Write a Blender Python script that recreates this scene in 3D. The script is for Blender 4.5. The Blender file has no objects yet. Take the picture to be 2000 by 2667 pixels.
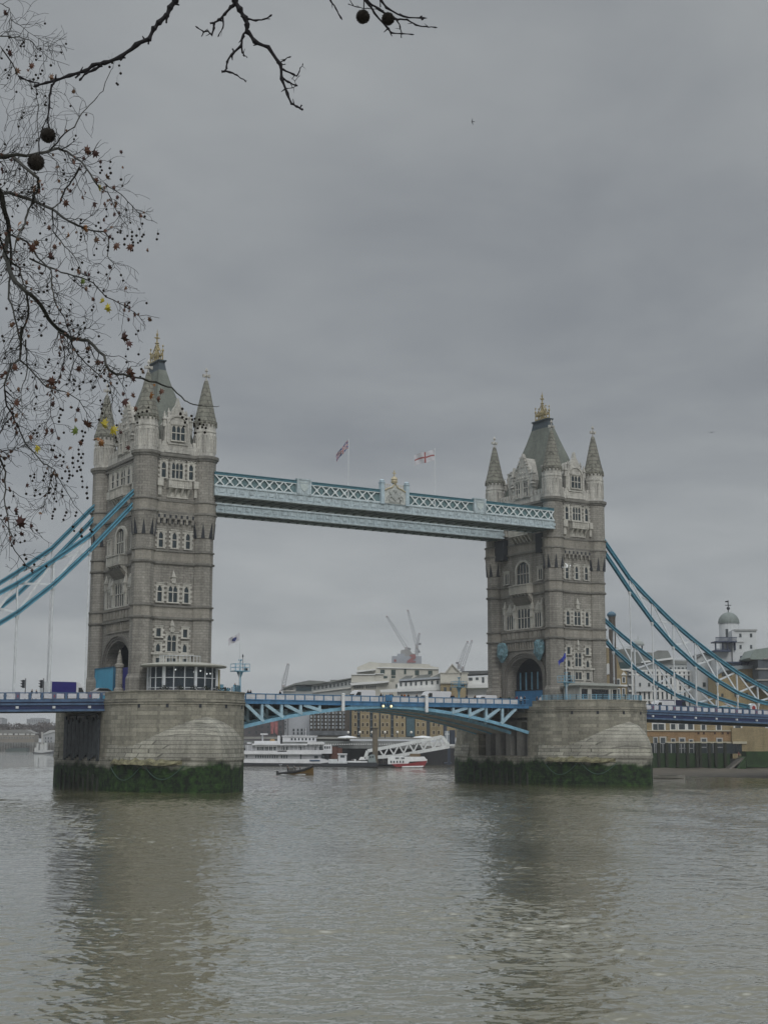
import bpy, bmesh, math, random
from mathutils import Vector, Matrix
R = math.radians
sin, cos, pi = math.sin, math.cos, math.pi
S = bpy.context.scene
COL = S.collection
random.seed(7)

# ------------------------------------------------------------------ camera
CX, CY, CZ = -89.62, -220.05, 8.085
YAW, PITCH, ROLL, FPX = 0.5501, 0.1595, 0.0026, 3709.8
cam_d = bpy.data.cameras.new("camera"); cam = bpy.data.objects.new("camera", cam_d); COL.objects.link(cam)
fw = Vector((sin(YAW)*cos(PITCH), cos(YAW)*cos(PITCH), sin(PITCH)))
rt0 = Vector((cos(YAW), -sin(YAW), 0)); up0 = rt0.cross(fw)
rt = rt0*cos(ROLL)+up0*sin(ROLL); up = -rt0*sin(ROLL)+up0*cos(ROLL)
m = Matrix((rt, up, -fw)).transposed().to_4x4(); m.translation = Vector((CX, CY, CZ))
cam.matrix_world = m
cam_d.sensor_fit = 'HORIZONTAL'; cam_d.sensor_width = 36; cam_d.lens = FPX/2000*36
cam_d.clip_start = 0.1; cam_d.clip_end = 9000
S.camera = cam
S.render.resolution_x = 767; S.render.resolution_y = 1024
S.view_settings.view_transform = 'Standard'; S.view_settings.look = 'None'
S.view_settings.exposure = 0.0; S.view_settings.gamma = 1

# ------------------------------------------------------------------ overcast sky
SUN_EL, SUN_AZ = 38, 200           # azimuth measured clockwise from +Y
w = bpy.data.worlds.new("World"); S.world = w; w.use_nodes = True
nt = w.node_tree; nd = nt.nodes; lk = nt.links
for n in list(nd): nd.remove(n)
out = nd.new('ShaderNodeOutputWorld'); bg = nd.new('ShaderNodeBackground')
sky = nd.new('ShaderNodeTexSky'); sky.sky_type = 'NISHITA'; sky.sun_disc = False
sky.sun_elevation = R(SUN_EL); sky.sun_rotation = R(SUN_AZ)
tc = nd.new('ShaderNodeTexCoord'); sp = nd.new('ShaderNodeSeparateXYZ'); lk.new(tc.outputs['Generated'], sp.inputs[0])
def M2(op, a, b=None, c=None):
    n = nd.new('ShaderNodeMath'); n.operation = op
    for i, v in enumerate((a, b, c)):
        if v is None: continue
        if isinstance(v, (int, float)): n.inputs[i].default_value = v
        else: lk.new(v, n.inputs[i])
    return n.outputs[0]
zc = M2('ADD', M2('MAXIMUM', sp.outputs[2], 0.0), 0.16)
cv = nd.new('ShaderNodeCombineXYZ')
lk.new(M2('DIVIDE', sp.outputs[0], zc), cv.inputs[0]); lk.new(M2('DIVIDE', sp.outputs[1], zc), cv.inputs[1])
def NZ(scale, det, rough, dist=0.0):
    n = nd.new('ShaderNodeTexNoise'); n.inputs['Scale'].default_value = scale; n.inputs['Detail'].default_value = det
    n.inputs['Roughness'].default_value = rough; n.inputs['Distortion'].default_value = dist
    lk.new(cv.outputs[0], n.inputs['Vector']); return n.outputs['Fac']
c1 = NZ(0.75, 5, .5, .5); c2 = NZ(2.3, 6, .55, .3)
cl = M2('ADD', M2('MULTIPLY', c1, .68), M2('MULTIPLY', c2, .32))
cr = nd.new('ShaderNodeValToRGB'); lk.new(cl, cr.inputs[0])
cr.color_ramp.elements[0].position = .36; cr.color_ramp.elements[0].color = (0.234, 0.250, 0.268, 1)
cr.color_ramp.elements[1].position = .63; cr.color_ramp.elements[1].color = (0.378, 0.395, 0.402, 1)
# cloud overhead, outside the view, brightened further to light stone and water
hi = nd.new('ShaderNodeMapRange'); hi.inputs['From Min'].default_value = .49; hi.inputs['From Max'].default_value = .82
hi.inputs['To Min'].default_value = 1.0; hi.inputs['To Max'].default_value = 4.6; hi.interpolation_type = 'SMOOTHSTEP'
lk.new(sp.outputs[2], hi.inputs['Value'])
hz = nd.new('ShaderNodeMapRange'); hz.inputs['From Min'].default_value = 0; hz.inputs['From Max'].default_value = .26; hz.inputs['To Min'].default_value = 1.09; hz.inputs['To Max'].default_value = 1.0; hz.interpolation_type = 'SMOOTHSTEP'; lk.new(sp.outputs[2], hz.inputs['Value'])
vm = nd.new('ShaderNodeVectorMath'); vm.operation = 'SCALE'; lk.new(cr.outputs[0], vm.inputs[0]); lk.new(M2('MULTIPLY', hi.outputs[0], hz.outputs[0]), vm.inputs['Scale'])
sk = nd.new('ShaderNodeVectorMath'); sk.operation = 'SCALE'; lk.new(sky.outputs[0], sk.inputs[0]); sk.inputs['Scale'].default_value = 0.05
mx = nd.new('ShaderNodeMix'); mx.data_type = 'RGBA'; mx.inputs[0].default_value = 0.93
lk.new(sk.outputs[0], mx.inputs[6]); lk.new(vm.outputs[0], mx.inputs[7])
lk.new(mx.outputs[2], bg.inputs[0]); bg.inputs[1].default_value = 1.0; lk.new(bg.outputs[0], out.inputs[0])

sun_d = bpy.data.lights.new("sun", 'SUN'); sun_d.energy = 1.2; sun_d.angle = R(25); sun_d.color = (1, .97, .93)
sun = bpy.data.objects.new("sun", sun_d); COL.objects.link(sun)
sdir = Vector((sin(R(SUN_AZ))*cos(R(SUN_EL)), cos(R(SUN_AZ))*cos(R(SUN_EL)), sin(R(SUN_EL))))
sun.rotation_euler = sdir.to_track_quat('Z', 'Y').to_euler()

# ------------------------------------------------------------------ helpers
def ident(u, o, z): return (u, o, z)
class MB:
    def __init__(s, T=None): s.v = []; s.f = []; s.mi = []; s.T = T or ident; s.m = 0; s.pr = []
    def _a(s, vs, fs):
        b = len(s.v); f0 = len(s.f); s.v += [tuple(s.T(*p)) for p in vs]; s.f += [tuple(b+i for i in f) for f in fs]; s.mi += [s.m]*len(fs); s.pr.append((b, len(s.v), f0, len(s.f)))
        return s
    def box(s, x0, x1, y0, y1, z0, z1):
        return s._a([(x0,y0,z0),(x1,y0,z0),(x1,y1,z0),(x0,y1,z0),(x0,y0,z1),(x1,y0,z1),(x1,y1,z1),(x0,y1,z1)],
            [(0,3,2,1),(4,5,6,7),(0,1,5,4),(1,2,6,5),(2,3,7,6),(3,0,4,7)])
    def taper(s, x0, x1, y0, y1, z0, X0, X1, Y0, Y1, z1):
        return s._a([(x0,y0,z0),(x1,y0,z0),(x1,y1,z0),(x0,y1,z0),(X0,Y0,z1),(X1,Y0,z1),(X1,Y1,z1),(X0,Y1,z1)],
            [(0,3,2,1),(4,5,6,7),(0,1,5,4),(1,2,6,5),(2,3,7,6),(3,0,4,7)])
    def prism(s, pts, o0, o1, ax='y'):
        """polygon (a,b) extruded along an axis: ax y -> (a,o,b), ax x -> (o,a,b), ax z -> (a,b,o)"""
        g = {'y': lambda a,b,o:(a,o,b), 'x': lambda a,b,o:(o,a,b), 'z': lambda a,b,o:(a,b,o)}[ax]
        n = len(pts)
        return s._a([g(a,b,o0) for a,b in pts]+[g(a,b,o1) for a,b in pts],
            [tuple(range(n)), tuple(range(2*n-1, n-1, -1))]+[(i,(i+1)%n,n+(i+1)%n,n+i) for i in range(n)])
    def beam(s, p, q, wd, ht, upv=(0,0,1)):
        p = Vector(p); q = Vector(q); d = (q-p).normalized(); u = Vector(upv)
        sd = d.cross(u)
        if sd.length < 1e-4: sd = d.cross(Vector((1,0,0)))
        sd.normalize(); uu = sd.cross(d).normalized()
        a = sd*wd/2; b = uu*ht/2
        vs = [p-a-b,p+a-b,p+a+b,p-a+b,q-a-b,q+a-b,q+a+b,q-a+b]
        return s._a([tuple(v) for v in vs], [(0,3,2,1),(4,5,6,7),(0,1,5,4),(1,2,6,5),(2,3,7,6),(3,0,4,7)])
    def lathe(s, prof, cx=0, cy=0, n=12, ph=0, sx=1, sy=1, cap=True):
        vs = []; fs = []
        for r, z in prof:
            for i in range(n):
                a = ph+2*pi*i/n; vs.append((cx+r*sx*cos(a), cy+r*sy*sin(a), z))
        for k in range(len(prof)-1):
            for i in range(n):
                j = (i+1) % n; fs.append((k*n+i, k*n+j, (k+1)*n+j, (k+1)*n+i))
        if cap: fs.append(tuple(range(n-1,-1,-1))); fs.append(tuple(range((len(prof)-1)*n, len(prof)*n)))
        return s._a(vs, fs)
    def tube(s, pts, rad, n=5):
        pts = [Vector(p) for p in pts]; vs = []; fs = []
        if isinstance(rad, (int, float)): rad = [rad]*len(pts)
        for k, p in enumerate(pts):
            d = (pts[min(k+1, len(pts)-1)]-pts[max(k-1, 0)]).normalized()
            a = d.cross(Vector((0.31,0.12,1))).normalized(); b = d.cross(a)
            for i in range(n):
                t = 2*pi*i/n; vs.append(tuple(p+(a*cos(t)+b*sin(t))*rad[k]))
        for k in range(len(pts)-1):
            for i in range(n):
                j = (i+1) % n; fs.append((k*n+i, k*n+j, (k+1)*n+j, (k+1)*n+i))
        fs.append(tuple(range(n-1,-1,-1))); fs.append(tuple(range((len(pts)-1)*n, len(pts)*n)))
        return s._a(vs, fs)
    def ball(s, c, r, n=8, sz=1.0):
        prof = [(max(r*sin(pi*k/(n-2 if n>6 else 4)), 0.001), c[2]-r*sz*cos(pi*k/(n-2 if n>6 else 4))) for k in range((n-2 if n>6 else 4)+1)]
        return s.lathe(prof, c[0], c[1], n)
    def rings(s, rs, closed=True, cap=(True, True)):
        n = len(rs[0]); vs = [p for r in rs for p in r]; fs = []
        for k in range(len(rs)-1):
            for i in range(n if closed else n-1):
                j = (i+1) % n; fs.append((k*n+i, k*n+j, (k+1)*n+j, (k+1)*n+i))
        if cap[0]: fs.append(tuple(range(n-1,-1,-1)))
        if cap[1]: fs.append(tuple(range((len(rs)-1)*n, len(rs)*n)))
        return s._a(vs, fs)
    def add(s, q):
        b = len(s.v); f0 = len(s.f); s.v += q.v; s.f += [tuple(i+b for i in f) for f in q.f]; s.mi += q.mi; s.pr += [(b+a, b+c, f0+d, f0+e) for a,c,d,e in q.pr]
    def parts(s, name, mats, parent=None, gap=.01, smooth=False):
        """one object for every cluster of touching shapes"""
        res = []
        for cl in _split(s, gap):
            m2 = MB()
            for i in cl:
                v0, v1, f0, f1 = s.pr[i]; b = len(m2.v); m2.v += s.v[v0:v1]; m2.f += [tuple(k-v0+b for k in f) for f in s.f[f0:f1]]; m2.mi += s.mi[f0:f1]
            res.append(m2.build(name, mats, parent, smooth))
        return res
    def build(s, name, mats, parent=None, smooth=False, label=None):
        me = bpy.data.meshes.new(name); me.from_pydata(s.v, [], s.f)
        if not isinstance(mats, (list, tuple)): mats = [mats]
        for mm in mats: me.materials.append(mm)
        if len(mats) > 1: me.polygons.foreach_set('material_index', s.mi)
        bm = bmesh.new(); bm.from_mesh(me); bmesh.ops.recalc_face_normals(bm, faces=bm.faces); bm.to_mesh(me); bm.free()
        if smooth: me.polygons.foreach_set('use_smooth', [True]*len(me.polygons))
        o = bpy.data.objects.new(name, me); COL.objects.link(o)
        if parent: o.parent = parent
        if label: o['label'] = label
        return o
def _split(mb, gap):
    """group the shapes of a builder into touching clusters"""
    bb = []
    for v0, v1, f0, f1 in mb.pr:
        P = mb.v[v0:v1]; bb.append([min(p[i] for p in P)-gap for i in range(3)]+[max(p[i] for p in P)+gap for i in range(3)])
    par = list(range(len(bb)))
    def fd(i):
        while par[i] != i: i = par[i]
        return i
    for i in range(len(bb)):
        for j in range(i):
            a, b = bb[i], bb[j]
            if all(a[k] <= b[k+3] and b[k] <= a[k+3] for k in range(3)): par[fd(i)] = fd(j)
    cl = {}
    for i in range(len(bb)): cl.setdefault(fd(i), []).append(i)
    return list(cl.values())
def tag(o, label, cat, group=None, kind=None):
    o['label'] = label; o['category'] = cat
    if group: o['group'] = group
    if kind: o['kind'] = kind
    return o
def thing(name, label, cat, loc=(0,0,0), rz=0, group=None):
    o = bpy.data.objects.new(name, None); COL.objects.link(o); o.location = loc; o.rotation_euler = (0,0,rz); o.empty_display_size = .5
    return tag(o, label, cat, group)
KIDS = {}
def copy_tree(o, parent=None):
    c = o.copy(); COL.objects.link(c)
    if parent: c.parent = parent
    for ch in list(o.children): copy_tree(ch, c)
    return c
def struct(name, label, cat=None):
    pass

# ------------------------------------------------------------------ materials
def newmat(name):
    m = bpy.data.materials.new(name); m.use_nodes = True; t = m.node_tree
    return m, t, t.nodes['Principled BSDF']
def nnode(t, k, **kw):
    n = t.nodes.new(k)
    for a, v in kw.items():
        if a in n.inputs: n.inputs[a].default_value = v
        else: setattr(n, a, v)
    return n
def plain(name, col, rough=.6, var=.18, scale=1.5, metal=0, bump=0, spec=.4):
    """painted / plain surface with mild weathering"""
    m, t, b = newmat(name)
    g = nnode(t, 'ShaderNodeNewGeometry')
    n = nnode(t, 'ShaderNodeTexNoise', Scale=scale, Detail=6.0, Roughness=.65); t.links.new(g.outputs['Position'], n.inputs['Vector'])
    r = nnode(t, 'ShaderNodeValToRGB'); t.links.new(n.outputs['Fac'], r.inputs[0])
    r.color_ramp.elements[0].position = .3; r.color_ramp.elements[1].position = .7
    r.color_ramp.elements[0].color = tuple(c*(1-var) for c in col)+(1,); r.color_ramp.elements[1].color = tuple(min(1, c*(1+var*.6)) for c in col)+(1,)
    t.links.new(r.outputs[0], b.inputs['Base Color']); b.inputs['Roughness'].default_value = rough; b.inputs['Metallic'].default_value = metal
    b.inputs['Specular IOR Level'].default_value = spec
    if bump:
        bp = nnode(t, 'ShaderNodeBump', Strength=.5, Distance=bump); t.links.new(n.outputs['Fac'], bp.inputs['Height']); t.links.new(bp.outputs[0], b.inputs['Normal'])
    return m
def stone(name, c1, c2, bw=.9, bh=.42, mort=.03, mcol=.55, stain=.35, algae=False, bump=.03, nsc=.35):
    m, t, b = newmat(name); L = t.links
    g = nnode(t, 'ShaderNodeNewGeometry'); sp = nnode(t, 'ShaderNodeSeparateXYZ'); L.new(g.outputs['Position'], sp.inputs[0])
    a = nnode(t, 'ShaderNodeMath', operation='ADD'); L.new(sp.outputs[0], a.inputs[0]); L.new(sp.outputs[1], a.inputs[1])
    cb = nnode(t, 'ShaderNodeCombineXYZ'); L.new(a.outputs[0], cb.inputs[0]); L.new(sp.outputs[2], cb.inputs[1])
    br = nnode(t, 'ShaderNodeTexBrick', Scale=1.0)
    br.inputs['Mortar Size'].default_value = mort; br.inputs['Brick Width'].default_value = bw; br.inputs['Row Height'].default_value = bh
    br.inputs['Mortar Smooth'].default_value = .3
    br.inputs['Color1'].default_value = c1+(1,); br.inputs['Color2'].default_value = c2+(1,); br.inputs['Mortar'].default_value = tuple(c*mcol for c in c1)+(1,)
    L.new(cb.outputs[0], br.inputs['Vector'])
    # rain streaks and soot, stretched vertically
    mp = nnode(t, 'ShaderNodeMapping'); mp.inputs['Scale'].default_value = (1.3, 1.3, .2); L.new(g.outputs['Position'], mp.inputs['Vector'])
    n1 = nnode(t, 'ShaderNodeTexNoise', Scale=nsc, Detail=8.0, Roughness=.7); L.new(mp.outputs[0], n1.inputs['Vector'])
    n2 = nnode(t, 'ShaderNodeTexNoise', Scale=nsc*9, Detail=5.0, Roughness=.7); L.new(g.outputs['Position'], n2.inputs['Vector'])
    av = nnode(t, 'ShaderNodeMath', operation='MULTIPLY_ADD'); L.new(n1.outputs['Fac'], av.inputs[0]); av.inputs[1].default_value = .6
    h = nnode(t, 'ShaderNodeMath', operation='MULTIPLY'); L.new(n2.outputs['Fac'], h.inputs[0]); h.inputs[1].default_value = .4; L.new(h.outputs[0], av.inputs[2])
    mr = nnode(t, 'ShaderNodeMapRange'); L.new(av.outputs[0], mr.inputs['Value'])
    mr.inputs['From Min'].default_value = .36; mr.inputs['From Max'].default_value = .64; mr.inputs['To Min'].default_value = 1-stain; mr.inputs['To Max'].default_value = 1+stain*.35
    vs = nnode(t, 'ShaderNodeVectorMath', operation='SCALE'); L.new(br.outputs['Color'], vs.inputs[0]); L.new(mr.outputs[0], vs.inputs['Scale'])
    col = vs.outputs[0]
    if algae:
        na = nnode(t, 'ShaderNodeTexNoise', Scale=.3, Detail=5.0, Roughness=.55); L.new(g.outputs['Position'], na.inputs['Vector'])
        za = nnode(t, 'ShaderNodeMath', operation='MULTIPLY_ADD'); L.new(na.outputs['Fac'], za.inputs[0]); za.inputs[1].default_value = 4.0; L.new(sp.outputs[2], za.inputs[2])
        e = nnode(t, 'ShaderNodeMapRange'); L.new(za.outputs[0], e.inputs['Value']); e.inputs['From Min'].default_value = 6.0; e.inputs['From Max'].default_value = 6.9; e.inputs['To Min'].default_value = 1; e.inputs['To Max'].default_value = 0
        gr = nnode(t, 'ShaderNodeValToRGB'); nb = nnode(t, 'ShaderNodeTexNoise', Scale=.9, Detail=9.0, Roughness=.75); L.new(g.outputs['Position'], nb.inputs['Vector']); L.new(nb.outputs['Fac'], gr.inputs[0])
        gr.color_ramp.elements[0].position = .43; gr.color_ramp.elements[0].color = (.004,.009,.004,1)
        gr.color_ramp.elements[1].position = .72; gr.color_ramp.elements[1].color = (.042,.098,.018,1)
        mxx = nnode(t, 'ShaderNodeMix', data_type='RGBA'); L.new(e.outputs[0], mxx.inputs[0]); L.new(col, mxx.inputs[6]); L.new(gr.outputs[0], mxx.inputs[7]); col = mxx.outputs[2]
    L.new(col, b.inputs['Base Color']); b.inputs['Roughness'].default_value = .85; b.inputs['Specular IOR Level'].default_value = .25
    bp = nnode(t, 'ShaderNodeBump', Strength=.7, Distance=bump); ad = nnode(t, 'ShaderNodeMath', operation='MULTIPLY_ADD')
    L.new(br.outputs['Fac'], ad.inputs[0]); ad.inputs[1].default_value = -1.0; L.new(n2.outputs['Fac'], ad.inputs[2])
    L.new(ad.outputs[0], bp.inputs['Height']); L.new(bp.outputs[0], b.inputs['Normal'])
    return m
def glass(name, col=(.02,.03,.035), rough=.12):
    m, t, b = newmat(name); g = nnode(t, 'ShaderNodeNewGeometry'); n = nnode(t, 'ShaderNodeTexNoise', Scale=1.3, Detail=2.0); t.links.new(g.outputs['Position'], n.inputs['Vector'])
    r = nnode(t, 'ShaderNodeValToRGB'); t.links.new(n.outputs['Fac'], r.inputs[0]); r.color_ramp.elements[0].color = tuple(c*.4 for c in col)+(1,); r.color_ramp.elements[1].color = tuple(c*1.9 for c in col)+(1,)
    t.links.new(r.outputs[0], b.inputs['Base Color']); b.inputs['Roughness'].default_value = rough; b.inputs['Specular IOR Level'].default_value = .5
    return m
def emis(name, col, s):
    m, t, b = newmat(name); b.inputs['Base Color'].default_value = col+(1,); b.inputs['Emission Color'].default_value = col+(1,); b.inputs['Emission Strength'].default_value = s
    return m
GRAN = stone('granite_wall', (.302,.29,.26), (.245,.235,.21), .85, .42, .035, .62, .5)
GRAN2 = stone('granite_dressed', (.29,.275,.24), (.265,.25,.218), 1.6, .7, .02, .8, .45)
PALE = stone('portland_stone', (.50,.49,.45), (.455,.445,.41), 1.1, .55, .02, .7, .62, nsc=.8)
TRIM = stone('window_dressing', (.52,.51,.465), (.45,.44,.40), .8, .4, .015, .75, .5, nsc=1.1)
CORN = stone('weathered_cornice', (.20,.195,.175), (.17,.165,.15), 1.4, .6, .015, .7, .45, nsc=.9)
PIERM = stone('pier_granite', (.335,.32,.262), (.205,.198,.163), 1.25, .62, .035, .6, .46, True, .05)
DOME = stone('cutwater_granite', (.40,.39,.33), (.25,.243,.208), 1.3, .62, .05, .4, .48, True, .08)
CONE = stone('spire_stone', (.235,.23,.195), (.185,.188,.158), .9, .72, .08, .5, .5, nsc=.7)
SLATE = stone('roof_slate', (.168,.183,.16), (.142,.157,.137), .5, .3, .02, .8, .4, nsc=.5)
DARKST = stone('arch_stone', (.21,.20,.178), (.18,.172,.155), .8, .5, .03, .7, .35)
LEAD = plain('dark_lead', (.035,.05,.06), .5)
GOLD = plain('gilding', (.29,.24,.125), .55, .3, 3, .25)
PALEGOLD = plain('pale_gilding', (.42,.37,.25), .6, .25, 3, .05)
PANE = glass('window_glass')
LBLUE = plain('light_blue_paint', (.17,.35,.47), .5, .32, 1.2)
SKYB = plain('sky_blue_chain_paint', (.10,.30,.41), .45, .38, 1.3)
CHD = plain('chain_web_teal', (.035,.14,.20), .5, .4, 1.1)  # darker teal of the chord webs between lighter flanges
DBLUE = plain('deep_blue_paint', (.065,.115,.20), .45, .4, 1.1)
MBLUE = plain('mid_blue_paint', (.05,.155,.29), .45, .38, 1.1)
WHITE = plain('white_paint', (.66,.68,.69), .5, .14, .8)
OFFW = plain('grey_white_paint', (.54,.57,.59), .5, .22, 1.2)
WKB = plain('walkway_pale_blue', (.38,.45,.48), .55, .38, 1.8)
WKT = plain('walkway_teal', (.055,.15,.19), .45, .25, 1)
WKG = glass('walkway_glass', (.10,.16,.17), .2)
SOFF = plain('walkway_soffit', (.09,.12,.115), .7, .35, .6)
SHADOW = plain('dark_steel_and_shade', (.018,.022,.028), .6)  # dark steel parts; also paints shade in archways, corbels and openings
ASPH = plain('asphalt', (.05,.05,.052), .9)
CONC = plain('concrete', (.28,.275,.26), .85, .25, .5)
BLACK = plain('black_rubber', (.012,.012,.013), .6)
RED = plain('red_paint', (.30,.03,.03), .4)
HAZE = True
# ------------------------------------------------------------------ bridge tower
SPAN = 82.3
TW = lambda u,o,z: (u, -o, z)      # west (river) face
TE = lambda u,o,z: (-u, o, z)
TN = lambda u,o,z: (-o, -u, z)     # portal face towards -X
TS = lambda u,o,z: (o, u, z)
WO, PO = 9.75, 5.15                # wall planes: river faces, portal faces
def win(T, uc, wd, z0, z1, o, lights=1, transom=None, parent=None, quoin=True, arch=True, sur=.32, lab=None, sill=True):
    """stone window surround with mullions; the glass is a sub-part"""
    f = MB(T); hw = wd/2
    f.box(uc-hw-sur, uc-hw, o, o+.22, z0-.1, z1+sur); f.box(uc+hw, uc+hw+sur, o, o+.22, z0-.1, z1+sur)
    f.box(uc-hw, uc+hw, o, o+.24, z1, z1+sur)
    f.box(uc-hw-sur-.08, uc+hw+sur+.08, o, o+.34, z1+sur, z1+sur+.13)
    if sill: f.box(uc-hw-sur-.06, uc+hw+sur+.06, o, o+.36, z0-.3, z0-.1)
    if quoin:
        z = z0
        while z < z1:
            f.box(uc-hw-sur-.26, uc-hw-sur, o, o+.17, z, z+.36); f.box(uc+hw+sur, uc+hw+sur+.26, o, o+.17, z, z+.36); z += .75
    lw = wd/lights
    for k in range(1, lights): f.box(uc-hw+k*lw-.07, uc-hw+k*lw+.07, o, o+.19, z0-.1, z1)
    if transom:
        for zt in (transom if isinstance(transom, (list, tuple)) else [transom]): f.box(uc-hw, uc+hw, o, o+.18, zt-.07, zt+.07)
    if arch:
        for k in range(lights):
            a = uc-hw+k*lw+(.07 if k else 0); b = uc-hw+(k+1)*lw-(.07 if k < lights-1 else 0); c = (a+b)/2; q = (b-a)*.75
            f.prism([(a, z1-q), (a+(c-a)*.35, z1-q*.45), (c, z1), (a, z1)], o, o+.16)
            f.prism([(b, z1-q), (b, z1), (c, z1), (b-(b-c)*.35, z1-q*.45)], o, o+.16)
    fo = f.build('window', TRIM, parent, label=lab)
    MB(T).box(uc-hw, uc+hw, o+.005, o+.05, z0-.1, z1).build('pane', PANE, fo)
    return fo
def finial_cross(mb, cx, cy, z, s=1.0):
    mb.lathe([(.14*s,z),(.16*s,z+.3*s),(.38*s,z+.42*s),(.14*s,z+.55*s),(.11*s,z+1.1*s)], cx, cy, 8)
    mb.box(cx-.55*s, cx+.55*s, cy-.13*s, cy+.13*s, z+1.15*s, z+1.45*s); mb.box(cx-.13*s, cx+.13*s, cy-.55*s, cy+.55*s, z+1.16*s, z+1.44*s)
    mb.box(cx-.65*s, cx-.4*s, cy-.18*s, cy+.18*s, z+1.05*s, z+1.55*s); mb.box(cx+.4*s, cx+.65*s, cy-.18*s, cy+.18*s, z+1.05*s, z+1.55*s)
    mb.lathe([(.12*s,z+1.45*s),(.10*s,z+2.0*s),(.28*s,z+2.12*s),(.24*s,z+2.3*s),(.02,z+2.7*s)], cx, cy, 8)
def pinnacle(mb, u, o, z, h, w_=.36):
    mb.box(u-w_/2, u+w_/2, o-w_/2, o+w_/2, z, z+h*.45)
    mb.box(u-w_*.75, u+w_*.75, o-w_*.75, o+w_*.75, z+h*.45, z+h*.5)
    mb.taper(u-w_/2, u+w_/2, o-w_/2, o+w_/2, z+h*.5, u-.03, u+.03, o-.03, o+.03, z+h)
def arc_pts(hw, zs, za, n=16, pw=2.0):
    return [(hw*(1 if cos(t)>0 else -1)*abs(cos(t))**(2/pw), zs+(za-zs)*abs(sin(t))**(2/pw)) for t in [pi*k/n for k in range(n+1)]]
def ring_band(mb, z, h, pr):
    """string course around the four walls between the turrets"""
    mb.box(-3.75, 3.75, -WO-pr, -WO, z-h/2, z+h/2); mb.box(-3.75, 3.75, WO, WO+pr, z-h/2, z+h/2)
    mb.box(-PO-pr, -PO, -7.9, 7.9, z-h/2, z+h/2); mb.box(PO, PO+pr, -7.9, 7.9, z-h/2, z+h/2)
def balcony(T, uc, hw, z0, z1, o, pr, n=4, parent=None, nm='balcony'):
    b = MB(T)
    b.box(uc-hw, uc+hw, o, o+pr, z0, z0+.22); b.box(uc-hw-.1, uc+hw+.1, o, o+pr+.12, z1-.16, z1)
    b.box(uc-hw, uc-hw+.5, o+pr-.25, o+pr+.05, z0+.22, z1-.16); b.box(uc+hw-.5, uc+hw, o+pr-.25, o+pr+.05, z0+.22, z1-.16)
    b.box(uc-hw+.5, uc+hw-.5, o+pr-.2, o+pr-.05, z0+.22, z1-.16)
    k = uc-hw+.8
    while k < uc+hw-.7: b.box(k, k+.14, o+pr-.05, o+pr+.04, z0+.25, z1-.18); k += .38
    b.box(uc-hw, uc-hw+.15, o, o+pr-.2, z0+.22, z1-.16); b.box(uc+hw-.15, uc+hw, o, o+pr-.2, z0+.22, z1-.16)
    for k in range(n):
        x = uc-hw+.35+(2*hw-.7)*k/(n-1)
        b.taper(x-.16, x+.16, o, o+.15, z0-1.35, x-.16, x+.16, o, o+pr*.9, z0-.02)
        b.box(x-.2, x+.2, o, o+pr*.55, z0-.62, z0-.45)
    return b.build(nm, TRIM, parent)

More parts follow.
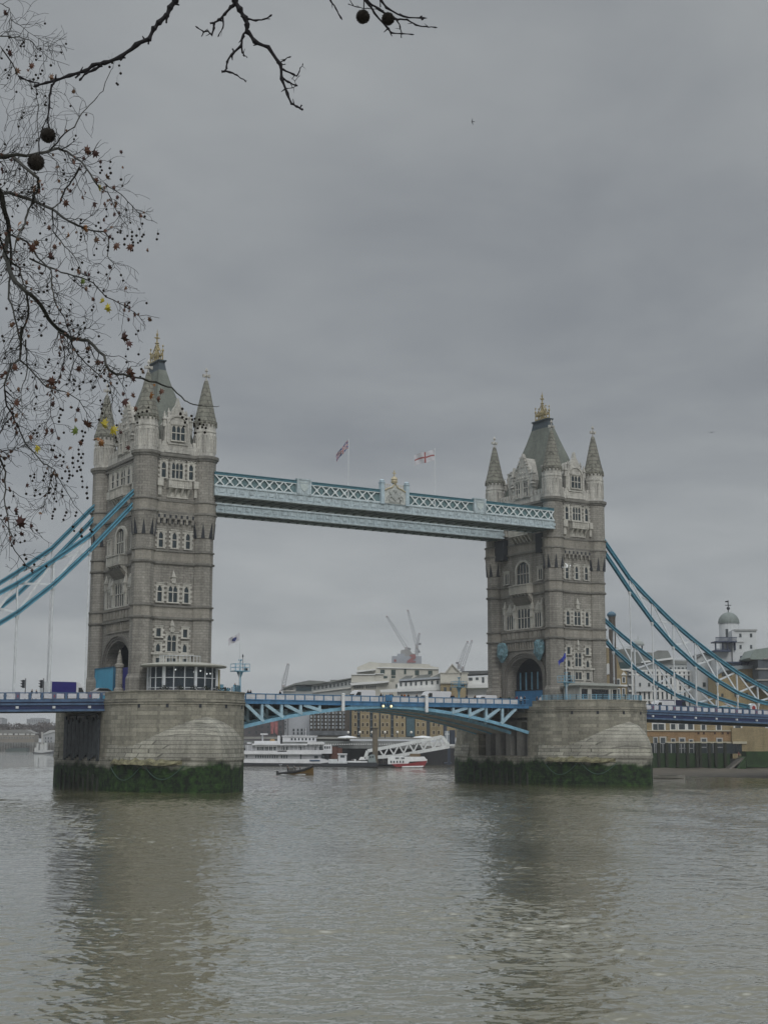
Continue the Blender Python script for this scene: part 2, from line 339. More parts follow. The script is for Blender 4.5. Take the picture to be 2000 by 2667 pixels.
def build_tower():
    t = thing('bridge_tower', '', 'tower', (0,0,0))
    # masonry core with the road archway running through
    c = MB()
    prof = [(-9.75,14.6),(-5.5,14.6)]+[(-a,b) for a,b in arc_pts(5.5,20.0,24.0,18)]+[(5.5,14.6),(9.75,14.6),(9.75,26.2),(-9.75,26.2)]
    c.prism(prof, -PO, PO, 'x')
    c.box(-PO, PO, -WO, WO, 26.2, 44.2)
    c.box(-PO-.02, PO+.02, -WO-.12, WO+.12, 44.2, 54.0)
    c.build('wall', GRAN, t)
    v = MB(); a = arc_pts(5.46,20.0,23.95,18); b_ = arc_pts(5.4,20.0,23.88,18); v.prism([(5.46,14.85)]+a+[(-5.46,14.85),(-5.4,14.85)]+b_[::-1]+[(5.4,14.85)], -PO+2.0, PO-1.2, 'x'); v.build('archway_shade_lining', SHADOW, t)  # added near-black lining, paints the dark inside of the archway
    b = MB(); b.box(-PO-.05, PO+.05, -WO-.1, WO+.1, 27.35, 29.05); b.box(-PO-.05, PO+.05, -WO-.1, WO+.1, 36.15, 37.9); b.box(-PO-.1, PO+.1, -WO-.2, WO+.2, 44.3, 46.0)
    b.build('dressed_band', GRAN2, t)
    s = MB()
    for z, h, pr in ((27.25,.34,.32),(29.15,.3,.28),(36.05,.36,.34),(38.0,.3,.28),(44.2,.34,.36),(46.1,.3,.32)): ring_band(s, z, h, pr)
    s.parts('string_course', CORN, t, .2)
    s = MB(); ring_band(s, 53.55, .5, .55); ring_band(s, 53.15, .32, .35)
    for T, o, hw in ((TW,WO,3.4),(TN,PO,7.4),(TE,WO,3.4),(TS,PO,7.4)):
        q = MB(T); k = -hw
        while k < hw: q.box(k, k+.22, o+.12, o+.48, 52.7, 53.0); k += .55
        s.add(q)
    s.parts('cornice', CORN, t, .2)
    # parapet, pale stone with battlements
    p = MB()
    p.box(-3.6, 3.6, -WO-.2, -WO+.25, 53.8, 55.3); p.box(-3.6, 3.6, WO-.25, WO+.2, 53.8, 55.3)
    p.box(-PO-.1, -PO+.3, -7.8, 7.8, 53.8, 55.2); p.box(PO-.3, PO+.1, -7.8, 7.8, 53.8, 55.2)
    for T, o, hw in ((TW,WO,3.4),(TN,PO,7.4),(TE,WO,3.4),(TS,PO,7.4)):
        q = MB(T); k = -hw
        while k < hw-.3:
            q.box(k, k+.62, o-.2, o+.14, 55.2 if o < 6 else 55.3, 56.0 + (.12 if o < 6 else 0)); k += 1.02
        p.add(q)
    p.parts('parapet', PALE, t, .2)
    # corner turrets
    for sx, sy in ((-1,-1),(1,-1),(-1,1),(1,1)):
        cx, cy = 5.1*sx, 9.26*sy
        tr = MB()
        oc = pi/8
        tr.lathe([(2.15,14.7),(2.15,17.6),(1.85,18.3),(1.78,18.31),(1.78,27.05)], cx, cy, 8, oc, cap=False)
        tr.m = 1; tr.lathe([(1.78,27.05),(2.05,27.1),(2.1,27.35),(1.8,27.45)], cx, cy, 8, oc, cap=False)
        tr.m = 2; tr.lathe([(1.8,27.45),(1.8,29.0)], cx, cy, 8, oc, cap=False)
        tr.m = 1; tr.lathe([(1.8,29.0),(2.03,29.05),(2.03,29.28),(1.74,29.38)], cx, cy, 8, oc, cap=False)
        tr.m = 0; tr.lathe([(1.74,29.38),(1.74,35.85)], cx, cy, 8, oc, cap=False)
        tr.m = 1; tr.lathe([(1.74,35.85),(2.02,35.9),(2.06,36.2),(1.76,36.3)], cx, cy, 8, oc, cap=False)
        tr.m = 2; tr.lathe([(1.76,36.3),(1.76,37.85)], cx, cy, 8, oc, cap=False)
        tr.m = 1; tr.lathe([(1.76,37.85),(1.98,37.9),(1.98,38.12),(1.72,38.2)], cx, cy, 8, oc, cap=False)
        tr.m = 0; tr.lathe([(1.72,38.2),(1.72,40.3)], cx, cy, 8, oc, cap=False)
        tr.lathe([(1.72,40.3),(1.82,41.4),(2.0,43.0),(2.12,44.0)], cx, cy, 16, 0, cap=False)
        tr.m = 1; tr.lathe([(2.12,44.0),(2.3,44.05),(2.3,44.3),(2.05,44.4)], cx, cy, 16, 0, cap=False)
        tr.m = 2; tr.lathe([(2.05,44.4),(2.05,45.95)], cx, cy, 16, 0, cap=False)
        tr.m = 1; tr.lathe([(2.05,45.95),(2.25,46.0),(2.25,46.2),(1.92,46.3)], cx, cy, 16, 0, cap=False)
        tr.m = 0; tr.lathe([(1.92,46.3),(1.92,52.9)], cx, cy, 16, 0, cap=False)
        tr.m = 1; tr.lathe([(1.92,52.9),(2.1,53.0),(2.15,53.25),(2.36,53.35),(2.4,53.8),(1.85,53.95)], cx, cy, 16, 0, cap=False)
        tro = tr.build('turret', [GRAN, CORN, GRAN2], t)
        v = MB()      # dark wedges painting the shade in the corbelling's pointed recesses
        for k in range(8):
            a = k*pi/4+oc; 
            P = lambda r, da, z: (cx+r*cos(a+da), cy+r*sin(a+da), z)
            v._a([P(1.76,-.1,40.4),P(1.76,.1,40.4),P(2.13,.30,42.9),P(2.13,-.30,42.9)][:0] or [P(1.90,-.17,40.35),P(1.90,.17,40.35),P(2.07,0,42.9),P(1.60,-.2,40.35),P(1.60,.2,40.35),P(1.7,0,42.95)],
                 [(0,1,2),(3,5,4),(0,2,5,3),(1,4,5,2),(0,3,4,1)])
        v.build('corbel_shade', SHADOW, tro)
        top = MB()
        top.lathe([(1.80,53.95),(1.80,57.85),(1.88,57.9),(1.88,58.2),(1.77,58.3),(1.77,59.3)], cx, cy, 16, 0)
        for k in range(8):      # blind tracery panels
            a = k*pi/4
            T = lambda u,o,z,a=a,cx=cx,cy=cy: (cx+o*cos(a)-u*sin(a), cy+o*sin(a)+u*cos(a), z)
            q = MB(T); q.box(-.55,-.42,1.73,1.85,54.6,57.3); q.box(.42,.55,1.73,1.85,54.6,57.3); q.prism([(-.42,56.6),(0,57.5),(.42,56.6),(.55,57.3),(0,57.8),(-.55,57.3)],1.73,1.85)
            top.add(q)
        top.build('turret_head', PALE, tro)
        spv = MB(); spv.lathe([(1.8,59.3),(1.96,59.45),(1.98,59.75),(1.84,60.05),(1.5,61.4),(1.13,63.2),(.71,65.2),(.38,66.6),(.28,66.75),(.28,66.9)], cx, cy, 16)
        for k in range(16):
            a = 2*pi*k/16+.1; spv.box(cx+1.84*cos(a)-.12, cx+1.84*cos(a)+.12, cy+1.84*sin(a)-.12, cy+1.84*sin(a)+.12, 58.95, 59.5)
        spo = spv.build('spire', CONE, tro)
        fn = MB(); finial_cross(fn, cx, cy, 66.4, 1.0); fn.build('finial', PALE, spo)
    # main roof
    r = MB()
    zs = [(54.6,4.5,8.3),(57.0,3.75,7.6),(60.0,2.85,6.6),(63.5,1.95,5.35),(67,1.12,3.85),(69.5,.68,2.75)]
    r.rings([[(-a,-b,z),(a,-b,z),(a,b,z),(-a,b,z)] for z,a,b in zs])
    ro = r.build('roof', SLATE, t)
    l = MB(); l.taper(-.68,.68,-2.75,2.75,69.5,-.5,.5,-2.3,2.3,71.1); l.box(-.75,.75,-2.65,2.65,71.1,71.3); l.box(-.62,.62,-2.45,2.45,70.9,71.1)
    l.build('roof_cap', LEAD, ro)
    g = MB()      # gilded cresting and central finial
    for sy in (-1, 1):
        for sx in (-1, 1):
            x, y = .42*sx, 1.65*sy
            g.lathe([(.13,71.3),(.1,73.0),(.24,73.1),(.2,73.3),(.05,73.5),(.05,73.8),(.2,73.95),(.03,74.2)], x, y, 6)
    for y in (-1.65,-.8,0,.8,1.65):
        for x in (-.42,.42): g.box(x-.06,x+.06,y-.06,y+.06,71.3,72.4)
    for x in (-.42,.42): g.box(x-.09,x+.09,-1.75,1.75,71.3,71.65); g.box(x-.05,x+.05,-1.65,1.65,72.3,72.45)
    for y in (-1.65,1.65): g.box(-.46,.46,y-.09,y+.09,71.3,71.66); g.box(-.42,.42,y-.05,y+.05,72.3,72.46)
    for k in range(-4,5):
        y = k*.37
        for x in (-.42,.42): g.prism([(y-.22,72.4),(y+.22,72.4),(y,72.95)], x-.04, x+.04, 'x')
    for sx, sy in ((-1,-1),(1,-1),(-1,1),(1,1)): g.beam((.4*sx,1.6*sy,72.3),(.12*sx,.2*sy,74.4),.12,.12); g.beam((.4*sx,.8*sy,72.3),(.12*sx,.15*sy,73.6),.1,.1)
    g.lathe([(.5,71.3),(.4,72.6),(.55,72.8),(.25,73.4),(.2,74.6),(.42,74.75),(.14,74.95),(.1,76.1)], 0, 0, 8)
    g.box(-.45,.45,-.08,.08,75.6,75.8); g.box(-.08,.08,-.45,.45,75.61,75.79)
    g.lathe([(.07,76.0),(.2,76.15),(.22,76.4),(.08,76.55),(.02,77.3)], 0, 0, 6)
    g.build('crown_finial', GOLD, ro)
    # river-side gable dormer (west, east)
    for T in (TW, TE):
        d = MB(T); o = WO+.15
        d.prism([(-2.6,53.95),(2.6,53.95),(2.6,55.6),(2.25,56.0),(2.25,58.4),(1.95,58.7),(1.95,59.6),(1.2,60.3),(.9,61.2),(.35,62.0),(0,63.2),(-.35,62.0),(-.9,61.2),(-1.2,60.3),(-1.95,59.6),(-1.95,58.7),(-2.25,58.4),(-2.25,56.0),(-2.6,55.6)], o-.75, o)
        d.prism([(-1.95,56),(1.95,56),(1.95,58.9),(0,61.6),(-1.95,58.9)], 2.2, o-.75)
        d.box(-1.75,1.75,o,o+.22,55.35,55.6); d.box(-2.3,2.3,o,o+.3,53.95,54.3)
        d.box(-1.9,-1.65,o,o+.2,55.6,59.0); d.box(1.65,1.9,o,o+.2,55.6,59.0)
        ar = arc_pts(1.7,58.9,60.3,10); arI = arc_pts(1.45,58.9,60.0,10)
        d.prism(ar+arI[::-1], o, o+.18)
        for x in (-2.3, 2.3): pinnacle(d, x, o-.2, 58.2, 2.6, .5)
        for x in (-1.55,1.55): pinnacle(d, x, o-.3, 59.9, 1.5, .32)
        d.lathe([(.1,63.0),(.22,63.3),(.05,63.8)], 0, o-.35, 6) if False else None
        go = d.build('gable', PALE, t)
        w_ = win(T, 0.05, 2.25, 56.15, 58.5, o, 3, 57.3, go, quoin=False, sur=.12) if T is TW else None
    # portal-side gables, taller and traceried
    for T in (TN, TS):
        d = MB(T); o = PO+.05
        d.prism([(-3.4,53.95),(3.4,53.95),(3.4,57.2),(3.0,57.5),(3.0,58.6),(2.6,59.0),(1.7,60.6),(.8,62.4),(0,64.0),(-.8,62.4),(-1.7,60.6),(-2.6,59.0),(-3.0,58.6),(-3.0,57.5),(-3.4,57.2)], o-.7, o)
        d.prism([(-2.9,55),(2.9,55),(2.9,58.4),(0,63.2),(-2.9,58.4)], .5, o-.7)
        for s_ in (-1,1):
            for k in range(7):     # crockets up the slope
                u = s_*(2.6-2.6*k/7.5); z = 59.0+5*k/7.5; d.box(u-.16,u+.16,o-.5,o+.16,z-.05,z+.28)
            pinnacle(d, s_*3.2, o-.15, 58.2, 3.0, .6); pinnacle(d, s_*3.2, o-.15, 56.9, 1.3, .8)
        d.box(-2.7,2.7,o,o+.2,54.9,55.15)
        for z, n in ((60.0,3),(61.3,2),(59.1,5)):
            for k in range(n): u = (k-(n-1)/2)*.72; d.prism([(u-.24,z),(u,z-.3),(u+.24,z),(u,z+.34)], o, o+.12)
        go = d.build('gable', PALE, t)
        if T is TN:
            for u in (-1.25,1.25): win(T, u, 1.25, 55.4, 58.2, o, 2, 57.0, go, quoin=False, sur=.22)
    # chimneys by the gables
    for x, y in ((-3.6,5.4),(-3.6,-5.4),(3.6,5.4),(3.6,-5.4)):
        ch = MB(); ch.box(x-.55,x+.55,y-.6,y+.6,55,60.9); ch.box(x-.7,x+.7,y-.75,y+.75,60.6,60.95); ch.box(x-.3,x+.3,y-.35,y+.35,60.95,61.3)
        ch.build('chimney', PALE, t)
    # windows, river face
    for u in (-2.3, 2.45): win(TW, u, .72, 49.9, 52.35, WO+.12, 1, 51.2, t)
    win(TW, .05, 1.9, 49.9, 52.35, WO+.12, 3, 51.2, t)
    bal = balcony(TW, .25, 2.0, 48.1, 49.5, WO+.12, 1.1, 4, t)
    q = MB(TW)
    for u in (-2.95, 3.35): q.box(u-.5,u+.5,WO+.12,WO+.75,48.35,49.55); q.box(u-.3,u+.3,WO+.12,WO+.5,46.9,48.35)
    q.box(-1.6,2.1,WO+.12,WO+.3,46.6,48.1)
    q.parts('balcony_pedestal', TRIM, bal, .02)
    for u in (-2.42,-.08,2.25): win(TW, u, .72, 38.6, 41.0, WO, 1, 39.8, t)
    q = MB(TW)
    q.box(-3.5,3.5,WO,WO+.42,43.15,44.0)
    for k in range(7): u = -2.95+k*.98; q.box(u-.2,u+.2,WO,WO+.4,42.35,43.15)
    q.build('corbel_table', GRAN, t)
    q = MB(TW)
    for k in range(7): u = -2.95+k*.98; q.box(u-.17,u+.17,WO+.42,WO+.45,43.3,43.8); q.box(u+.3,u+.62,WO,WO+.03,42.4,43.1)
    q.build('corbel_shade', SHADOW, t)  # dark patches painting shade on and between the corbels
    for u in (-2.38,2.2): win(TW, u, .75, 29.9, 32.4, WO, 1, 31.4, t)
    win(TW, -.12, 1.5, 29.9, 32.4, WO, 2, 31.4, t)
    q = MB(TW); pinnacle(q, -.12, WO+.2, 32.8, 2.1, .6); q.box(-.55,.3,WO,WO+.3,33.1,33.5); q.box(-.4,.16,WO,WO+.3,33.9,34.2)
    pinnacle(q, -.15, WO+.2, 25.0, 2.1, .6); q.box(-.6,.3,WO,WO+.3,25.3,25.7); q.box(-.45,.16,WO,WO+.3,26.1,26.4)
    q.parts('pinnacle_ornament', TRIM, t, .1)
    for u in (-2.38,2.15):
        win(TW, u, .75, 24.35, 25.55, WO, 1, None, t, arch=False)
        win(TW, u, .7, 22.0, 23.2, WO, 1, None, t)
        win(TW, u, .72, 19.7, 20.9, WO, 1, None, t, arch=False)
    win(TW, -.12, 1.5, 22.1, 24.6, WO, 2, 23.6, t)
    win(TW, -.12, 1.5, 19.7, 20.9, WO, 2, None, t, arch=False)
    q = MB(TW); q.box(-3.7,3.6,WO,WO+.5,21.4,21.75); q.box(-3.5,3.4,WO,WO+.25,18.9,19.2)
    for u in (-3.1,-1.5,1.3,3.0): q.box(u-.18,u+.18,WO,WO+.3,19.2,21.4)
    q.build('ledge', TRIM, t)
    # windows, portal face
    N = TN; o = PO
    win(N, .1, 3.9, 29.7, 33.5, o, 4, [31.6], t, sur=.4, quoin=False)
    for u in (-4.4,4.5): win(N, u, 2.0, 29.7, 32.4, o, 3, None, t, sur=.4, quoin=False)
    q = MB(N)
    for u in (-5.9,5.9): q.box(u-.35,u+.35,o,o+.3,29.6,32.9); pinnacle(q,u,o+.2,32.6,2.6,.6)
    for u in (-2.6,2.8): pinnacle(q,u,o+.2,31.6,3.4,.7); q.box(u-.3,u+.3,o,o+.35,29.4,31.7)
    for u in (-4.4,4.5): q.prism([(u-1.3,32.9),(u+1.3,32.9),(u,34.6)],o,o+.2)
    q.parts('niche', TRIM, t, .1)
    q = MB(N); q.taper(-2.6,2.8,o,o+.05,33.9,-2.6,2.8,o,o+1.4,35.6); q.build('canopy', DARKST, t)
    balcony(N, .1, 2.9, 36.2, 37.9, o, 1.5, 6, t)
    # great arched window
    A = arc_pts(2.4,40.9,42.9,14); A2 = arc_pts(1.95,40.9,42.45,14)
    q = MB(N); q.prism([(x+.1,z) for x,z in [(2.4,38.2)]+A+[(-2.4,38.2),(-1.95,38.2)]+A2[::-1]+[(1.95,38.2)]], o, o+.4)
    for u in (-.98,0,.98): q.box(u+.05,u+.16,o,o+.22,38.2,42.0)
    q.box(-1.85,2.05,o,o+.2,40.1,40.25); q.box(-2.8,3.0,o,o+.5,37.95,38.2)
    wo = q.build('window', TRIM, t)
    MB(N).prism([(x+.1,z) for x,z in [(1.95,38.2)]+A2+[(-1.95,38.2)]], o+.005, o+.06).build('pane', PANE, wo)
    for u in (-5.3,5.4): win(N, u, 1.1, 38.7, 40.7, o, 2, None, t, sur=.35, quoin=False)
    # upper portal storey: tall lights and a bracketed balcony
    for u, wd, n in ((-4.6,1.2,1),(-2.4,1.2,1),(.1,2.2,2),(2.6,1.2,1),(4.8,1.2,1)): win(N, u, wd, 49.6, 52.3, o+.02, n, 51.0, t, sur=.3, quoin=False)
    balcony(N, .1, 3.1, 47.5, 49.2, o+.02, 1.35, 6, t)
    q = MB(N)
    for u in (-5.6,5.8): q.box(u-.6,u+.6,o,o+.6,48.0,49.3)
    for u in (-5.9,-3.5,-1.2,1.4,3.7,6.0): q.box(u-.18,u+.18,o+.02,o+.3,49.4,52.9)
    q.parts('buttress', TRIM, t, .02)
    # carved band and arch mouldings
    q = MB(N)
    for k in range(10): u = -6.3+k*1.4; q.box(u-.5,u+.5,o+.05,o+.2,27.65,28.85)
    q.box(-6.9,6.9,o,o+.3,29.1,29.35)
    for k in range(14): u = -5.2+k*.8; q.box(u-.12,u+.12,o,o+.22,25.7,26.9)
    q.box(-5.5,5.5,o,o+.2,25.4,25.65)
    q.build('carved_band', GRAN2, t)
    for T in (TN, TS):
        q = MB(T)
        for r0, r1, za0, za1, pr in ((5.5,5.85,24.0,24.35,.1),(5.9,6.25,24.4,24.7,.26),(6.3,6.85,24.75,25.2,.42)):
            a = arc_pts(r1,20.0,za1,18); b_ = arc_pts(r0,20.0,za0,18)
            q.prism([(r1,15)]+a+[(-r1,15),(-r0,15)]+b_[::-1]+[(r0,15)], o, o+pr)
        q.build('portal_arch', DARKST, t)
    return t
tower0 = build_tower()
tower0['label'] = 'nearer Gothic stone tower, on the left pier, with its finials partly behind the bare tree'
tower0['group'] = 'twin bridge towers'
tower1 = copy_tree(tower0); tower1.location.x = SPAN
tower1['label'] = 'farther Gothic stone tower, on the right pier beside the white domed brewery'

# ------------------------------------------------------------------ piers
def outline(hx, ys, ly, kind, n=24):
    """closed outline, counter-clockwise; both noses"""
    def nose(s):
        pts = []
        for k in range(n+1):
            if kind == 'ell':
                a = pi*k/n; pts.append((hx*cos(a), ys+ly*sin(a)))
            else:
                a = k/n*2-1; q = 1-abs(a)
                x = (1 if a < 0 else -1)*hx*(1-q**1.9); pts.append((x, ys+ly*q))
        return pts
    p = nose(1); return p+[(-x,-y) for x,y in p]
def build_pier():
    t = thing('bridge_pier', '', 'pier', (0,0,0))
    b = MB()
    up_ = outline(10.65, 11, 12.6, 'ell'); lo = outline(10.75, 11, 18.0, 'gothic')
    def ring(pl, z, g=0): return [(x*(1+g/10.65), y*(1+g/24), z) for x,y in pl]
    # body in layers; a bearing recess is cut into each long side below the deck
    def notch(pl, z):
        r = []
        n = len(pl)
        for i,(x,y) in enumerate(pl):
            r.append((x,y,z)); nx, ny = pl[(i+1)%n]
            if x < -10 and nx < -10 and abs(y-ny) > 15: r += [(-10.65,7.8,z),(-7.6,7.8,z),(-7.6,-7.8,z),(-10.65,-7.8,z)]
            if x > 10 and nx > 10 and abs(y-ny) > 15: r += [(10.65,-7.8,z),(7.6,-7.8,z),(7.6,7.8,z),(10.65,7.8,z)]
        return r
    b.rings([ring(up_, 4.0), ring(up_, 5.4)])
    b.rings([notch(up_, 5.4), notch(up_, 12.4)])
    b.rings([ring(up_, 12.4), ring(up_,13.45), ring(up_,13.45,.16), ring(up_,13.62,.16), ring(up_,13.62,.03), ring(up_,13.8,.03), ring(up_,13.8,.18), ring(up_,14.0,.18), ring(up_,14.0,.04), ring(up_,14.2,.04), ring(up_,14.2,.12), ring(up_,14.35,.06), ring(up_,14.35)], cap=(True,True))
    b.build('pier_body', PIERM, t)
    # parapet wall around the pier head (open to the road)
    for s_ in (-1,1):
        p = MB()
        pl = [(x,y) for x,y in up_ if y*s_ > 10.9]
        if s_ < 0: pl = pl
        inn = [(x*.955, 11*s_+(y-11*s_)*.955) for x,y in pl]
        n = len(pl)
        vs = [(x,y,14.3) for x,y in pl]+[(x,y,15.3) for x,y in pl]+[(x,y,14.3) for x,y in inn]+[(x,y,15.3) for x,y in inn]
        fs = []
        for i in range(n-1): fs += [(i,i+1,n+i+1,n+i),(2*n+i+1,2*n+i,3*n+i,3*n+i+1),(n+i,n+i+1,3*n+i+1,3*n+i),(2*n+i,2*n+i+1,i+1,i)]
        fs += [(0,n,3*n,2*n),(n-1,2*n-1,4*n-1,3*n-1)]
        p._a(vs, fs)
        cop = [(x*1.012,y*1.006) for x,y in pl]; ci = [(x*.945, 11*s_+(y-11*s_)*.94) for x,y in pl]
        vs = [(x,y,15.3) for x,y in cop]+[(x,y,15.46) for x,y in cop]+[(x,y,15.3) for x,y in ci]+[(x,y,15.46) for x,y in ci]
        p._a(vs, fs)
        for sx in (-1,1): p.box(min(10.15*sx,10.65*sx),max(10.15*sx,10.65*sx),min(9.3*s_,11*s_),max(9.3*s_,11*s_),14.32,15.4)
        p.build('parapet', PIERM, t)
    MB().box(-10.6,10.6,-9.2,9.2,14.1,14.4).build('pavement', CONC, t)
    # pointed cutwaters with their domed caps
    c = MB()
    c.rings([ring(lo,-3), ring(lo,5.2)], cap=(True,True))
    ks = 9
    def cap_ring(k, ns):
        q = k/ks; r = []
        for x,y in ns:
            s_ = 1 if y > 0 else -1; f = 1-.40*q**1.25
            r.append((x*(1-.10*q), s_*11+(y-s_*11)*f, 6.9+4.9*sin(q*pi/2)**.9))
        return r
    for e_ in (-1,1):
        ns = [(x,y) for x,y in lo if y*e_ > 10.9]
        c.rings([ring(ns,5.2), ring(ns,5.2,.12), ring(ns,5.6,.12), ring(ns,6.2)]+[cap_ring(k, ns) for k in range(ks+1)], cap=(False,True))
    c.build('cutwater', DOME, t)
    sl = MB(); rs = []
    for k in range(15):
        q = k/14; y = -13.2-11.5*q; v = (abs(y)-11)/18.0; x = -10.85*(1-v**1.9); w_ = .75*sin(pi*min(1,max(.04,q)))**.5+.05; h_ = .5+.12*sin(k*2.3)
        n_ = Vector((-1,-.45-.4*q,0)).normalized(); rs.append([(x+.1,y,4.45),(x+n_.x*w_,y+n_.y*w_,4.5),(x+n_.x*w_*.9,y+n_.y*w_*.9,4.5+h_*.7),(x+.1,y,4.6+h_*1.5)])
    rs = [[(p[0]+random.uniform(-.1,.1), p[1]+random.uniform(-.2,.2), p[2]+random.uniform(-.14,.14)) for p in r] for r in rs]; sl.rings(rs); sl.build('silt_ledge', plain('silt_ledge', (.17,.16,.095), .9, .7, 1.4, 0, .15), t)
    h = MB()      # drain holes in the face of the pier head
    for y in (-11,):
        for a in (.62,1.02,1.47,1.9,2.35):
            x = 10.66*cos(a+pi); yy = -11-12.62*sin(a)
            nx, ny = cos(a+pi), -sin(a); h.beam((x-nx*.3,yy-ny*.3,13.2),(x+nx*.03,yy+ny*.03,13.2),.42,.6)
    h.parts('drain_hole', SHADOW, t)
    f = MB()      # timber fenders and bearing pillars in the side recess
    for sx in (-1,1):
        for y in (-6.6,-3.4,0,3.4,6.6): f.box(min(7.6*sx,9.3*sx),max(7.6*sx,9.3*sx),y-.75,y+.75,5.4,11.6)
        f.box(min(7.6*sx,10.2*sx),max(7.6*sx,10.2*sx),-7.7,7.7,11.6,11.9)
    f.parts('bearing_pillar', CONC, t)
    f = MB()
    for k in range(9):
        y = 9-k*2.1
        for sx in (-1,1): f.box(min(10.75*sx,11.0*sx),max(10.75*sx,11.0*sx),y-.16,y+.16,-.5,3.4-(k%3)*.5)
    f.parts('fender_timber', plain('wet_timber', (.02,.024,.016), .8), t)
    ch = MB()
    for y0, y1, a0, a1 in ((-13,-19.5,4.0,4.6),(-19.5,-25,4.6,4.4)):
        pts = []
        for k in range(13):
            q = k/12; y = y0+(y1-y0)*q; v = (abs(y)-11)/18.0; x = -10.9*(1-v**1.9)-.05; z = a0+(a1-a0)*q-2.1*sin(pi*q)
            pts.append((x,y-.15,z))
        ch.tube(pts, .07, 5)
    ch.parts('mooring_chain', plain('weedy_chain', (.03,.07,.05), .7), t)
    return t
pier0 = build_pier(); pier0['label'] = 'nearer granite bridge pier with green weed below and a glass pavilion on top'; pier0['group'] = 'river piers'
q = MB()  # invented boards; their dark colour paints the shade under the left deck
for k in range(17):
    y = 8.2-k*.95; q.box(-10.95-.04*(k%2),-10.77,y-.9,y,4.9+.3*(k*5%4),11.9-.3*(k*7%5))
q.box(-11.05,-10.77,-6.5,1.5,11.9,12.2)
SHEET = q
pier1 = copy_tree(pier0); pier1.location.x = SPAN; SHEET.build('under_deck_shade_boards', plain('painted_deck_shade', (.045,.055,.062), .7, .8, .9, 0, .1), pier0)
pier1['label'] = 'farther granite bridge pier beside the muddy shore, holding up the right tower'

# ------------------------------------------------------------------ high level walkways
def walkway(y0, y1, label):
    t = thing('high_level_walkway', label, 'walkway', (0,0,0), 0, 'high level walkways between the towers')
    X0, X1 = 6.2, SPAN-6.3
    g = MB()
    for s_, y in ((-1,y0),(1,y1)):
        yo = y; yi = y-s_*.5
        a, b_ = min(yo,yi), max(yo,yi)
        g.box(X0,X1,a,b_,47.75,48.95); g.box(X0,X1,min(yo+s_*.25,yi),max(yo+s_*.25,yi),47.5,47.75); g.box(X0,X1,min(yo+s_*.16,yi),max(yo+s_*.16,yi),48.95,49.15)
        k = X0+.3
        while k < X1-.6:
            g.box(k,k+.16,min(yo,yo+s_*.12),max(yo,yo+s_*.12),47.76,48.94)
            g.box(k+.55,k+1.35,min(yo,yo+s_*.1),max(yo,yo+s_*.1),48.1,48.6); k += 1.8
    g.parts('fascia_girder', WKB, t)
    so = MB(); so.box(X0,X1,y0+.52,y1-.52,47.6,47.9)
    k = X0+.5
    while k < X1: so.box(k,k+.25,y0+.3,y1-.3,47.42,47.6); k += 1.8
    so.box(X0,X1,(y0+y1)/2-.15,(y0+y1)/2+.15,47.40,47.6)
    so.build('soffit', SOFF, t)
    gl = MB(); gl.box(X0,X1,y0+.32,y0+.36,49.1,51.0); gl.box(X0,X1,y1-.36,y1-.32,49.1,51.0)
    gl.parts('glazing', WKG, t)
    tp = MB()
    for y in (y0,y1-.45): tp.box(X0,X1,y,y+.45,50.95,51.2); tp.box(X0,X1,y+.06,y+.39,51.2,51.35); tp.box(X0,X1,y-.05,y+.5,51.35,51.45)
    tp.rings([[(X0,y0+.45,51.2),(X1,y0+.45,51.2),(X1,y0+.45,51.3),(X0,y0+.45,51.3)],[(X0,(y0+y1)/2,51.2),(X1,(y0+y1)/2,51.2),(X1,(y0+y1)/2,51.55),(X0,(y0+y1)/2,51.55)],[(X0,y1-.45,51.2),(X1,y1-.45,51.2),(X1,y1-.45,51.3),(X0,y1-.45,51.3)]])
    tp.build('roof', WKT, t)
    la = MB()
    for s_, y in ((-1,y0+.1),(1,y1-.1)):
        k = X0
        zb, zt = 49.15, 50.95
        while k < X1-.9:
            a, b_ = k, min(k+1.8, X1)
            if any(c0-.2 < (a+b_)/2 < c1+.2 for c0, c1 in ((21.1,24),(37.7,43.7),(57.4,60.2))): k += 1.8; continue
            la.beam((a,y,zb),(b_,y,zt),.08,.2,(0,1,0)) if False else None
            la._a([(a-.13,y-.05,zb),(a+.13,y-.05,zb),(b_+.13,y-.05,zt),(b_-.13,y-.05,zt),(a-.13,y+.04,zb),(a+.13,y+.04,zb),(b_+.13,y+.04,zt),(b_-.13,y+.04,zt)],[(0,1,2,3),(4,7,6,5),(0,4,5,1),(1,5,6,2),(2,6,7,3),(3,7,4,0)])
            la._a([(b_-.13,y-.09,zb),(b_+.13,y-.09,zb),(a+.13,y-.09,zt),(a-.13,y-.09,zt),(b_-.13,y+.0,zb),(b_+.13,y+.0,zb),(a+.13,y+.0,zt),(a-.13,y+.0,zt)],[(0,1,2,3),(4,7,6,5),(0,4,5,1),(1,5,6,2),(2,6,7,3),(3,7,4,0)])
            c = (a+b_)/2; la.prism([(c-.3,50.05),(c,49.75),(c+.3,50.05),(c,50.35)], y-.13, y+.06)
            k += 1.8
        la.box(X0,X1,y-.06,y+.05,49.12,49.3); la.box(X0,X1,y-.06,y+.05,50.8,50.96)
    la.parts('lattice', plain('lattice_paint', (.56,.61,.62), .5), t)
    return t
wk0 = walkway(-11.2, -4.9, 'nearer pale blue walkway between the towers, carrying the gold-crowned crest')
wk1 = walkway(4.9, 9.3, 'farther pale blue walkway showing below and behind the crested one')
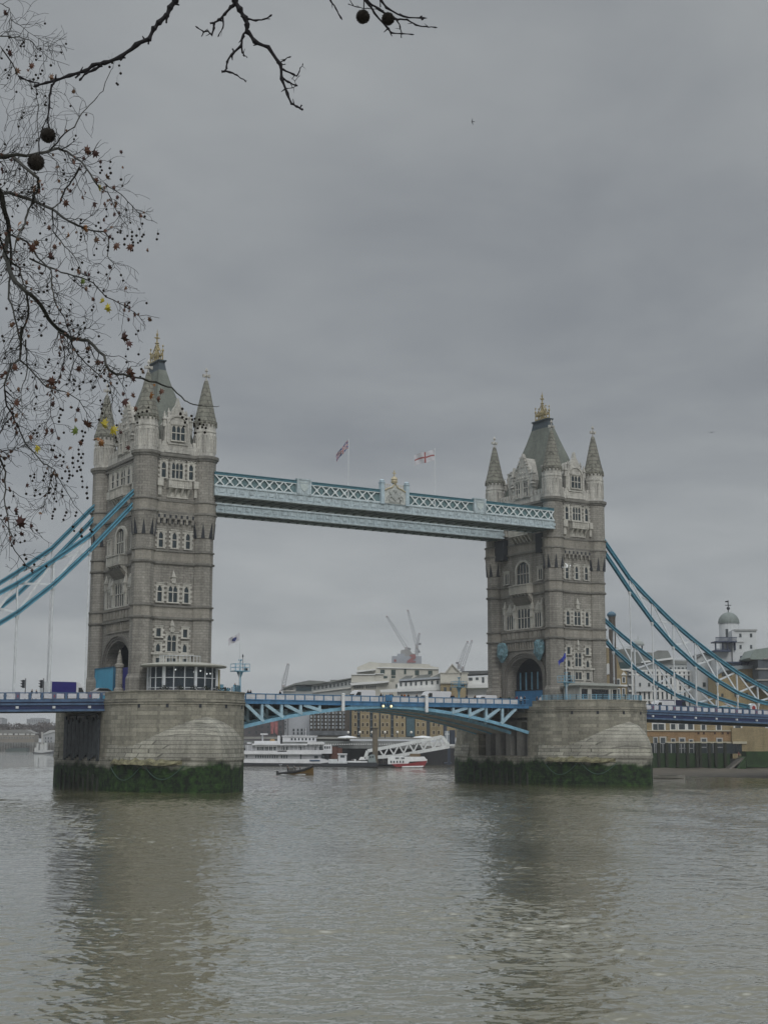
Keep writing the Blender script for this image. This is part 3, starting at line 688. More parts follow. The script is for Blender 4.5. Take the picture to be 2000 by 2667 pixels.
for c0, c1 in ((21.2,23.9),(57.5,60.1)):
    p = MB(); p.box(c0,c1,-11.4,-10.9,49.15,51.55); p.box(c0-.12,c1+.12,-11.5,-10.8,51.55,51.75)
    for x in (c0,c1-.25): p.box(x,x+.25,-11.5,-11.4,49.15,51.55)
    q = (c0+c1)/2
    po = p.build('end_panel', WKB, wk0)
    r = MB(); r.prism([(q-.7,50.9),(q-.7,50.2),(q,49.5),(q+.7,50.2),(q+.7,50.9)],-11.47,-11.4); r.box(q-.9,q+.9,-11.45,-11.4,51.05,51.2); r.build('shield_relief', plain('relief_paint', (.40,.46,.46), .5), po)
e = MB()
for x in (38.0,43.1): e.box(x-.35,x+.35,-11.6,-10.8,48.9,52.6); e.box(x-.45,x+.45,-11.7,-10.7,52.6,52.75); e.lathe([(.42,52.75),(.48,53.05),(.3,53.25)],x,-11.2,8)
eo = e.parts('crest_pillar', LBLUE if False else plain('crest_pillar_paint', (.36,.45,.50), .5), wk0)
e = MB(); e.box(38.3,42.8,-11.45,-10.95,49.1,51.2); e.prism([(38.35,51.2),(42.75,51.2),(42.4,51.8),(41.3,52.1),(40.55,52.9),(39.8,52.1),(38.7,51.8)],-11.42,-11.0)
cp = e.build('crest_panel', plain('crest_stone', (.42,.44,.42), .7, .3, 3), wk0)
e = MB()
e.prism([(39.7,51.1),(39.7,50.3),(40.55,49.6),(41.4,50.3),(41.4,51.1)],-11.62,-11.4)
for s_ in (-1,1):
    pts = [(40.55+s_*(1.0+.15*sin(k*1.3)), -11.5, 49.5+k*.3) for k in range(7)]; e.tube(pts, [.2,.24,.2,.26,.2,.18,.1], 6)
    e.tube([(40.55+s_*1.2,-11.5,50.6),(40.55+s_*1.6,-11.5,50.2),(40.55+s_*1.7,-11.5,49.6)], .1, 5)
e.box(39.3,41.8,-11.55,-11.4,49.3,49.5); e.lathe([(.3,51.1),(.4,51.45),(.15,51.7)],40.55,-11.5,8)
e.build('coat_of_arms', plain('arms_relief', (.33,.35,.34), .7, .4, 4), cp)
e = MB()
cr = [(38.4,51.35),(39.2,51.75),(39.95,52.0),(40.55,52.75),(41.15,52.0),(41.9,51.75),(42.7,51.35)]
e.tube([(x,-11.5,z) for x,z in cr], .13, 6)
e.lathe([(.5,52.8),(.62,53.1),(.5,53.3),(.62,53.45),(.45,53.8),(.12,54.0)],40.55,-11.2,8); e.box(40.47,40.63,-11.28,-11.12,54.0,55.1); e.box(40.2,40.9,-11.27,-11.13,54.5,54.65)
e.build('gold_crown', PALEGOLD, wk0)
e = MB()
for k in range(9): x = 38.7+k*.46; (abs(x-40.55) > .8) and e.lathe([(.05,51.9),(.05,52.35),(.13,52.45),(.02,52.6)],x,-11.2,5)
e.build('cresting', PALEGOLD, wk0)
# dark blocks painting shaded openings under the walkways, part of the far tower
for y0,y1,z0 in ((5.0,8.2,43.3),(-8.0,-5.4,43.6)):
    q = MB(); q.box(-6.4,-5.1,y0,y1,z0,47.3); q.build('walkway_opening_shade', SHADOW, tower1)

# ------------------------------------------------------------------ bascule leaves
def bot(x):   # lower chord, metres above water
    a = abs(x-SPAN/2)/27.8
    return 13.95-.35*a-3.35*a**1.9
def leaf(s_, label):
    t = thing('bascule_leaf', label, 'drawbridge leaf', (0,0,0), 0, 'opening leaves of the drawbridge')
    xa, xb = (10.9, 41.05) if s_ < 0 else (41.2, SPAN-10.9)
    f = MB()
    for y in (-8.6, 8.4):
        f.box(xa,xb,y,y+.2,14.05,14.75)
        f.box(xa,xb,y-.1,y+.3,14.62,14.78); f.box(xa,xb,y-.08,y+.28,14.02,14.12)
    f.parts('fascia', MBLUE, t)
    f = MB()
    n = 16; xs = [xa+(xb-xa)*k/n for k in range(n+1)]
    for y in (-8.45,-3,3,8.15):
        for k in range(n):
            f.beam((xs[k],y+.15,bot(xs[k])),(xs[k+1],y+.15,bot(xs[k+1])),.42,.55)
    f.parts('lower_chord', LBLUE, t)
    d = MB()
    for y in (-8.35,-3,3,8.25):
        k0 = 13.74 if s_ < 0 else SPAN-13.74
        for k in range(8):
            xv = k0-s_*(3.03+3.6*k); xd0 = k0-s_*(3.6*k); xd1 = xd0-s_*(3.35)
            if s_ < 0: 
                if xv > 38: break
            elif xv < 44.3: break
            if 13.9-bot(xv) > .7:
                d.beam((xd0,y,14.0),(xd1 if s_<0 else xd1,y,bot(xd1)+.1),.42,.52)
                d.beam((xv,y+.02,bot(xv)+.2),(xv,y+.02,14.0),.42,.46,(1,0,0))
        # solid web towards the middle joint
        d.prism([(x,z) for x,z in ([(33.6,14.05),(xb,14.05),(xb,bot(xb)),(33.6,bot(33.6))] if s_ < 0 else [(xa,14.05),(48.7,14.05),(48.7,bot(48.7)),(xa,bot(xa))])], y-.05, y+.05)
    d.parts('truss_brace', plain('brace_blue', (.31,.45,.53), .5, .3, 1.3), t)
    u = MB(); u.box(xa,xb,-8.3,8.3,14.1,14.5)
    k = xa+.5
    while k < xb: u.box(k,k+.25,-8.2,8.2,max(13.3,bot(k)+.3),14.1); k += 1.8
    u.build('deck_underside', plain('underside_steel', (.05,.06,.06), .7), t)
    pl = MB()     # curved soffit plates between the lower chords
    for y0,y1 in ((-2.8,2.8),(3.2,8.0)):
        for k in range(n): pl._a([(xs[k],y0,bot(xs[k])-.1),(xs[k+1],y0,bot(xs[k+1])-.1),(xs[k+1],y1,bot(xs[k+1])-.1),(xs[k],y1,bot(xs[k])-.1),(xs[k],y0,bot(xs[k])+.05),(xs[k+1],y0,bot(xs[k+1])+.05),(xs[k+1],y1,bot(xs[k+1])+.05),(xs[k],y1,bot(xs[k])+.05)],[(0,3,2,1),(4,5,6,7),(0,1,5,4),(1,2,6,5),(2,3,7,6),(3,0,4,7)])
    pl.parts('soffit_plate', plain('soffit_grey', (.30,.29,.26), .8, .3, .5), t)
    MB().box(xa,xb,-8.3,8.3,14.5,14.62).build('roadway', ASPH, t)
    r = MB(); ps = []
    for y in (-8.6,8.42):
        r.box(xa,xb,y,y+.18,15.6,15.74)
        x = (13.72 if s_ < 0 else SPAN-13.3); st = 1.82 if s_ < 0 else -1.82
        while xa < x < xb: r.box(x-.09,x+.09,y,y+.18,14.78,15.66); ps.append(x); x += st
    r.parts('parapet_rail', MBLUE, t)
    src = None
    x = 13.72 if s_ < 0 else SPAN-13.3
    st = 1.82 if s_ < 0 else -1.82
    while True:
        x2 = x+st; a, b_ = min(x,x2)+.12, max(x,x2)-.12
        if b_ > xb or a < xa: break
        if src is None:
            q = MB(); q.box(-.79,.79,-.04,.04,-.42,.42)
            for k in range(5): q.prism([(-.7+k*.3,-.05-.2),(-.55+k*.3,.0),(-.7+k*.3,.25),(-.85+k*.3+.02,.0)],-.07,-.04)
            src = q.build('parapet_panel', WHITE if False else plain('panel_white', (.50,.51,.53), .55), t); o = src
        else: o = src.copy(); COL.objects.link(o); o.parent = t
        o.location = ((a+b_)/2, -8.5, 15.22); x = x2
    return t
leaf(-1, 'left leaf of the drawbridge, light blue truss rising to the middle')
leaf(1, 'right leaf of the drawbridge, light blue truss falling to the far pier')
for i,(x, lb) in enumerate(((31.7,'white fender post hung on the blue truss left of the river lamps'),(48.6,'white fender post hung on the blue truss right of the river lamps'))):
    q = MB(); q.lathe([(.28,-2.5),(.3,-2.3),(.3,.25),(.36,.3),(.36,.42),(.1,.5)],0,0,10); q.box(-.15,.15,.2,.5,-.6,-.4); q.box(-.15,.15,.2,.5,-1.9,-1.7)
    tag(q.build('fender_post', WHITE), lb, 'post', 'fender posts on the drawbridge').location = (x,-9.15,15.55)
t = thing('navigation_lamp_bracket', 'blue bracket with two lit yellow river lamps at mid span', 'lamp', (40.4,-8.9,13.9))
q = MB(); q.box(-1.0,1.5,-.1,.1,.6,.75)
for x in (-.6,.0,.5,1.1): q.box(x-.07,x+.07,-.08,.08,.1,2.1)
q.box(-.1,1.2,-.12,.1,1.0,2.0)
q.build('bracket', MBLUE, t)
LAMP = emis('river_lamp_glow', (1,.78,.35), 1.6)
for x in (-.75,.85):
    l = MB(); l.lathe([(.1,-.05),(.26,0),(.28,.15),(.2,.35),(.05,.45)],x,-.1,10); lo_ = l.build('lamp_housing', DBLUE, t)
    l = MB(); l.ball((x,-.3,.1),.2,8); l.build('lamp_lens', LAMP, lo_)

# ------------------------------------------------------------------ side spans and chains
def topz(x):
    a = (-10.65-x) if x < 0 else (x-SPAN-10.65)
    return 15.36-.020*max(0,a)
def side_span(s_, label):
    t = thing('side_span_deck', label, 'bridge deck', (0,0,0), 0, 'road decks of the side spans')
    xa = -10.6 if s_ < 0 else SPAN+10.6
    L = 75 if s_ < 0 else 92
    xb = xa+s_*L
    def band(mb, y0, y1, d0, d1):
        za, zb = topz(xa), topz(xb)
        a,b_ = (xa,xb)
        vs = [(a,y0,za-d1),(b_,y0,zb-d1),(b_,y1,zb-d1),(a,y1,za-d1),(a,y0,za-d0),(b_,y0,zb-d0),(b_,y1,zb-d0),(a,y1,za-d0)]
        mb._a(vs, [(0,3,2,1),(4,5,6,7),(0,1,5,4),(1,2,6,5),(2,3,7,6),(3,0,4,7)])
    m_ = MB()
    for y in (-9.3, 9.0):
        band(m_, y, y+.3, 1.0, 1.32); band(m_, y-.12, y+.3, 1.32, 1.42); band(m_, y-.05, y+.3, 1.62, 1.9)
        band(m_, y-.12, y+.4, 2.55, 2.85)
    m_.parts('fascia_girder', DBLUE, t)
    m_ = MB()
    for y in (-9.2, 9.0): band(m_, y, y+.2, 1.42, 1.62); band(m_, y+.05, y+.2, 1.9, 2.55)
    m_.parts('girder_web', plain('web_navy', (.018,.03,.09), .5), t)
    m_ = MB(); band(m_, -9.0, 9.0, 1.3, 1.6); 
    x = xa
    while abs(x-xa) < L-1: z = topz(x); m_.box(x-.15,x+.15,-9,9,z-2.7,z-1.6); x += s_*1.87
    for y in (-5,0,5): band(m_, y-.15, y+.15, 1.6, 2.9)
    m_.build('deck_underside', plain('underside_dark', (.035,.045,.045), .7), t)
    m_ = MB(); band(m_, -9.0, 9.0, 1.17, 1.3); m_.build('roadway', ASPH, t)
    m_ = MB()
    for y in (-9.28, 9.08): band(m_, y, y+.2, 0, .14)
    m_.parts('parapet_rail', DBLUE, t)
    rose = MB(); ball = MB(); src = src2 = None
    k = 0; x = xa+s_*.6
    while abs(x-xa) < min(L, 60)-1:
        z = topz(x); big = (k % 3 == 1)
        q = MB(); hw = .34 if big else .16
        q.box(x-hw,x+hw,-9.4,-9.05,z-1.0,z+(.05 if big else -.02))
        o = q.build('parapet_post', DBLUE if not big else plain('post_mauve', (.10,.12,.19), .5), t) if k < 2 else None
        if k == 0: small_post = o; sx0 = x; sz0 = z
        elif k == 1: big_post = o; bx0 = x; bz0 = z
        else:
            so, x0, z0 = (big_post,bx0,bz0) if big else (small_post,sx0,sz0)
            o = so.copy(); COL.objects.link(o); o.parent = t; o.location = (x-x0,0,z-z0)
        if big:
            rose.box(x-.1,x+.1,-9.44,-9.4,z-.75,z-.35); ball.box(x-.2,x+.2,-9.42,-9.05,z-2.4,z-2.05)
        xn = x+s_*1.87; zc_ = topz((x+xn)/2)
        if src is None:
            q = MB(); q.box(-.62,.62,-.04,.04,-.36,.36)
            for i in range(4): q.prism([(-.5+i*.33,-.28),(-.36+i*.33,0),(-.5+i*.33,.28),(-.64+i*.33+.03,0)],-.07,-.04)
            src = q.build('parapet_panel', plain('panel_white_span', (.50,.51,.55), .55), t); o = src
        else: o = src.copy(); COL.objects.link(o); o.parent = t
        o.location = ((x+xn)/2,-9.2,zc_-.55)
        x = xn; k += 1
    rose.parts('painted_badge', plain('badge_red', (.22,.06,.09), .5), t); ball.parts('girder_stud', OFFW, t)
    return t
side_span(-1, 'navy blue road deck running off the left edge from the nearer pier')
side_span(1, 'navy blue road deck running off the right edge above the muddy shore')
UP = [(6.0,48.1),(7.7,46.4),(13.9,39.6),(19.5,35.3),(25,31.4),(30.6,28.0),(36.3,24.8),(41.8,22.1),(47.6,19.7),(53.7,17.6),(59.7,16.3),(64.4,15.6)]
LO = [(6.0,46.3),(7.7,44.2),(13.8,37.3),(19.4,31.6),(24.8,27.0),(30.6,23.2),(36.4,20.2),(41.9,17.9),(47.7,16.3),(53.6,15.4),(59.7,15.1),(64.4,15.3)]
def chain(s_, y, label):
    t = thing('suspension_chain', label, 'suspension chain', (0,0,0), 0, 'blue suspension chains of the side spans')
    X = (lambda x: -x) if s_ < 0 else (lambda x: SPAN+x)
    nlast = len(UP)-1
    a = MB(); b_ = MB()
    for PL in (UP, LO):
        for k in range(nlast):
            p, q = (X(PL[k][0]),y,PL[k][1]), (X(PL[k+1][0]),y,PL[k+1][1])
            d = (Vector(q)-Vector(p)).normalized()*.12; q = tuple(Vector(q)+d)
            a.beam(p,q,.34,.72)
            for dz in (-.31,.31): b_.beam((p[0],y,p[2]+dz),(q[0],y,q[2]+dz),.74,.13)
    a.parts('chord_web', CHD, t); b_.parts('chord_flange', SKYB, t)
    v = MB(); d = MB()
    for k in range(2, nlast):
        xu, zu = UP[k]; xl, zl = LO[k]
        v.beam((X(xl),y,zl),(X(xu),y,zu),.26,.26,(1,0,0)) if zu-zl > .8 else None
        if k < nlast-1 and UP[k][1]-LO[k][1] > .9:
            d.beam((X(UP[k][0]),y-.08,UP[k][1]),(X(LO[k+1][0]),y-.08,LO[k+1][1]),.34,.12,(0,1,0))
            d.beam((X(LO[k][0]),y+.08,LO[k][1]),(X(UP[k+1][0]),y+.08,UP[k+1][1]),.34,.12,(0,1,0))
    v.parts('web_post', OFFW, t); d.parts('web_diagonal', OFFW, t, -.05)
    h = MB(); j = MB()
    for k in range(2, nlast-1):
        xl, zl = LO[k]; zd = topz(X(xl))-.1
        if zl-zd > .5: h.tube([(X(xl),y,zl-.2),(X(xl),y,zd)], .13, 6); h.lathe([(.19,(zl+zd)/2-.3),(.19,(zl+zd)/2+.3)],X(xl),y,6)
        j.lathe([(.2,zl-1.0),(.34,zl-.6),(.34,zl-.3)],X(xl),y,8); j.lathe([(.3,0),(.3,.0)],0,0,3) if False else None
    h.parts('hanger_rod', OFFW, t); j.parts('hanger_joint', OFFW, t)
    x = X(64.4)
    rg = MB(lambda u,o,z: (x+u, y-o, 15.5+z)); 
    rg.prism([(1.0*cos(2*pi*i/20),1.0*sin(2*pi*i/20)) for i in range(20)], -.5, .5); ro_ = rg.build('pin_joint', OFFW, t)
    rg = MB(lambda u,o,z: (x+u, y-o, 15.5+z)); rg.prism([(.48*cos(2*pi*i/16),.48*sin(2*pi*i/16)) for i in range(16)], .5, .62); rg.build('pin_badge', RED, ro_)
    return t
chain(-1,-9,'nearer blue chain left of the left tower, ending on its front corner turret')
chain(-1, 9,'farther blue chain left of the left tower, passing behind its back turret')
chain(1,-9,'nearer and upper blue chain sweeping down to the right edge from the far tower')
chain(1, 9,'farther and lower blue chain right of the far tower, seen under the nearer one')
# ------------------------------------------------------------------ view-aligned placing of distant things
FH = Vector((sin(YAW), cos(YAW), 0)); RH = Vector((cos(YAW), -sin(YAW), 0)); C0 = Vector((CX, CY, CZ))
def loc(px, py, H):
    """a point seen at photo pixel (px,py), H metres ahead: (lateral, H, height)"""
    d = fw + rt*((px-1000)/FPX) - up*((py-1333.5)/FPX)
    t = H/d.dot(FH); return (d.dot(RH)*t, H, CZ+d.z*t)
def world(px, py, H):
    l, h, z = loc(px, py, H); p = C0+RH*l+FH*h; return Vector((p.x, p.y, z))
class BG:
    """a distant thing facing the quay: root at its base, shapes given in a region's pixels"""
    def __init__(s, name, label, cat, H, reg, px, py, group=None, base=None):
        s.reg = reg; s.H = H; X, Y = s.P(px, py); s.l0, _, s.z0 = loc(X, Y, H)
        if base is not None: s.z0 = base+(.3 if base == 0 else 0)
        p = C0+RH*s.l0+FH*H
        s.root = thing(name, label, cat, (p.x, p.y, s.z0), -YAW, group)
    def P(s, x, y): return s.reg[0]+x/s.reg[2], s.reg[1]+y/s.reg[2]
    def q(s, x, y, h=0):
        X, Y = s.P(x, y); l, _, z = loc(X, Y, s.H); return (l-s.l0, h, z-s.z0)
    def box(s, mb, x0, x1, y0, y1, h0, h1):
        a = s.q(x0, y1); b = s.q(x1, y0); return mb.box(a[0], b[0], h0, h1, a[2], b[2])
    def poly(s, mb, pts, h0, h1):
        return mb.prism([(s.q(x,y)[0], s.q(x,y)[2]) for x,y in pts], h0, h1)
    def tube(s, mb, pts, r, n=5): return mb.tube([s.q(p[0],p[1],p[2] if len(p) > 2 else 0) for p in pts], r, n)
    def beam(s, mb, p, q, w_, h_): return mb.beam(s.q(*p), s.q(*q), w_, h_)
    def part(s, name, mat, fn, parent=None, label=None):
        mb = MB(); fn(mb); return mb.build(name, mat, parent or s.root, label=label)
    def windows(s, rects, mat, name='window', h=-.06, d=.2, frame=None, parent=None):
        for i, (x0,x1,y0,y1) in enumerate(rects):
            mb = MB(); s.box(mb, x0,x1,y0,y1, h-d, h+.3)
            if frame:
                f = MB(); e = (x1-x0)*.28; s.box(f, x0-e,x1+e,y0-e,y1+e*.8, h-d+.06, h+.3)
                fo = f.build(name, frame, parent or s.root); mb.build('pane', mat, fo)
            else: mb.build(name, mat, parent or s.root)
R1=(200,840,4.1475); R2=(200,1300,3.6065); R5=(620,1800,5.53); R6=(880,1800,4.608); R7=(1560,1380,3.77); R8=(1640,1780,4.608)
RB=(900,1560,4.1475); RC=(600,1560,4.1475); RL=(0,1720,5.53); RD=(900,1700,6.381); RS=(1440,1660,6.9125); RT=(1640,1660,6.381)
CREAM = plain('cream_render', (.46,.45,.40), .8, .14, .25)
CREAM2 = plain('white_render', (.60,.61,.60), .8, .12, .2)
WGLASS = glass('distant_window', (.05,.06,.065), .15)
DKG = plain('dark_green_frame', (.03,.055,.05), .6)
YBR = stone('yellow_brick', (.33,.27,.16), (.28,.225,.13), .5, .16, .01, .8, .35)
OBR = stone('orange_brick', (.33,.22,.12), (.29,.19,.10), .5, .16, .01, .8, .35)
DBR = stone('dark_brick', (.10,.085,.07), (.08,.07,.06), .5, .16, .01, .8, .35)
GROOF = plain('grey_slate_roof', (.17,.18,.17), .8, .25, .3)
DROOF = plain('dark_slate_roof', (.075,.08,.08), .8, .25, .3)
STEEL = plain('grey_steel', (.20,.22,.23), .6)
WEED = plain('weeded_wall', (.022,.05,.014), .9, .5, .4, 0, .2)
TIMB = plain('old_timber', (.022,.026,.016), .85, .4, .8)
# ------------------------------------------------------------------ setting: river bed, water, banks
def setting(o, name=None): o['kind'] = 'structure'; return o
wm, wt, wb = newmat('river_water'); L = wt.links
g = nnode(wt, 'ShaderNodeNewGeometry')
rotm = nnode(wt, 'ShaderNodeMapping'); rotm.inputs['Rotation'].default_value = (0,0,YAW+R(4)); rotm.inputs['Scale'].default_value = (.8,1,1); L.new(g.outputs['Position'], rotm.inputs['Vector'])
def wn(sc, det, rg_, dist=0):
    n = nnode(wt, 'ShaderNodeTexNoise', Scale=sc, Detail=det, Roughness=rg_, Distortion=dist); L.new(rotm.outputs[0], n.inputs['Vector']); return n.outputs['Fac']
def wmath(op, a, b, c=None):
    n = nnode(wt, 'ShaderNodeMath', operation=op)
    for i, v in enumerate((a,b,c)):
        if v is None: continue
        if isinstance(v,(int,float)): n.inputs[i].default_value = v
        else: L.new(v, n.inputs[i])
    return n.outputs[0]
swell = wn(.3, 2.0, .5, .3); rip = wn(1.9, 2.0, .5, .6); fine = wn(5.0, 2.0, .5)
patch = wn(.035, 3.0, .6, .8)
amp = nnode(wt, 'ShaderNodeMapRange'); L.new(patch, amp.inputs['Value']); amp.inputs['From Min'].default_value = .35; amp.inputs['From Max'].default_value = .65; amp.inputs['To Min'].default_value = .55; amp.inputs['To Max'].default_value = 1.25
chop = nnode(wt, 'ShaderNodeAttribute', attribute_name='unresolved_chop')
hgt = wmath('MULTIPLY', amp.outputs[0], wmath('MULTIPLY_ADD', rip, wmath('MULTIPLY_ADD', chop.outputs['Fac'], .10, .025), wmath('MULTIPLY', fine, wmath('MULTIPLY_ADD', chop.outputs['Fac'], .012, .010))))
bp = nnode(wt, 'ShaderNodeBump', Strength=1.0, Distance=1.0); L.new(hgt, bp.inputs['Height']); L.new(bp.outputs[0], wb.inputs['Normal']); L.new(bp.outputs[0], wb.inputs['Coat Normal'])
wcr = nnode(wt, 'ShaderNodeValToRGB'); L.new(patch, wcr.inputs[0])
wcr.color_ramp.elements[0].position = .3; wcr.color_ramp.elements[0].color = (.105,.096,.042,1); wcr.color_ramp.elements[1].position = .7; wcr.color_ramp.elements[1].color = (.122,.112,.052,1)
L.new(wcr.outputs[0], wb.inputs['Base Color']); wb.inputs['Roughness'].default_value = .03; wb.inputs['IOR'].default_value = 2.4; wb.inputs['Coat Weight'].default_value = 1.0; wb.inputs['Coat IOR'].default_value = 1.5; wb.inputs['Coat Roughness'].default_value = .03
import numpy as np
def water_grid():
    """wind chop as real waves: a fan of fine cells ahead of the quay, coarser with distance; flat river beyond"""
    d = [3.3]
    while d[-1] < 2900:
        v = d[-1]; d.append(v+(1.0 if v < 32 else (.07+(v-32)*.00085 if v < 160 else .18+(v-160)*.005 if v < 420 else .06*v)))
    d = np.array(d); na = 620
    a = np.linspace(R(-21), R(21), na)
    D, A = np.meshgrid(d, a, indexing='ij')
    Lt = D*np.tan(A); X = CX+RH.x*Lt+FH.x*D; Y = CY+RH.y*Lt+FH.y*D
    rs_ = np.random.RandomState(4); Z = np.zeros_like(X)
    cell = np.maximum(np.gradient(d)[:, None], D*(a[1]-a[0]))
    fa = math.atan2(FH.y, FH.x); keep = np.zeros_like(X); tot = 0
    pat = 0
    for k in range(9):
        th = rs_.uniform(0, 2*pi); wl = 12*1.45**k; pat = pat+np.sin((X*cos(th)+Y*sin(th))*2*pi/wl+rs_.uniform(0, 6.28))
    pat = 1+.26*pat/1.5
    NWV = 96
    for k in range(NWV):
        wl = .30*(4.2/.30)**(k/(NWV-1.0)); th = fa+rs_.normal(0, .85); kx = 2*pi/wl
        amp_ = RMS*math.sqrt(2/NWV)*wl/(2*pi)*(1.25 if wl < .9 else .85)
        fade = np.clip((wl/cell-1.8)/1.6, 0, 1)
        ph = (X*cos(th)+Y*sin(th))*kx+rs_.uniform(0, 6.28)
        keep += fade**2*(1.56 if wl < .9 else .72); tot += (1.56 if wl < .9 else .72)
        Z += amp_*fade*(np.sin(ph)+.18*np.cos(2*ph))
    Z *= np.clip(pat, .35, 1.8)
    nr, nc = X.shape
    co = np.stack([X, Y, Z], -1).reshape(-1, 3).astype(np.float32)
    i = np.arange(nr*nc).reshape(nr, nc); q = np.stack([i[:-1,:-1], i[:-1,1:], i[1:,1:], i[1:,:-1]], -1).reshape(-1, 4).astype(np.int32)
    me = bpy.data.meshes.new('river_water'); me.vertices.add(len(co)); me.vertices.foreach_set('co', co.ravel())
    me.loops.add(q.size); me.loops.foreach_set('vertex_index', q.ravel()); me.polygons.add(len(q))
    me.polygons.foreach_set('loop_start', np.arange(0, q.size, 4, dtype=np.int32)); me.polygons.foreach_set('use_smooth', np.ones(len(q), dtype=bool))
    lost = np.sqrt(np.clip(1-keep/tot, 0, 1)); at_ = me.attributes.new('unresolved_chop', 'FLOAT', 'POINT'); at_.data.foreach_set('value', lost.ravel().astype(np.float32))
    me.update(); me.validate(); me.materials.append(wm)
    o = bpy.data.objects.new('river_water', me); COL.objects.link(o); print('water', len(q)); return o
RMS = .085
o = water_grid(); o.location.z = .5; tag(o, 'grey brown tidal river with wind ripples filling the lower half', 'water', kind='structure')
mb = MB(); mb.box(-1500,2600,-400,3000,-4,.05); o = mb.build('outer_water', wm); tag(o, 'river water beyond the edges of the picture', 'water', kind='structure')
MUD = plain('river_mud', (.062,.052,.036), .8, .45, .25, 0, .3)
def gp(l, h): p = C0+RH*l+FH*h; return (p.x, p.y)
mb = MB()   # muddy foreshore: a gentle wedge
vs = [gp(55,292), gp(57,312), gp(110,272), gp(125,400), gp(40,400), gp(42,345)]
rows = []
nx_, ny_ = 40, 14
for j in range(ny_+1):
    r = []
    for i in range(nx_+1):
        a = i/nx_; b_ = j/ny_
        l = 38+a*90; h0 = 322-a*52+6*sin(a*9)+3*sin(a*23); h = h0+(382-h0)*b_
        x, y = gp(l, h); r.append((x, y, .1+1.6*b_**.8+.12*sin(l*.9+h)*b_+.1*sin(l*.37-h*.5)*b_))
    rows.append(r)
mb.rings(rows, closed=False, cap=(False,False)); tag(mb.build('mud_beach', MUD), 'bare muddy foreshore between the weedy quay wall and the river at right', 'beach', kind='structure')
# near quay the photographer stands on
mb = MB(); pts = [gp(30,3.2), gp(-2.5,3.2), gp(-6.5,16), gp(-45,22), gp(-60,-40), gp(40,-40)]
mb.prism(pts, -3, 6.35, 'z'); tag(mb.build('near_quay', CONC), 'stone quay terrace under the plane trees', 'quay', kind='structure')
# far ground behind the waterfronts
def ground(name, pts, z, lab, mat):
    mb = MB(); mb.prism([gp(*p) for p in pts], -3, z, 'z'); return tag(mb.build(name, mat), lab, 'ground', kind='structure')
ground('south_bank_ground', [(36,386),(130,386),(700,380),(1400,3000),(-260,3000),(-75,540),(-60,478),(36,478)], 6.2, 'built-up far bank behind the bridge', CONC)
ground('far_bank_ground', [(-600,985),(-215,985),(-215,1200),(-160,2900),(-1200,2900)], 4.2, 'low far bank at the left under the deck', CONC)

# ------------------------------------------------------------------ glass pavilion and cabin on the piers
def pavilion():
    cx, cy = -.2, -15.0
    t = thing('glass_pavilion', 'round glazed pavilion with an oval roof on the nearer pier', 'pavilion', (cx,cy,15.0))
    sx, sy = 5.4, 4.6
    def el(f, a): return (sx*f*cos(a), sy*f*sin(a))
    n = 40
    r = MB(); r.rings([[(*el(f,2*pi*i/n),z) for i in range(n)] for f,z in ((1.02,4.15),(1.25,4.25),(1.27,4.45),(1.2,4.62),(.7,4.95))])
    ro = r.build('roof', plain('pavilion_roof', (.33,.33,.29), .7), t)
    r = MB()
    for k in range(14):
        a = pi*1.05+k*.13; p = el(.8,a); r.box(p[0]-.03,p[0]+.03,p[1]-.03,p[1]+.03,4.85,5.9)
    r.rings([[(el(.8,pi*1.05+k*.13)[0],el(.8,pi*1.05+k*.13)[1],5.82+dz) for dz in (0,.07)]+[(el(.79,pi*1.05+k*.13)[0],el(.79,pi*1.05+k*.13)[1],5.82+dz) for dz in (.07,0)] for k in range(14)])
    r.build('roof_railing', OFFW, ro)
    g_ = MB(); g_.rings([[(*el(.98,2*pi*i/n),z) for i in range(n)] for z in (.9,4.2)], cap=(False,False)); 
    gm, gt, gb = newmat('pavilion_glass'); gb.inputs['Base Color'].default_value = (.16,.2,.23,1); gb.inputs['Roughness'].default_value = .03; gb.inputs['Transmission Weight'].default_value = .75; gb.inputs['IOR'].default_value = 1.1
    g_.build('glazing', gm, t)
    mu = MB()
    for i in range(n):
        if i % 2 == 0:
            p = el(1.0,2*pi*i/n); w_ = .2 if i % 6 == 0 else .07; mu.box(p[0]-w_,p[0]+w_,p[1]-w_,p[1]+w_,.2,4.2)
    for z in (.95,2.45): mu.rings([[(*el(f,2*pi*i/n),z+dz) for i in range(n)] for f,dz in ((1.0,0),(1.012,0),(1.012,.1),(1.0,.1))], cap=(False,False))
    mu.build('mullion', OFFW, t)
    b_ = MB(); b_.lathe([(1,.1),(1,.95)],0,0,n,0,sx*.99,sy*.99); b_.build('base_wall', plain('pavilion_base',(.12,.13,.15),.7), t)
    i_ = MB(); i_.box(-4.4,4.3,.2,3.0,.9,4.1); i_.box(-1.7,-.1,-2.8,-2.4,.9,3.9)
    for k in range(5): i_.box(-3.9,-2.2,-3.3,-3.1,1.0+.62*k,1.1+.62*k)
    i_.build('inner_core', plain('pavilion_inner', (.03,.04,.07), .6), t)
    ye = MB(); ye.box(4.6,5.3,-2.0,-1.0,.9,4.0); ye.build('end_panel', plain('ochre_panel', (.42,.36,.19), .7), t)
    for x,y,z in ((-2.7,-3.2,3.7),(1.2,-3.6,3.6),(2.5,-3.0,3.2),(3.0,-3.2,3.25),(4.4,-1.9,3.6),(0.2,-3.5,3.4),(.4,-3.4,3.3)):
        l = MB(); l.ball((x,y,z),.13,8); l.build('ceiling_lamp', emis('warm_lamp', (1,.95,.85), 1.6), t) if False else l.build('ceiling_lamp', PLAMP, t)
    return t
PLAMP = emis('pavilion_lamp', (1,.96,.88), 2.0)
pavilion()
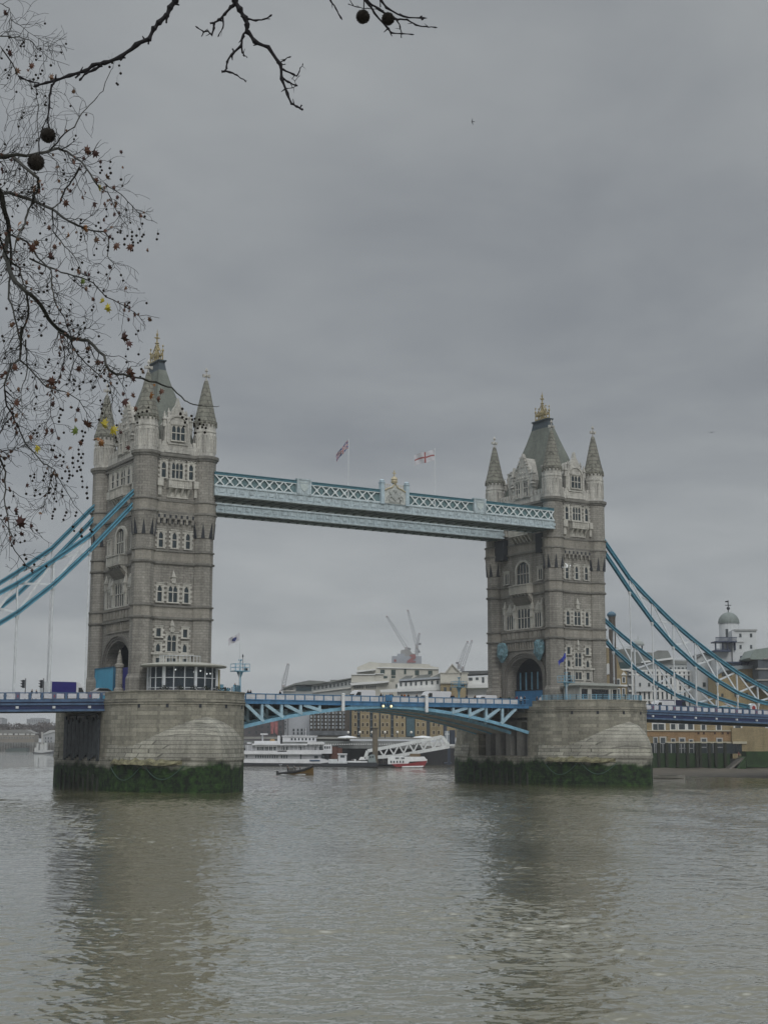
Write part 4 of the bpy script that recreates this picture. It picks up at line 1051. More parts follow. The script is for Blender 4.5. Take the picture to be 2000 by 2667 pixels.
# planters below the glass
for i in range(6):
    x = -5+i*2.1; y = -15-5.5*math.sqrt(max(0,1-((x+.2)/7.2)**2))
    t = thing('planter_bush', '', 'bush', (x,y,14.8), 0, 'low dark bushes along the pavilion foot')
    t['label'] = ['low dark bush at the left corner of the pavilion foot','dark bush under the pavilion between left corner and white posts','dark bush in front of the two thick white posts','dark bush right of the thick white pavilion posts','dark bush under the lamps of the pavilion','dark bush by the ochre end panel'][i]
    b_ = MB(); 
    for k in range(140):
        a = random.uniform(0,2*pi); rr = random.uniform(0,.8); z = random.uniform(.7,1.5)-rr*.3; c = Vector((rr*cos(a),rr*sin(a)*.5,z)); u = Vector((random.gauss(0,1),random.gauss(0,1),random.gauss(0,1))).normalized()*.11; v_ = u.cross(Vector((random.random(),random.random(),1))).normalized()*.08
        b_._a([tuple(c-u),tuple(c+v_),tuple(c+u),tuple(c-v_)],[(0,1,2,3)])
    b_.build('foliage', plain('bush_leaf', (.02,.03,.018), .8), t); p_ = MB(); p_.box(-.8,.8,-.3,.3,0,.8); p_.build('trough', CONC, t)
def rail(name, pts, z0, h, mat, label, group, n=1.4):
    t = thing(name, label, 'railing', (pts[0][0],pts[0][1],z0), 0, group)
    r = MB(); p_ = MB(); x0,y0 = pts[0]
    for (ax,ay),(bx,by) in zip(pts,pts[1:]):
        a = Vector((ax-x0,ay-y0,0)); b2 = Vector((bx-x0,by-y0,0))
        for z in (h,h*.66,h*.33): r.beam(a+Vector((0,0,z)),b2+Vector((0,0,z)),.05,.05)
        k = int((b2-a).length/n)+1
        for i in range(k+1): q = a+(b2-a)*i/k; p_.box(q.x-.05,q.x+.05,q.y-.05,q.y+.05,0,h+.05)
        # panel infill of thin bars
        k = int((b2-a).length/.22)+1
        for i in range(k): q = a+(b2-a)*i/k; r.box(q.x-.015,q.x+.015,q.y-.015,q.y+.015,h*.1,h)
    r.build('rail', mat, t); p_.parts('rail_post', mat, t)
arcp = lambda cx, ya, a0, a1, f=.93: [(cx+10.65*f*cos(a), -11-12.6*f*sin(a)) for a in [a0+(a1-a0)*k/10 for k in range(11)]]
rail('pier_railing', arcp(0,-11,0.02,.95), 15.4, 1.1, LBLUE, 'light blue railing on the nearer pier head right of the pavilion', 'pier railings')
rail('pier_railing', arcp(SPAN,-11,.9,pi-.02), 15.4, 1.0, LBLUE, 'light blue railing round the farther pier head before the low cabin', 'pier railings')
# low stone cabin on the farther pier
t = thing('control_cabin', 'low grey cabin with a wide dark window on the farther pier', 'cabin', (SPAN-.5,-14.2,14.8))
q = MB(); q.box(-4.7,4.2,-2.3,2.5,0,.9); q.box(-4.7,4.2,-2.3,2.5,2.75,3.3)
for a,b_ in ((-4.7,-4.4),(-2.9,-2.0),(2.05,2.5),(2.75,3.0),(4.0,4.2)): q.box(a,b_,-2.3,2.5,.9,2.75)
q.build('wall', plain('cabin_wall', (.40,.40,.37), .8), t)
q = MB(); q.box(-4.3,4.0,-2.1,2.3,.95,2.7); q.build('window', glass('cabin_glass', (.012,.014,.016), .2), t)
q = MB(); q.box(-5.2,5.3,-2.9,2.9,3.3,3.42); q.taper(-5.1,5.1,-2.8,2.8,3.42,-3.6,3.6,-1.6,1.8,3.9); q.build('roof', plain('cabin_roof',(.20,.21,.19),.8), t)
def mast(x, y, z0, hp, ht, label, flagpole=None):
    t = thing('signal_mast', label, 'mast', (x,y,z0), 0, 'light blue signal masts on the piers')
    MASTB = LBLUE
    q = MB(); q.lathe([(.42,0),(.42,.5),(.28,.6),(.2,1.3),(.17,hp-.9),(.5,hp-.15),(.5,hp)],0,0,10); q.lathe([(.12,hp),(.1,ht-.25),(.32,ht-.15),(.32,ht)],0,0,8); q.build('pole', MASTB, t)
    q = MB(); q.box(-1.25,1.25,-1.0,1.0,hp,hp+.12); q.build('platform', MASTB, t)
    q = MB()
    for px_ in (-1.2,-.4,.4,1.2):
        for py_ in (-.95,.95): q.box(px_-.03,px_+.03,py_-.03,py_+.03,hp+.1,hp+1.2)
    for z in (.65,1.2):
        for py_ in (-.95,.95): q.box(-1.22,1.22,py_-.03,py_+.03,hp+z-.03,hp+z+.03)
        for px_ in (-1.2,1.2): q.box(px_-.03,px_+.03,-.95,.95,hp+z-.031,hp+z+.031)
    q.build('platform_rail', MASTB, t)
    q = MB(); q.box(.8,1.2,-.3,.3,hp+.12,hp+.55); q.lathe([(.04,hp+.1),(.04,ht+.35),(.13,ht+.4),(.1,ht+.75),(.02,ht+.85)],.45,0,6); q.build('signal_lamp', SHADOW, t)
mast(8.9,-16.2,14.8,4.0,5.9,'light blue signal mast with railed platform right of the glass pavilion')
mast(SPAN-8.0,-16,14.8,3.8,5.7,'light blue signal mast left of the low cabin on the farther pier')
mast(71.8,14.6,14.8,3.8,5.8,'light blue signal mast behind the drawbridge, just left of the far tower')
# barrier gear at the mast foot
q = MB(); q.box(-2.2,1.2,-.4,.4,0,1.2); q.box(-.6,.0,-.5,.5,1.2,1.75); q.box(-3.4,-2.3,-.3,.3,0,1.35)
tag(q.build('machinery_box', LBLUE), 'light blue machinery boxes between pavilion and mast', 'machinery box').location = (6.3,-15.3,15.0)

# ------------------------------------------------------------------ flags
def flag_mesh(w_, h_, sag, phase, paint, name, mats, parent, amp=.25, nx=24, ny=14, furl=1.0):
    mb = MB(); n = 0
    P = []
    for j in range(ny+1):
        for i in range(nx+1):
            u = i/nx; v = j/ny
            x = -u*w_*furl; y = amp*sin(u*7+phase+v*1.2)*u**.6+.1*sin(u*15+v*4); z = -v*h_*(1-.35*u*(1-furl))-sag*u**1.3+.07*sin(u*9+phase)
            P.append((x,y,z))
    fs = []; mi = []
    for j in range(ny):
        for i in range(nx):
            a = j*(nx+1)+i; fs.append((a,a+1,a+nx+2,a+nx+1)); mi.append(paint((i+.5)/nx,(j+.5)/ny))
    mb.v = P; mb.f = fs; mb.mi = mi
    return mb.build(name, mats, parent, smooth=True)
FW = plain('flag_white', (.42,.42,.45), .8, .08); FR = plain('flag_red', (.24,.08,.08), .8, .08); FB = plain('flag_navy', (.03,.04,.13), .8, .08); FB2 = plain('flag_blue', (.02,.035,.28), .8, .1)
def pole_flag(x, y, z0, z1, label, w_, h_, sag, paint, mats, furl, amp, yaw, base=True, cat='flag'):
    t = thing('flagpole', label, 'flag', (x,y,z0))
    q = MB(); q.lathe([(.14 if base else .06,0),(.13 if base else .06,1.6),(.08,1.7),(.055,z1-z0),(.09,z1-z0+.05),(.02,z1-z0+.2)],0,0,6); q.build('pole', OFFW, t)
    f = flag_mesh(w_,h_,sag,.7,paint,'flag_cloth',mats,t,amp,furl=furl); f.location = (-.05,0,z1-z0-.15); f.rotation_euler = (0,0,yaw)
def union(u, v):
    a = u-.5; b_ = v-.5
    if abs(a) < .06 or abs(b_) < .09: return 1
    if abs(a) < .1 or abs(b_) < .15: return 0
    for s_ in (1,-1):
        if abs(b_-s_*a) < .045: return 1
        if abs(b_-s_*a) < .10: return 0
    return 2
pole_flag(31.4,-10.9,49.2,59.6,'red, white and blue crossed flag drooping from the left pole on the walkway',2.3,1.4,2.6,union,[FW,FR,FB],.9,.4,-.2)
pole_flag(49.3,-10.9,48.9,59.9,'white flag with a red cross flying from the right pole on the walkway',3.9,2.0,1.1,lambda u,v: 1 if abs(u-.5)<.06 or abs(v-.5)<.1 else 0,[FW,FR],.95,.3,-.25)
pole_flag(8.6,-16.6,14.8,24.9,'small white flag with a blue device on a thin pole by the left signal mast',1.9,1.1,.9,lambda u,v: 2 if (u-.5)**2*1.6+(v-.5)**2<.07 else 0,[FW,FR,FB],.95,.25,-.1,False)
pole_flag(SPAN-8.4,-16.6,14.8,24.0,'small deep blue flag hanging in folds before the far tower',1.7,.9,1.5,lambda u,v: 0,[FB2],.85,.3,-.1,False)

# ------------------------------------------------------------------ blue hoardings and wrapped lanterns at the portals
HOARD = plain('hoarding_blue', (.05,.27,.42), .6, .15, .5)
t = thing('arch_hoarding', 'sky blue hoarding filling the left half of the nearer road arch', 'hoarding', (-5.9,4.0,14.4))
q = MB(); q.box(-.15,.1,-4.7,4.0,0,5.3); q.build('panel', HOARD, t)
q = MB(); q.box(-.25,.2,-4.8,-4.6,0,5.4); q.box(-.25,.2,3.9,4.1,0,5.4); q.box(-.25,.2,-4.8,4.1,5.3,5.45); q.build('frame', plain('hoarding_frame',(.03,.12,.2),.6), t)
t = thing('arch_banner', 'dark indigo screen in the right half of the nearer road arch', 'screen', (-5.0,-3.6,14.4))
q = MB(); q.box(-.1,.15,-1.4,1.5,.2,5.2); q.build('panel', plain('indigo_sheet',(.02,.02,.16),.6), t); q = MB(); q.box(-.14,.2,-1.5,-1.4,0,5.3); q.box(-.14,.2,1.5,1.6,0,5.3); q.build('frame', SHADOW, t)
t = thing('arch_hoarding', 'mid blue hoarding with slim upright posts across the farther road arch', 'hoarding', (SPAN-3.4,0,14.4))
q = MB(); q.box(-.15,.15,-5.35,5.35,0,3.3); q.build('panel', plain('hoarding_mid_blue',(.03,.15,.31),.6,.2,.6), t)
q = MB()
for k in range(6): y = -4.6+k*1.84; q.box(.5,.7,y-.12,y+.12,2.7,6.9)
q.build('post', LBLUE, t); q = MB(); q.box(-.2,.25,-5.35,5.35,3.3,3.5); q.build('frame', SHADOW, t)
WRAP = plain('wrapped_sheet', (.13,.24,.28), .5, .75, 2.2, 0, .5)
for u,lb in ((5.9,'pale teal wrapped lantern left of the farther road arch'),(-5.9,'pale teal wrapped lantern right of the farther road arch')):
    t = thing('wrapped_lantern', lb, 'wrapped lantern', (SPAN-6.2,u,23.2), 0, 'sheeted lanterns on the far tower')
    q = MB(); random.seed(int(u*10)+90)
    rs = []
    for z,r in ((0,.25),(.6,.6),(1.4,.95),(2.4,1.0),(3.3,.9),(3.8,.6),(3.9,.1)):
        rs.append([((r*random.uniform(.66,1.2))*cos(2*pi*i/11),(r*1.25*random.uniform(.66,1.2))*sin(2*pi*i/11),z) for i in range(11)])
    q.rings(rs); q.build('sheeting', WRAP, t); q = MB(); q.box(-.1,.9,-.1,.1,3.2,3.4); q.box(-.1,.9,-.1,.1,.9,1.1); q.build('bracket', SHADOW, t)
# stone gate pillar before the nearer arch and corner buttress
t = thing('gate_pillar', 'pointed stone gate pillar in front of the nearer road arch', 'pillar', (-7.0,-5.5,14.4))
q = MB(); q.lathe([(.75,0),(.75,1.6),(.55,1.9),(.55,4.9),(.72,5.1),(.72,5.5),(.45,5.7),(.38,6.5),(.16,7.3),(.2,7.45),(.03,7.9)],0,0,8,pi/8); q.build('shaft', GRAN, t)
q = MB(); q.box(-.3,.3,-.57,.57,2.4,4.0); q.build('carved_panel', GRAN2, t)

# ------------------------------------------------------------------ traffic on the bridge
TYRE = BLACK; VGL = glass('vehicle_glass', (.015,.018,.02), .1)
def wheels(t, xs, hw, r=.34):
    for x in xs:
        for s_ in (-1,1):
            T = lambda u,o,z,x=x,s_=s_: (x+u, s_*o, r+z)
            q = MB(T); q.prism([(r*cos(2*pi*i/14), r*sin(2*pi*i/14)) for i in range(14)], hw-.2, hw)
            wo_ = q.build('wheel', TYRE, t); q = MB(T); q.prism([(r*.55*cos(2*pi*i/10), r*.55*sin(2*pi*i/10)) for i in range(10)], hw, hw+.02); q.build('rim', STEEL, wo_)
def van(name, label, cat, loc_, rz, col, L_=5.4, H_=2.35, group=None):
    t = thing(name, label, cat, loc_, rz, group); W_ = .98
    body = [(-L_/2,.35),(L_/2-.1,.35),(L_/2,.6),(L_/2-.05,1.05),(L_/2-.75,1.3),(L_/2-1.45,H_-.15),(L_/2-1.9,H_),(-L_/2+.12,H_),(-L_/2,H_-.15)]
    q = MB(); q.prism(body, -W_, W_); o = q.build('body', col, t)
    bm = bmesh.new(); bm.from_mesh(o.data); bmesh.ops.bevel(bm, geom=[e for e in bm.edges], offset=.07, segments=2, affect='EDGES'); bm.to_mesh(o.data); bm.free()
    q = MB(); q.prism([(L_/2-.86,1.36),(L_/2-1.46,H_-.28),(L_/2-1.40,H_-.25),(L_/2-.78,1.36)], -W_+.12, W_-.12)
    q.prism([(L_/2-1.05,1.35),(L_/2-1.5,H_-.35),(L_/2-2.2,H_-.35),(L_/2-2.2,1.35)], -W_-.012, W_+.012); q.build('windscreen', VGL, t)
    for s_ in (-1,1):
        q = MB(); q.box(L_/2-.12,L_/2+.01,s_*.75-.14,s_*.75+.14,.68,.86); q.build('headlight', OFFW, t)
    wheels(t, (-L_/2+.95, L_/2-.95), W_+.01)
    return t
def car(label, loc_, rz, col, group=None):
    t = thing('parked_car' if False else 'car', label, 'car', loc_, rz, group); W_ = .87
    q = MB(); q.prism([(-2.1,.3),(2.05,.3),(2.12,.55),(2.0,.78),(1.1,.92),(-1.75,.95),(-2.1,.85)], -W_, W_)
    q.prism([(1.05,.9),(.35,1.4),(-1.1,1.43),(-1.75,.94)], -W_+.1, W_-.1); o = q.build('body', col, t)
    bm = bmesh.new(); bm.from_mesh(o.data); bmesh.ops.bevel(bm, geom=[e for e in bm.edges], offset=.05, segments=2, affect='EDGES'); bm.to_mesh(o.data); bm.free()
    q = MB(); q.prism([(.95,.95),(.33,1.35),(-1.05,1.37),(-1.6,.97)], -W_+.08, W_-.08); q.prism([(1.0,.95),(.36,1.37),(.42,1.38),(1.1,.95)], -W_+.16, W_-.16); q.build('windows', VGL, t)
    wheels(t, (-1.3,1.35), W_+.01, .31); return t
CW = plain('van_white', (.62,.63,.65), .3, .06); CD = plain('car_dark', (.02,.022,.03), .3); CB = plain('car_blue', (.03,.05,.12), .3); CS = plain('car_silver', (.3,.31,.32), .3)
g_ = 'vehicles crossing the bridge'
van('van', 'white van on the left half of the drawbridge, nose to the left', 'van', (39.4,-1.8,14.63), pi, CW, 5.2, 2.3, g_)
van('van', 'long white van on the right half of the drawbridge between walkers', 'van', (55.0,-1.8,14.63), pi, CW, 6.4, 2.4, g_)
van('van', 'white van low behind the parapet just left of the farther road arch', 'van', (66.0,-1.8,14.63), pi, CW, 5.0, 1.9, g_)
van('van', 'white van on the right side span behind the hanger rods', 'van', (108.3,-3.6,topz(108)-1.17), pi, CW, 5.6, 2.3, g_)
van('minibus', 'dark indigo minibus right of the white van on the right side span', 'minibus', (117.5,2.4,topz(117)-1.17), 0, plain('minibus_indigo',(.02,.02,.07),.35), 7.0, 2.9, g_)
car('dark car on the left side span near the hoarding', (-11.6,-2.0,topz(-11.6)-1.17), 0, CB, g_)
car('silver car ahead of the lorry on the left side span', (-8.3,-2.6,14.82), 0, CS, g_)
car('silver car behind the parapet of the right side span', (101.5,-2.5,topz(101)-1.17), pi, CS, g_)
car('dark red car on the far end of the right side span', (128.5,-4.5,topz(128)-1.17), pi, plain('car_maroon',(.12,.02,.02),.3), g_)
car('dark green car beside the low end of the far blue chain', (124.0,2.5,topz(124)-1.17), pi, plain('car_green',(.02,.06,.04),.3), g_)
t = thing('box_lorry', 'indigo box lorry with a white cab on the left side span', 'lorry', (-15.2,-2.6,topz(-15)-1.17), 0, g_)
q = MB(); q.box(-2.0,1.9,-1.05,1.05,.95,2.95); q.build('cargo_box', plain('lorry_indigo',(.018,.015,.15),.45,.15), t)
q = MB(); q.box(-3.2,-2.02,-1.0,1.0,.8,2.9); 
for k in range(4): q.box(-3.25+k*.3,-3.17+k*.3,-1.04,1.04,.8,2.95)
q.build('rear_frame', OFFW, t)
q = MB(); q.prism([(1.95,.5),(3.5,.5),(3.6,1.0),(3.4,1.35),(2.9,2.3),(2.3,2.9),(1.95,2.9)], -1.0, 1.0); co = q.build('cab', CW, t)
q = MB(); q.prism([(3.42,1.4),(2.95,2.25),(2.98,2.28),(3.46,1.4)], -.85,.85); q.prism([(3.2,1.4),(2.85,2.1),(2.3,2.1),(2.3,1.4)], -1.01,1.01); q.build('window', VGL, co)
q = MB(); q.box(-3.2,3.4,-.8,.8,.5,.8); q.build('chassis', SHADOW, t); wheels(t, (-2.2,2.8), .98, .4)
def tlight(x, lb):
    t = thing('traffic_light', lb, 'traffic light', (x,-6.4,topz(x)-1.0), 0, 'traffic lights facing left')
    q = MB(); q.lathe([(.07,0),(.06,3.2),(.02,3.25)],.35,0,6); q.build('pole', SHADOW, t)
    q = MB(); q.box(-.12,.18,-.22,.22,1.75,2.95); 
    for z in (1.85,2.25,2.65): q.prism([(-.12,z+.25),(-.45,z+.18),(-.12,z+.0)], -.18,.18)
    q.build('signal_head', SHADOW, t)
tlight(-22.6,'dark traffic light, the one farther from the lorry'); tlight(-19.8,'dark traffic light just left of the lorry')

# ------------------------------------------------------------------ people
SKIN = plain('skin', (.35,.22,.16), .6, .08)
def person_mesh(nm, J, E_, coat, trousers, hair, zsplit=.85):
    """one continuous skinned body; J: joint->(x,y,z,r)"""
    keys = list(J); me = bpy.data.meshes.new(nm); me.from_pydata([J[k][:3] for k in keys], [(keys.index(a),keys.index(b_)) for a,b_ in E_], [])
    o = bpy.data.objects.new('tmp', me); COL.objects.link(o)
    sk_ = o.modifiers.new('s','SKIN'); 
    for i,k in enumerate(keys):
        r = J[k][3]; me.skin_vertices[0].data[i].radius = (r, r*.85 if k in ('chest','waist','pelvis') else r); 
    me.skin_vertices[0].data[keys.index('pelvis')].use_root = True
    sb = o.modifiers.new('u','SUBSURF'); sb.levels = 1; sb.render_levels = 1
    dg = bpy.context.evaluated_depsgraph_get(); m2 = bpy.data.meshes.new_from_object(o.evaluated_get(dg)); bpy.data.objects.remove(o)
    m2.materials.clear()
    for mm in (coat, trousers, SKIN, hair): m2.materials.append(mm)
    hz = J['head'][2]; hx, hy = J['head'][0], J['head'][1]
    for p in m2.polygons:
        c = p.center
        if (c-Vector((hx,hy,hz))).length < .21 and c.z > J['neck'][2]-.01: p.material_index = 3 if c.z > hz+.05 or (c.x-hx) < -.05 else 2
        elif c.z < J['pelvis'][2]-.04: p.material_index = 1
        else: p.material_index = 0
    for k in ('handL','handR'):
        v = Vector(J[k][:3])
        for p in m2.polygons:
            if (p.center-v).length < .075: p.material_index = 2
    m2.polygons.foreach_set('use_smooth', [True]*len(m2.polygons)); m2.name = nm
    return m2
EDG = [('pelvis','waist'),('waist','chest'),('chest','neck'),('neck','head'),('head','crown'),('chest','shL'),('shL','elL'),('elL','handL'),('chest','shR'),('shR','elR'),('elR','handR'),('pelvis','hipL'),('hipL','knL'),('knL','anL'),('anL','toeL'),('pelvis','hipR'),('hipR','knR'),('knR','anR'),('anR','toeR')]
def stand(stride=.0, arm=.0):
    return dict(pelvis=(0,0,.92,.15),waist=(0,0,1.1,.145),chest=(0,0,1.36,.165),neck=(.01,0,1.50,.06),head=(.03,0,1.62,.10),crown=(.02,0,1.71,.085),
        shL=(0,.19,1.40,.075),elL=(-.04-stride*.4,.25,1.14,.055),handL=(.06-stride*.5+arm,.24,.90+arm,.042),shR=(0,-.19,1.40,.075),elR=(-.04+stride*.4,-.25,1.14,.055),handR=(.08+stride*.5,-.24,.90,.042),
        hipL=(0,.1,.86,.105),knL=(.05+stride*.5,.1,.48,.07),anL=(-.02+stride*.8,.1,.09,.048),toeL=(.15+stride*.8,.1,.04,.04),hipR=(0,-.1,.86,.105),knR=(.05-stride*.3,-.1,.48,.07),anR=(-.04-stride*.8,-.1,.1,.048),toeR=(.13-stride*.8,-.1,.04,.04))
cloth = {n: plain('cloth_'+n, c, .9, .1) for n,c in dict(black=(.012,.012,.014),navy=(.015,.02,.04),grey=(.07,.07,.075),brown=(.09,.05,.025),red=(.18,.02,.02),orange=(.4,.12,.02),white=(.5,.5,.5),green=(.03,.05,.03)).items()}
HAIR = cloth['black']; HAIR2 = plain('hair_brown', (.06,.035,.02), .8)
pm = {}
def person(x, y, z, rz, coat, label, group, walk=.22, hair=None, parentless=True, mesh=None, cat='person'):
    key = (coat, walk)
    if mesh is None:
        if key not in pm: pm[key] = person_mesh('person', stand(walk, .25 if coat=='grey' else 0), EDG, cloth[coat], cloth['navy' if coat=='black' else 'black'], hair or HAIR)
        mesh = pm[key]
    o = bpy.data.objects.new('person', mesh); COL.objects.link(o); o.location = (x,y,z); o.rotation_euler = (0,0,rz)
    return tag(o, label, cat, group)
gw = 'people on the bridge footway'
for x, y, c, rz, lb in ((14.6,-7.6,'black',0,'person in a dark coat walking first from the nearer pier on the drawbridge'),(15.2,-7.3,'navy',0,'person in navy walking close beside the first dark coated walker'),(20.5,-7.6,'black',pi,'lone person in a dark coat some way right of the nearer pier'),
    (40.4,-7.2,'black',0,'person in black standing in front of the white van above the river lamps'),(42.2,-7.4,'black',pi,'person in black just right of the left white van'),(42.7,-7.2,'green',pi,'person in dark green beside the person right of the left van'),(44.6,-7.3,'brown',pi,'person in a brown coat at the head of the group right of mid span'),(45.3,-7.1,'orange',pi,'person in an orange jacket in the group right of mid span'),(45.9,-7.4,'brown',0,'person in a brown coat at the tail of the group right of mid span'),
    (47.6,-7.5,'grey',0,'person in grey walking alone left of the right fender post'),(50.3,-7.2,'black',0,'person in black before the long white van'),(54.9,-7.6,'black',pi,'person in black at the rear of the long van'),(55.6,-7.2,'navy',pi,'person in navy beside the long van'),
    (58.4,-7.3,'navy',0,'person in navy right of the long van'),(60.2,-7.4,'brown',0,'person in a brown coat before the tan gable house'),(65.8,-7.4,'black',pi,'person in black left of the far tower wall'),(67.8,-7.5,'green',0,'person in dark green against the foot of the far tower'),(69.5,-7.5,'red',0,'person in a red coat by the left edge of the farther arch'),
    (70.6,-7.3,'white',pi,'person in white below the blue hoarding'),(71.2,-7.6,'black',0,'person in black below the blue hoarding'),(73.6,-8.2,'grey',0,'person in grey at the corner of the farther pier'),(74.6,-8.0,'white',0,'person in pale clothes at the corner of the farther pier')):
    person(x, y, 14.63, rz, c, lb, gw)
person(-21.6,-7.6,topz(-21.6)-1.17,0,'black','taller dark walker between the two traffic lights',gw); person(-21.0,-7.9,topz(-21)-1.25,pi,'navy','shorter navy walker between the two traffic lights',gw)
person(-18.9,-7.7,topz(-19)-1.17,0,'grey','person in grey just behind the lorry',gw)
person(7.4,-17.6,15.2,-1.2,'black','person in dark clothes standing on the nearer pier beside the signal mast',None,.05)
person(102.2,-7.3,topz(102)-1.17,pi,'black','person in black at the start of the right side span',gw)

# ------------------------------------------------------------------ birds
BIRD = plain('bird_dark', (.015,.02,.022), .8); GULL = plain('gull_white', (.55,.56,.56), .8)
def bird(pos, s, rz, lift, mat, label, tilt=0):
    q = MB(); rs = []
    for x, r, z in ((-.42,.02,.0),(-.28,.07,0),(-.05,.1,0),(.15,.09,.01),(.28,.055,.03),(.36,.055,.04),(.42,.035,.035),(.5,.008,.02)):
        rs.append([(x*s, r*s*cos(2*pi*i/8), (z+r*sin(2*pi*i/8)*.9)*s) for i in range(8)])
    q.rings(rs)
    for e_ in (-1,1):
        st = [(.12,.06,.03,.2),(.16,.32,.03+lift*.7,.2),(.08,.62,.02+lift,.15),(-.1,.9,lift*.7,.05)]
        q.rings([[((x+c/2)*s,e_*y*s,z*s),((x)*s,e_*y*s,(z+.015)*s),((x-c/2)*s,e_*y*s,z*s),(x*s,e_*y*s,(z-.015)*s)] for x,y,z,c in st])
    q.prism([(-.3*s,-.04*s),(-.3*s,.04*s),(-.62*s,.13*s),(-.55*s,0),(-.62*s,-.13*s)], -.01*s, .01*s, 'z')
    o = q.build('flying_bird', mat); o.location = pos; o.rotation_euler = (tilt,0,rz); return tag(o, label, 'bird')
bird(world(1231,316,60), .16, 2.4, .25, BIRD, 'small dark bird high in the sky right of centre', 1.0)
bird(world(1853,1126,150), .45, .6, .1, BIRD, 'tiny distant bird in the sky near the right edge')
bird(world(1476,1478,120), .77, -.2, .35, GULL, 'white gull gliding in front of the upper windows of the far tower', .25)
# ------------------------------------------------------------------ boats and river works
def hull(nm, L_, W_, zk, zg, mat, parent, bow=.22, stern=.85, sheer=.5, n=16):
    mb = MB(); rs = []
    for k in range(n+1):
        u = k/n; x = -L_/2+L_*u
        wv = W_/2*(stern+(1-stern)*min(1,u/.15)) if u < .15 else W_/2*(1 if u < 1-bow else max(.02, 1-((u-1+bow)/bow)**1.9))
        zt = zg+sheer*max(0,(u-.55)/.45)**2
        rs.append([(x,-wv,zt),(x,-wv*.93,zk*.2+zt*.3),(x,-wv*.5,zk),(x,wv*.5,zk),(x,wv*.93,zk*.2+zt*.3),(x,wv,zt)])
    mb.rings(rs); return mb.build(nm, mat, parent)
# white paddle steamer moored at the far quay
st = BG('river_steamer','long white double-decked steamer moored behind the drawbridge','ship',432,R5,-60,1068,base=0)
SW = plain('steamer_white', (.58,.59,.61), .5, .16, .4); SG = plain('steamer_grey', (.34,.35,.37), .6, .2, .5)
st.part('hull', plain('steamer_black', (.02,.022,.028), .6), lambda m_: st.poly(m_, [(-60,1036),(95,1036),(700,1044),(1180,1046),(1290,1058),(1250,1084),(-60,1070)], 0, 9))
dk = st.part('lower_deck', SW, lambda m_: (st.poly(m_, [(-60,1038),(-60,985),(970,985),(1200,975),(1290,1000),(1310,1030),(1180,1046),(700,1042)], .1, 8.9), st.box(m_,-60,1200,900,912,-.1,9)))
st.part('house', SG, lambda m_: (st.box(m_,-60,1190,910,986,.9,8.2),))
st.windows([(110+ i*0,128,925,965) for i in range(1)]+[(x,x+20,930,970) for x in range(245,560,34)]+[(x,x+22,930,972) for x in range(615,700,36)]+[(890,912,915,985),(1095,1150,935,975),(1210,1240,940,975)], WGLASS, h=.95, d=.12)
st.part('upper_bulwark', SW, lambda m_: (st.box(m_,-60,570,865,902,.0,9), st.box(m_,700,1180,855,902,.0,9), st.poly(m_, [(1180,855),(1345,850),(1345,905),(1180,905)], .5, 8.5), st.box(m_,560,720,880,902,.1,8.8)))
uh = st.part('upper_house', SG, lambda m_: (st.box(m_,100,1190,785,866,1.0,8.0),))
st.windows([(x,x+17,805,855) for x in range(270,530,25)]+[(x,x+20,812,852) for x in range(612,700,38)]+[(895,915,805,860),(1100,1120,805,860),(1165,1215,808,850)], WGLASS, h=1.05, d=.12)
st.part('awning', SW, lambda m_: (st.box(m_,200,1000,762,782,-.2,9.2), st.poly(m_, [(1000,735),(1190,735),(1235,750),(1235,768),(1000,770)], -.2, 9.2), st.box(m_,230,560,722,762,1,8), st.poly(m_,[(235,790),(560,790),(560,808),(545,798),(530,808),(515,798),(500,808),(485,798),(470,808),(455,798),(440,808),(425,798),(410,808),(395,798),(380,808),(365,798),(350,808),(335,798),(320,808),(305,798),(290,808),(275,798),(260,808),(245,798)],.3,.5)))
wh = st.part('wheelhouse', SW, lambda m_: (st.box(m_,635,1115,655,732,2,7), st.box(m_,625,1130,645,657,1.6,7.4), st.box(m_,562,600,645,765,1.5,3)))
st.windows([(x,x+26,680,712) for x in (755,805,858,910,962,1015,1068)], WGLASS, h=1.95, d=.1, parent=wh)
st.part('bow_house', SW, lambda m_: (st.poly(m_, [(1225,778),(1340,775),(1345,852),(1225,852)], 1, 7),))
st.windows([(1240,1262,798,832),(1275,1297,798,832),(1308,1326,798,832)], WGLASS, h=.95, d=.1)
st.part('funnel', SHADOW, lambda m_: (st.box(m_,606,626,610,765,2.5,4), ))
st.part('tender_float', plain('orange_float', (.40,.26,.12), .7), lambda m_: st.poly(m_, [(455,760),(455,710),(470,694),(505,694),(520,710),(520,760)], 1.5, 3.5))
st.part('mast', SW, lambda m_: (st.tube(m_, [(343,765,3),(343,625,3)], .25), st.box(m_,316,412,613,634,1.5,5), st.box(m_,120,175,740,765,2,5), st.tube(m_, [(965,650,4),(965,540,4)], .12)))
st.part('name_board', plain('name_board_navy', (.03,.06,.12), .5), lambda m_: st.box(m_, 1030,1180,995,1016,-.05,.1))
st.part('deck_rail', SW, lambda m_: [st.tube(m_, [(x,866,.1),(x,786,.1)], .07, 4) for x in range(-40,1180,60)])
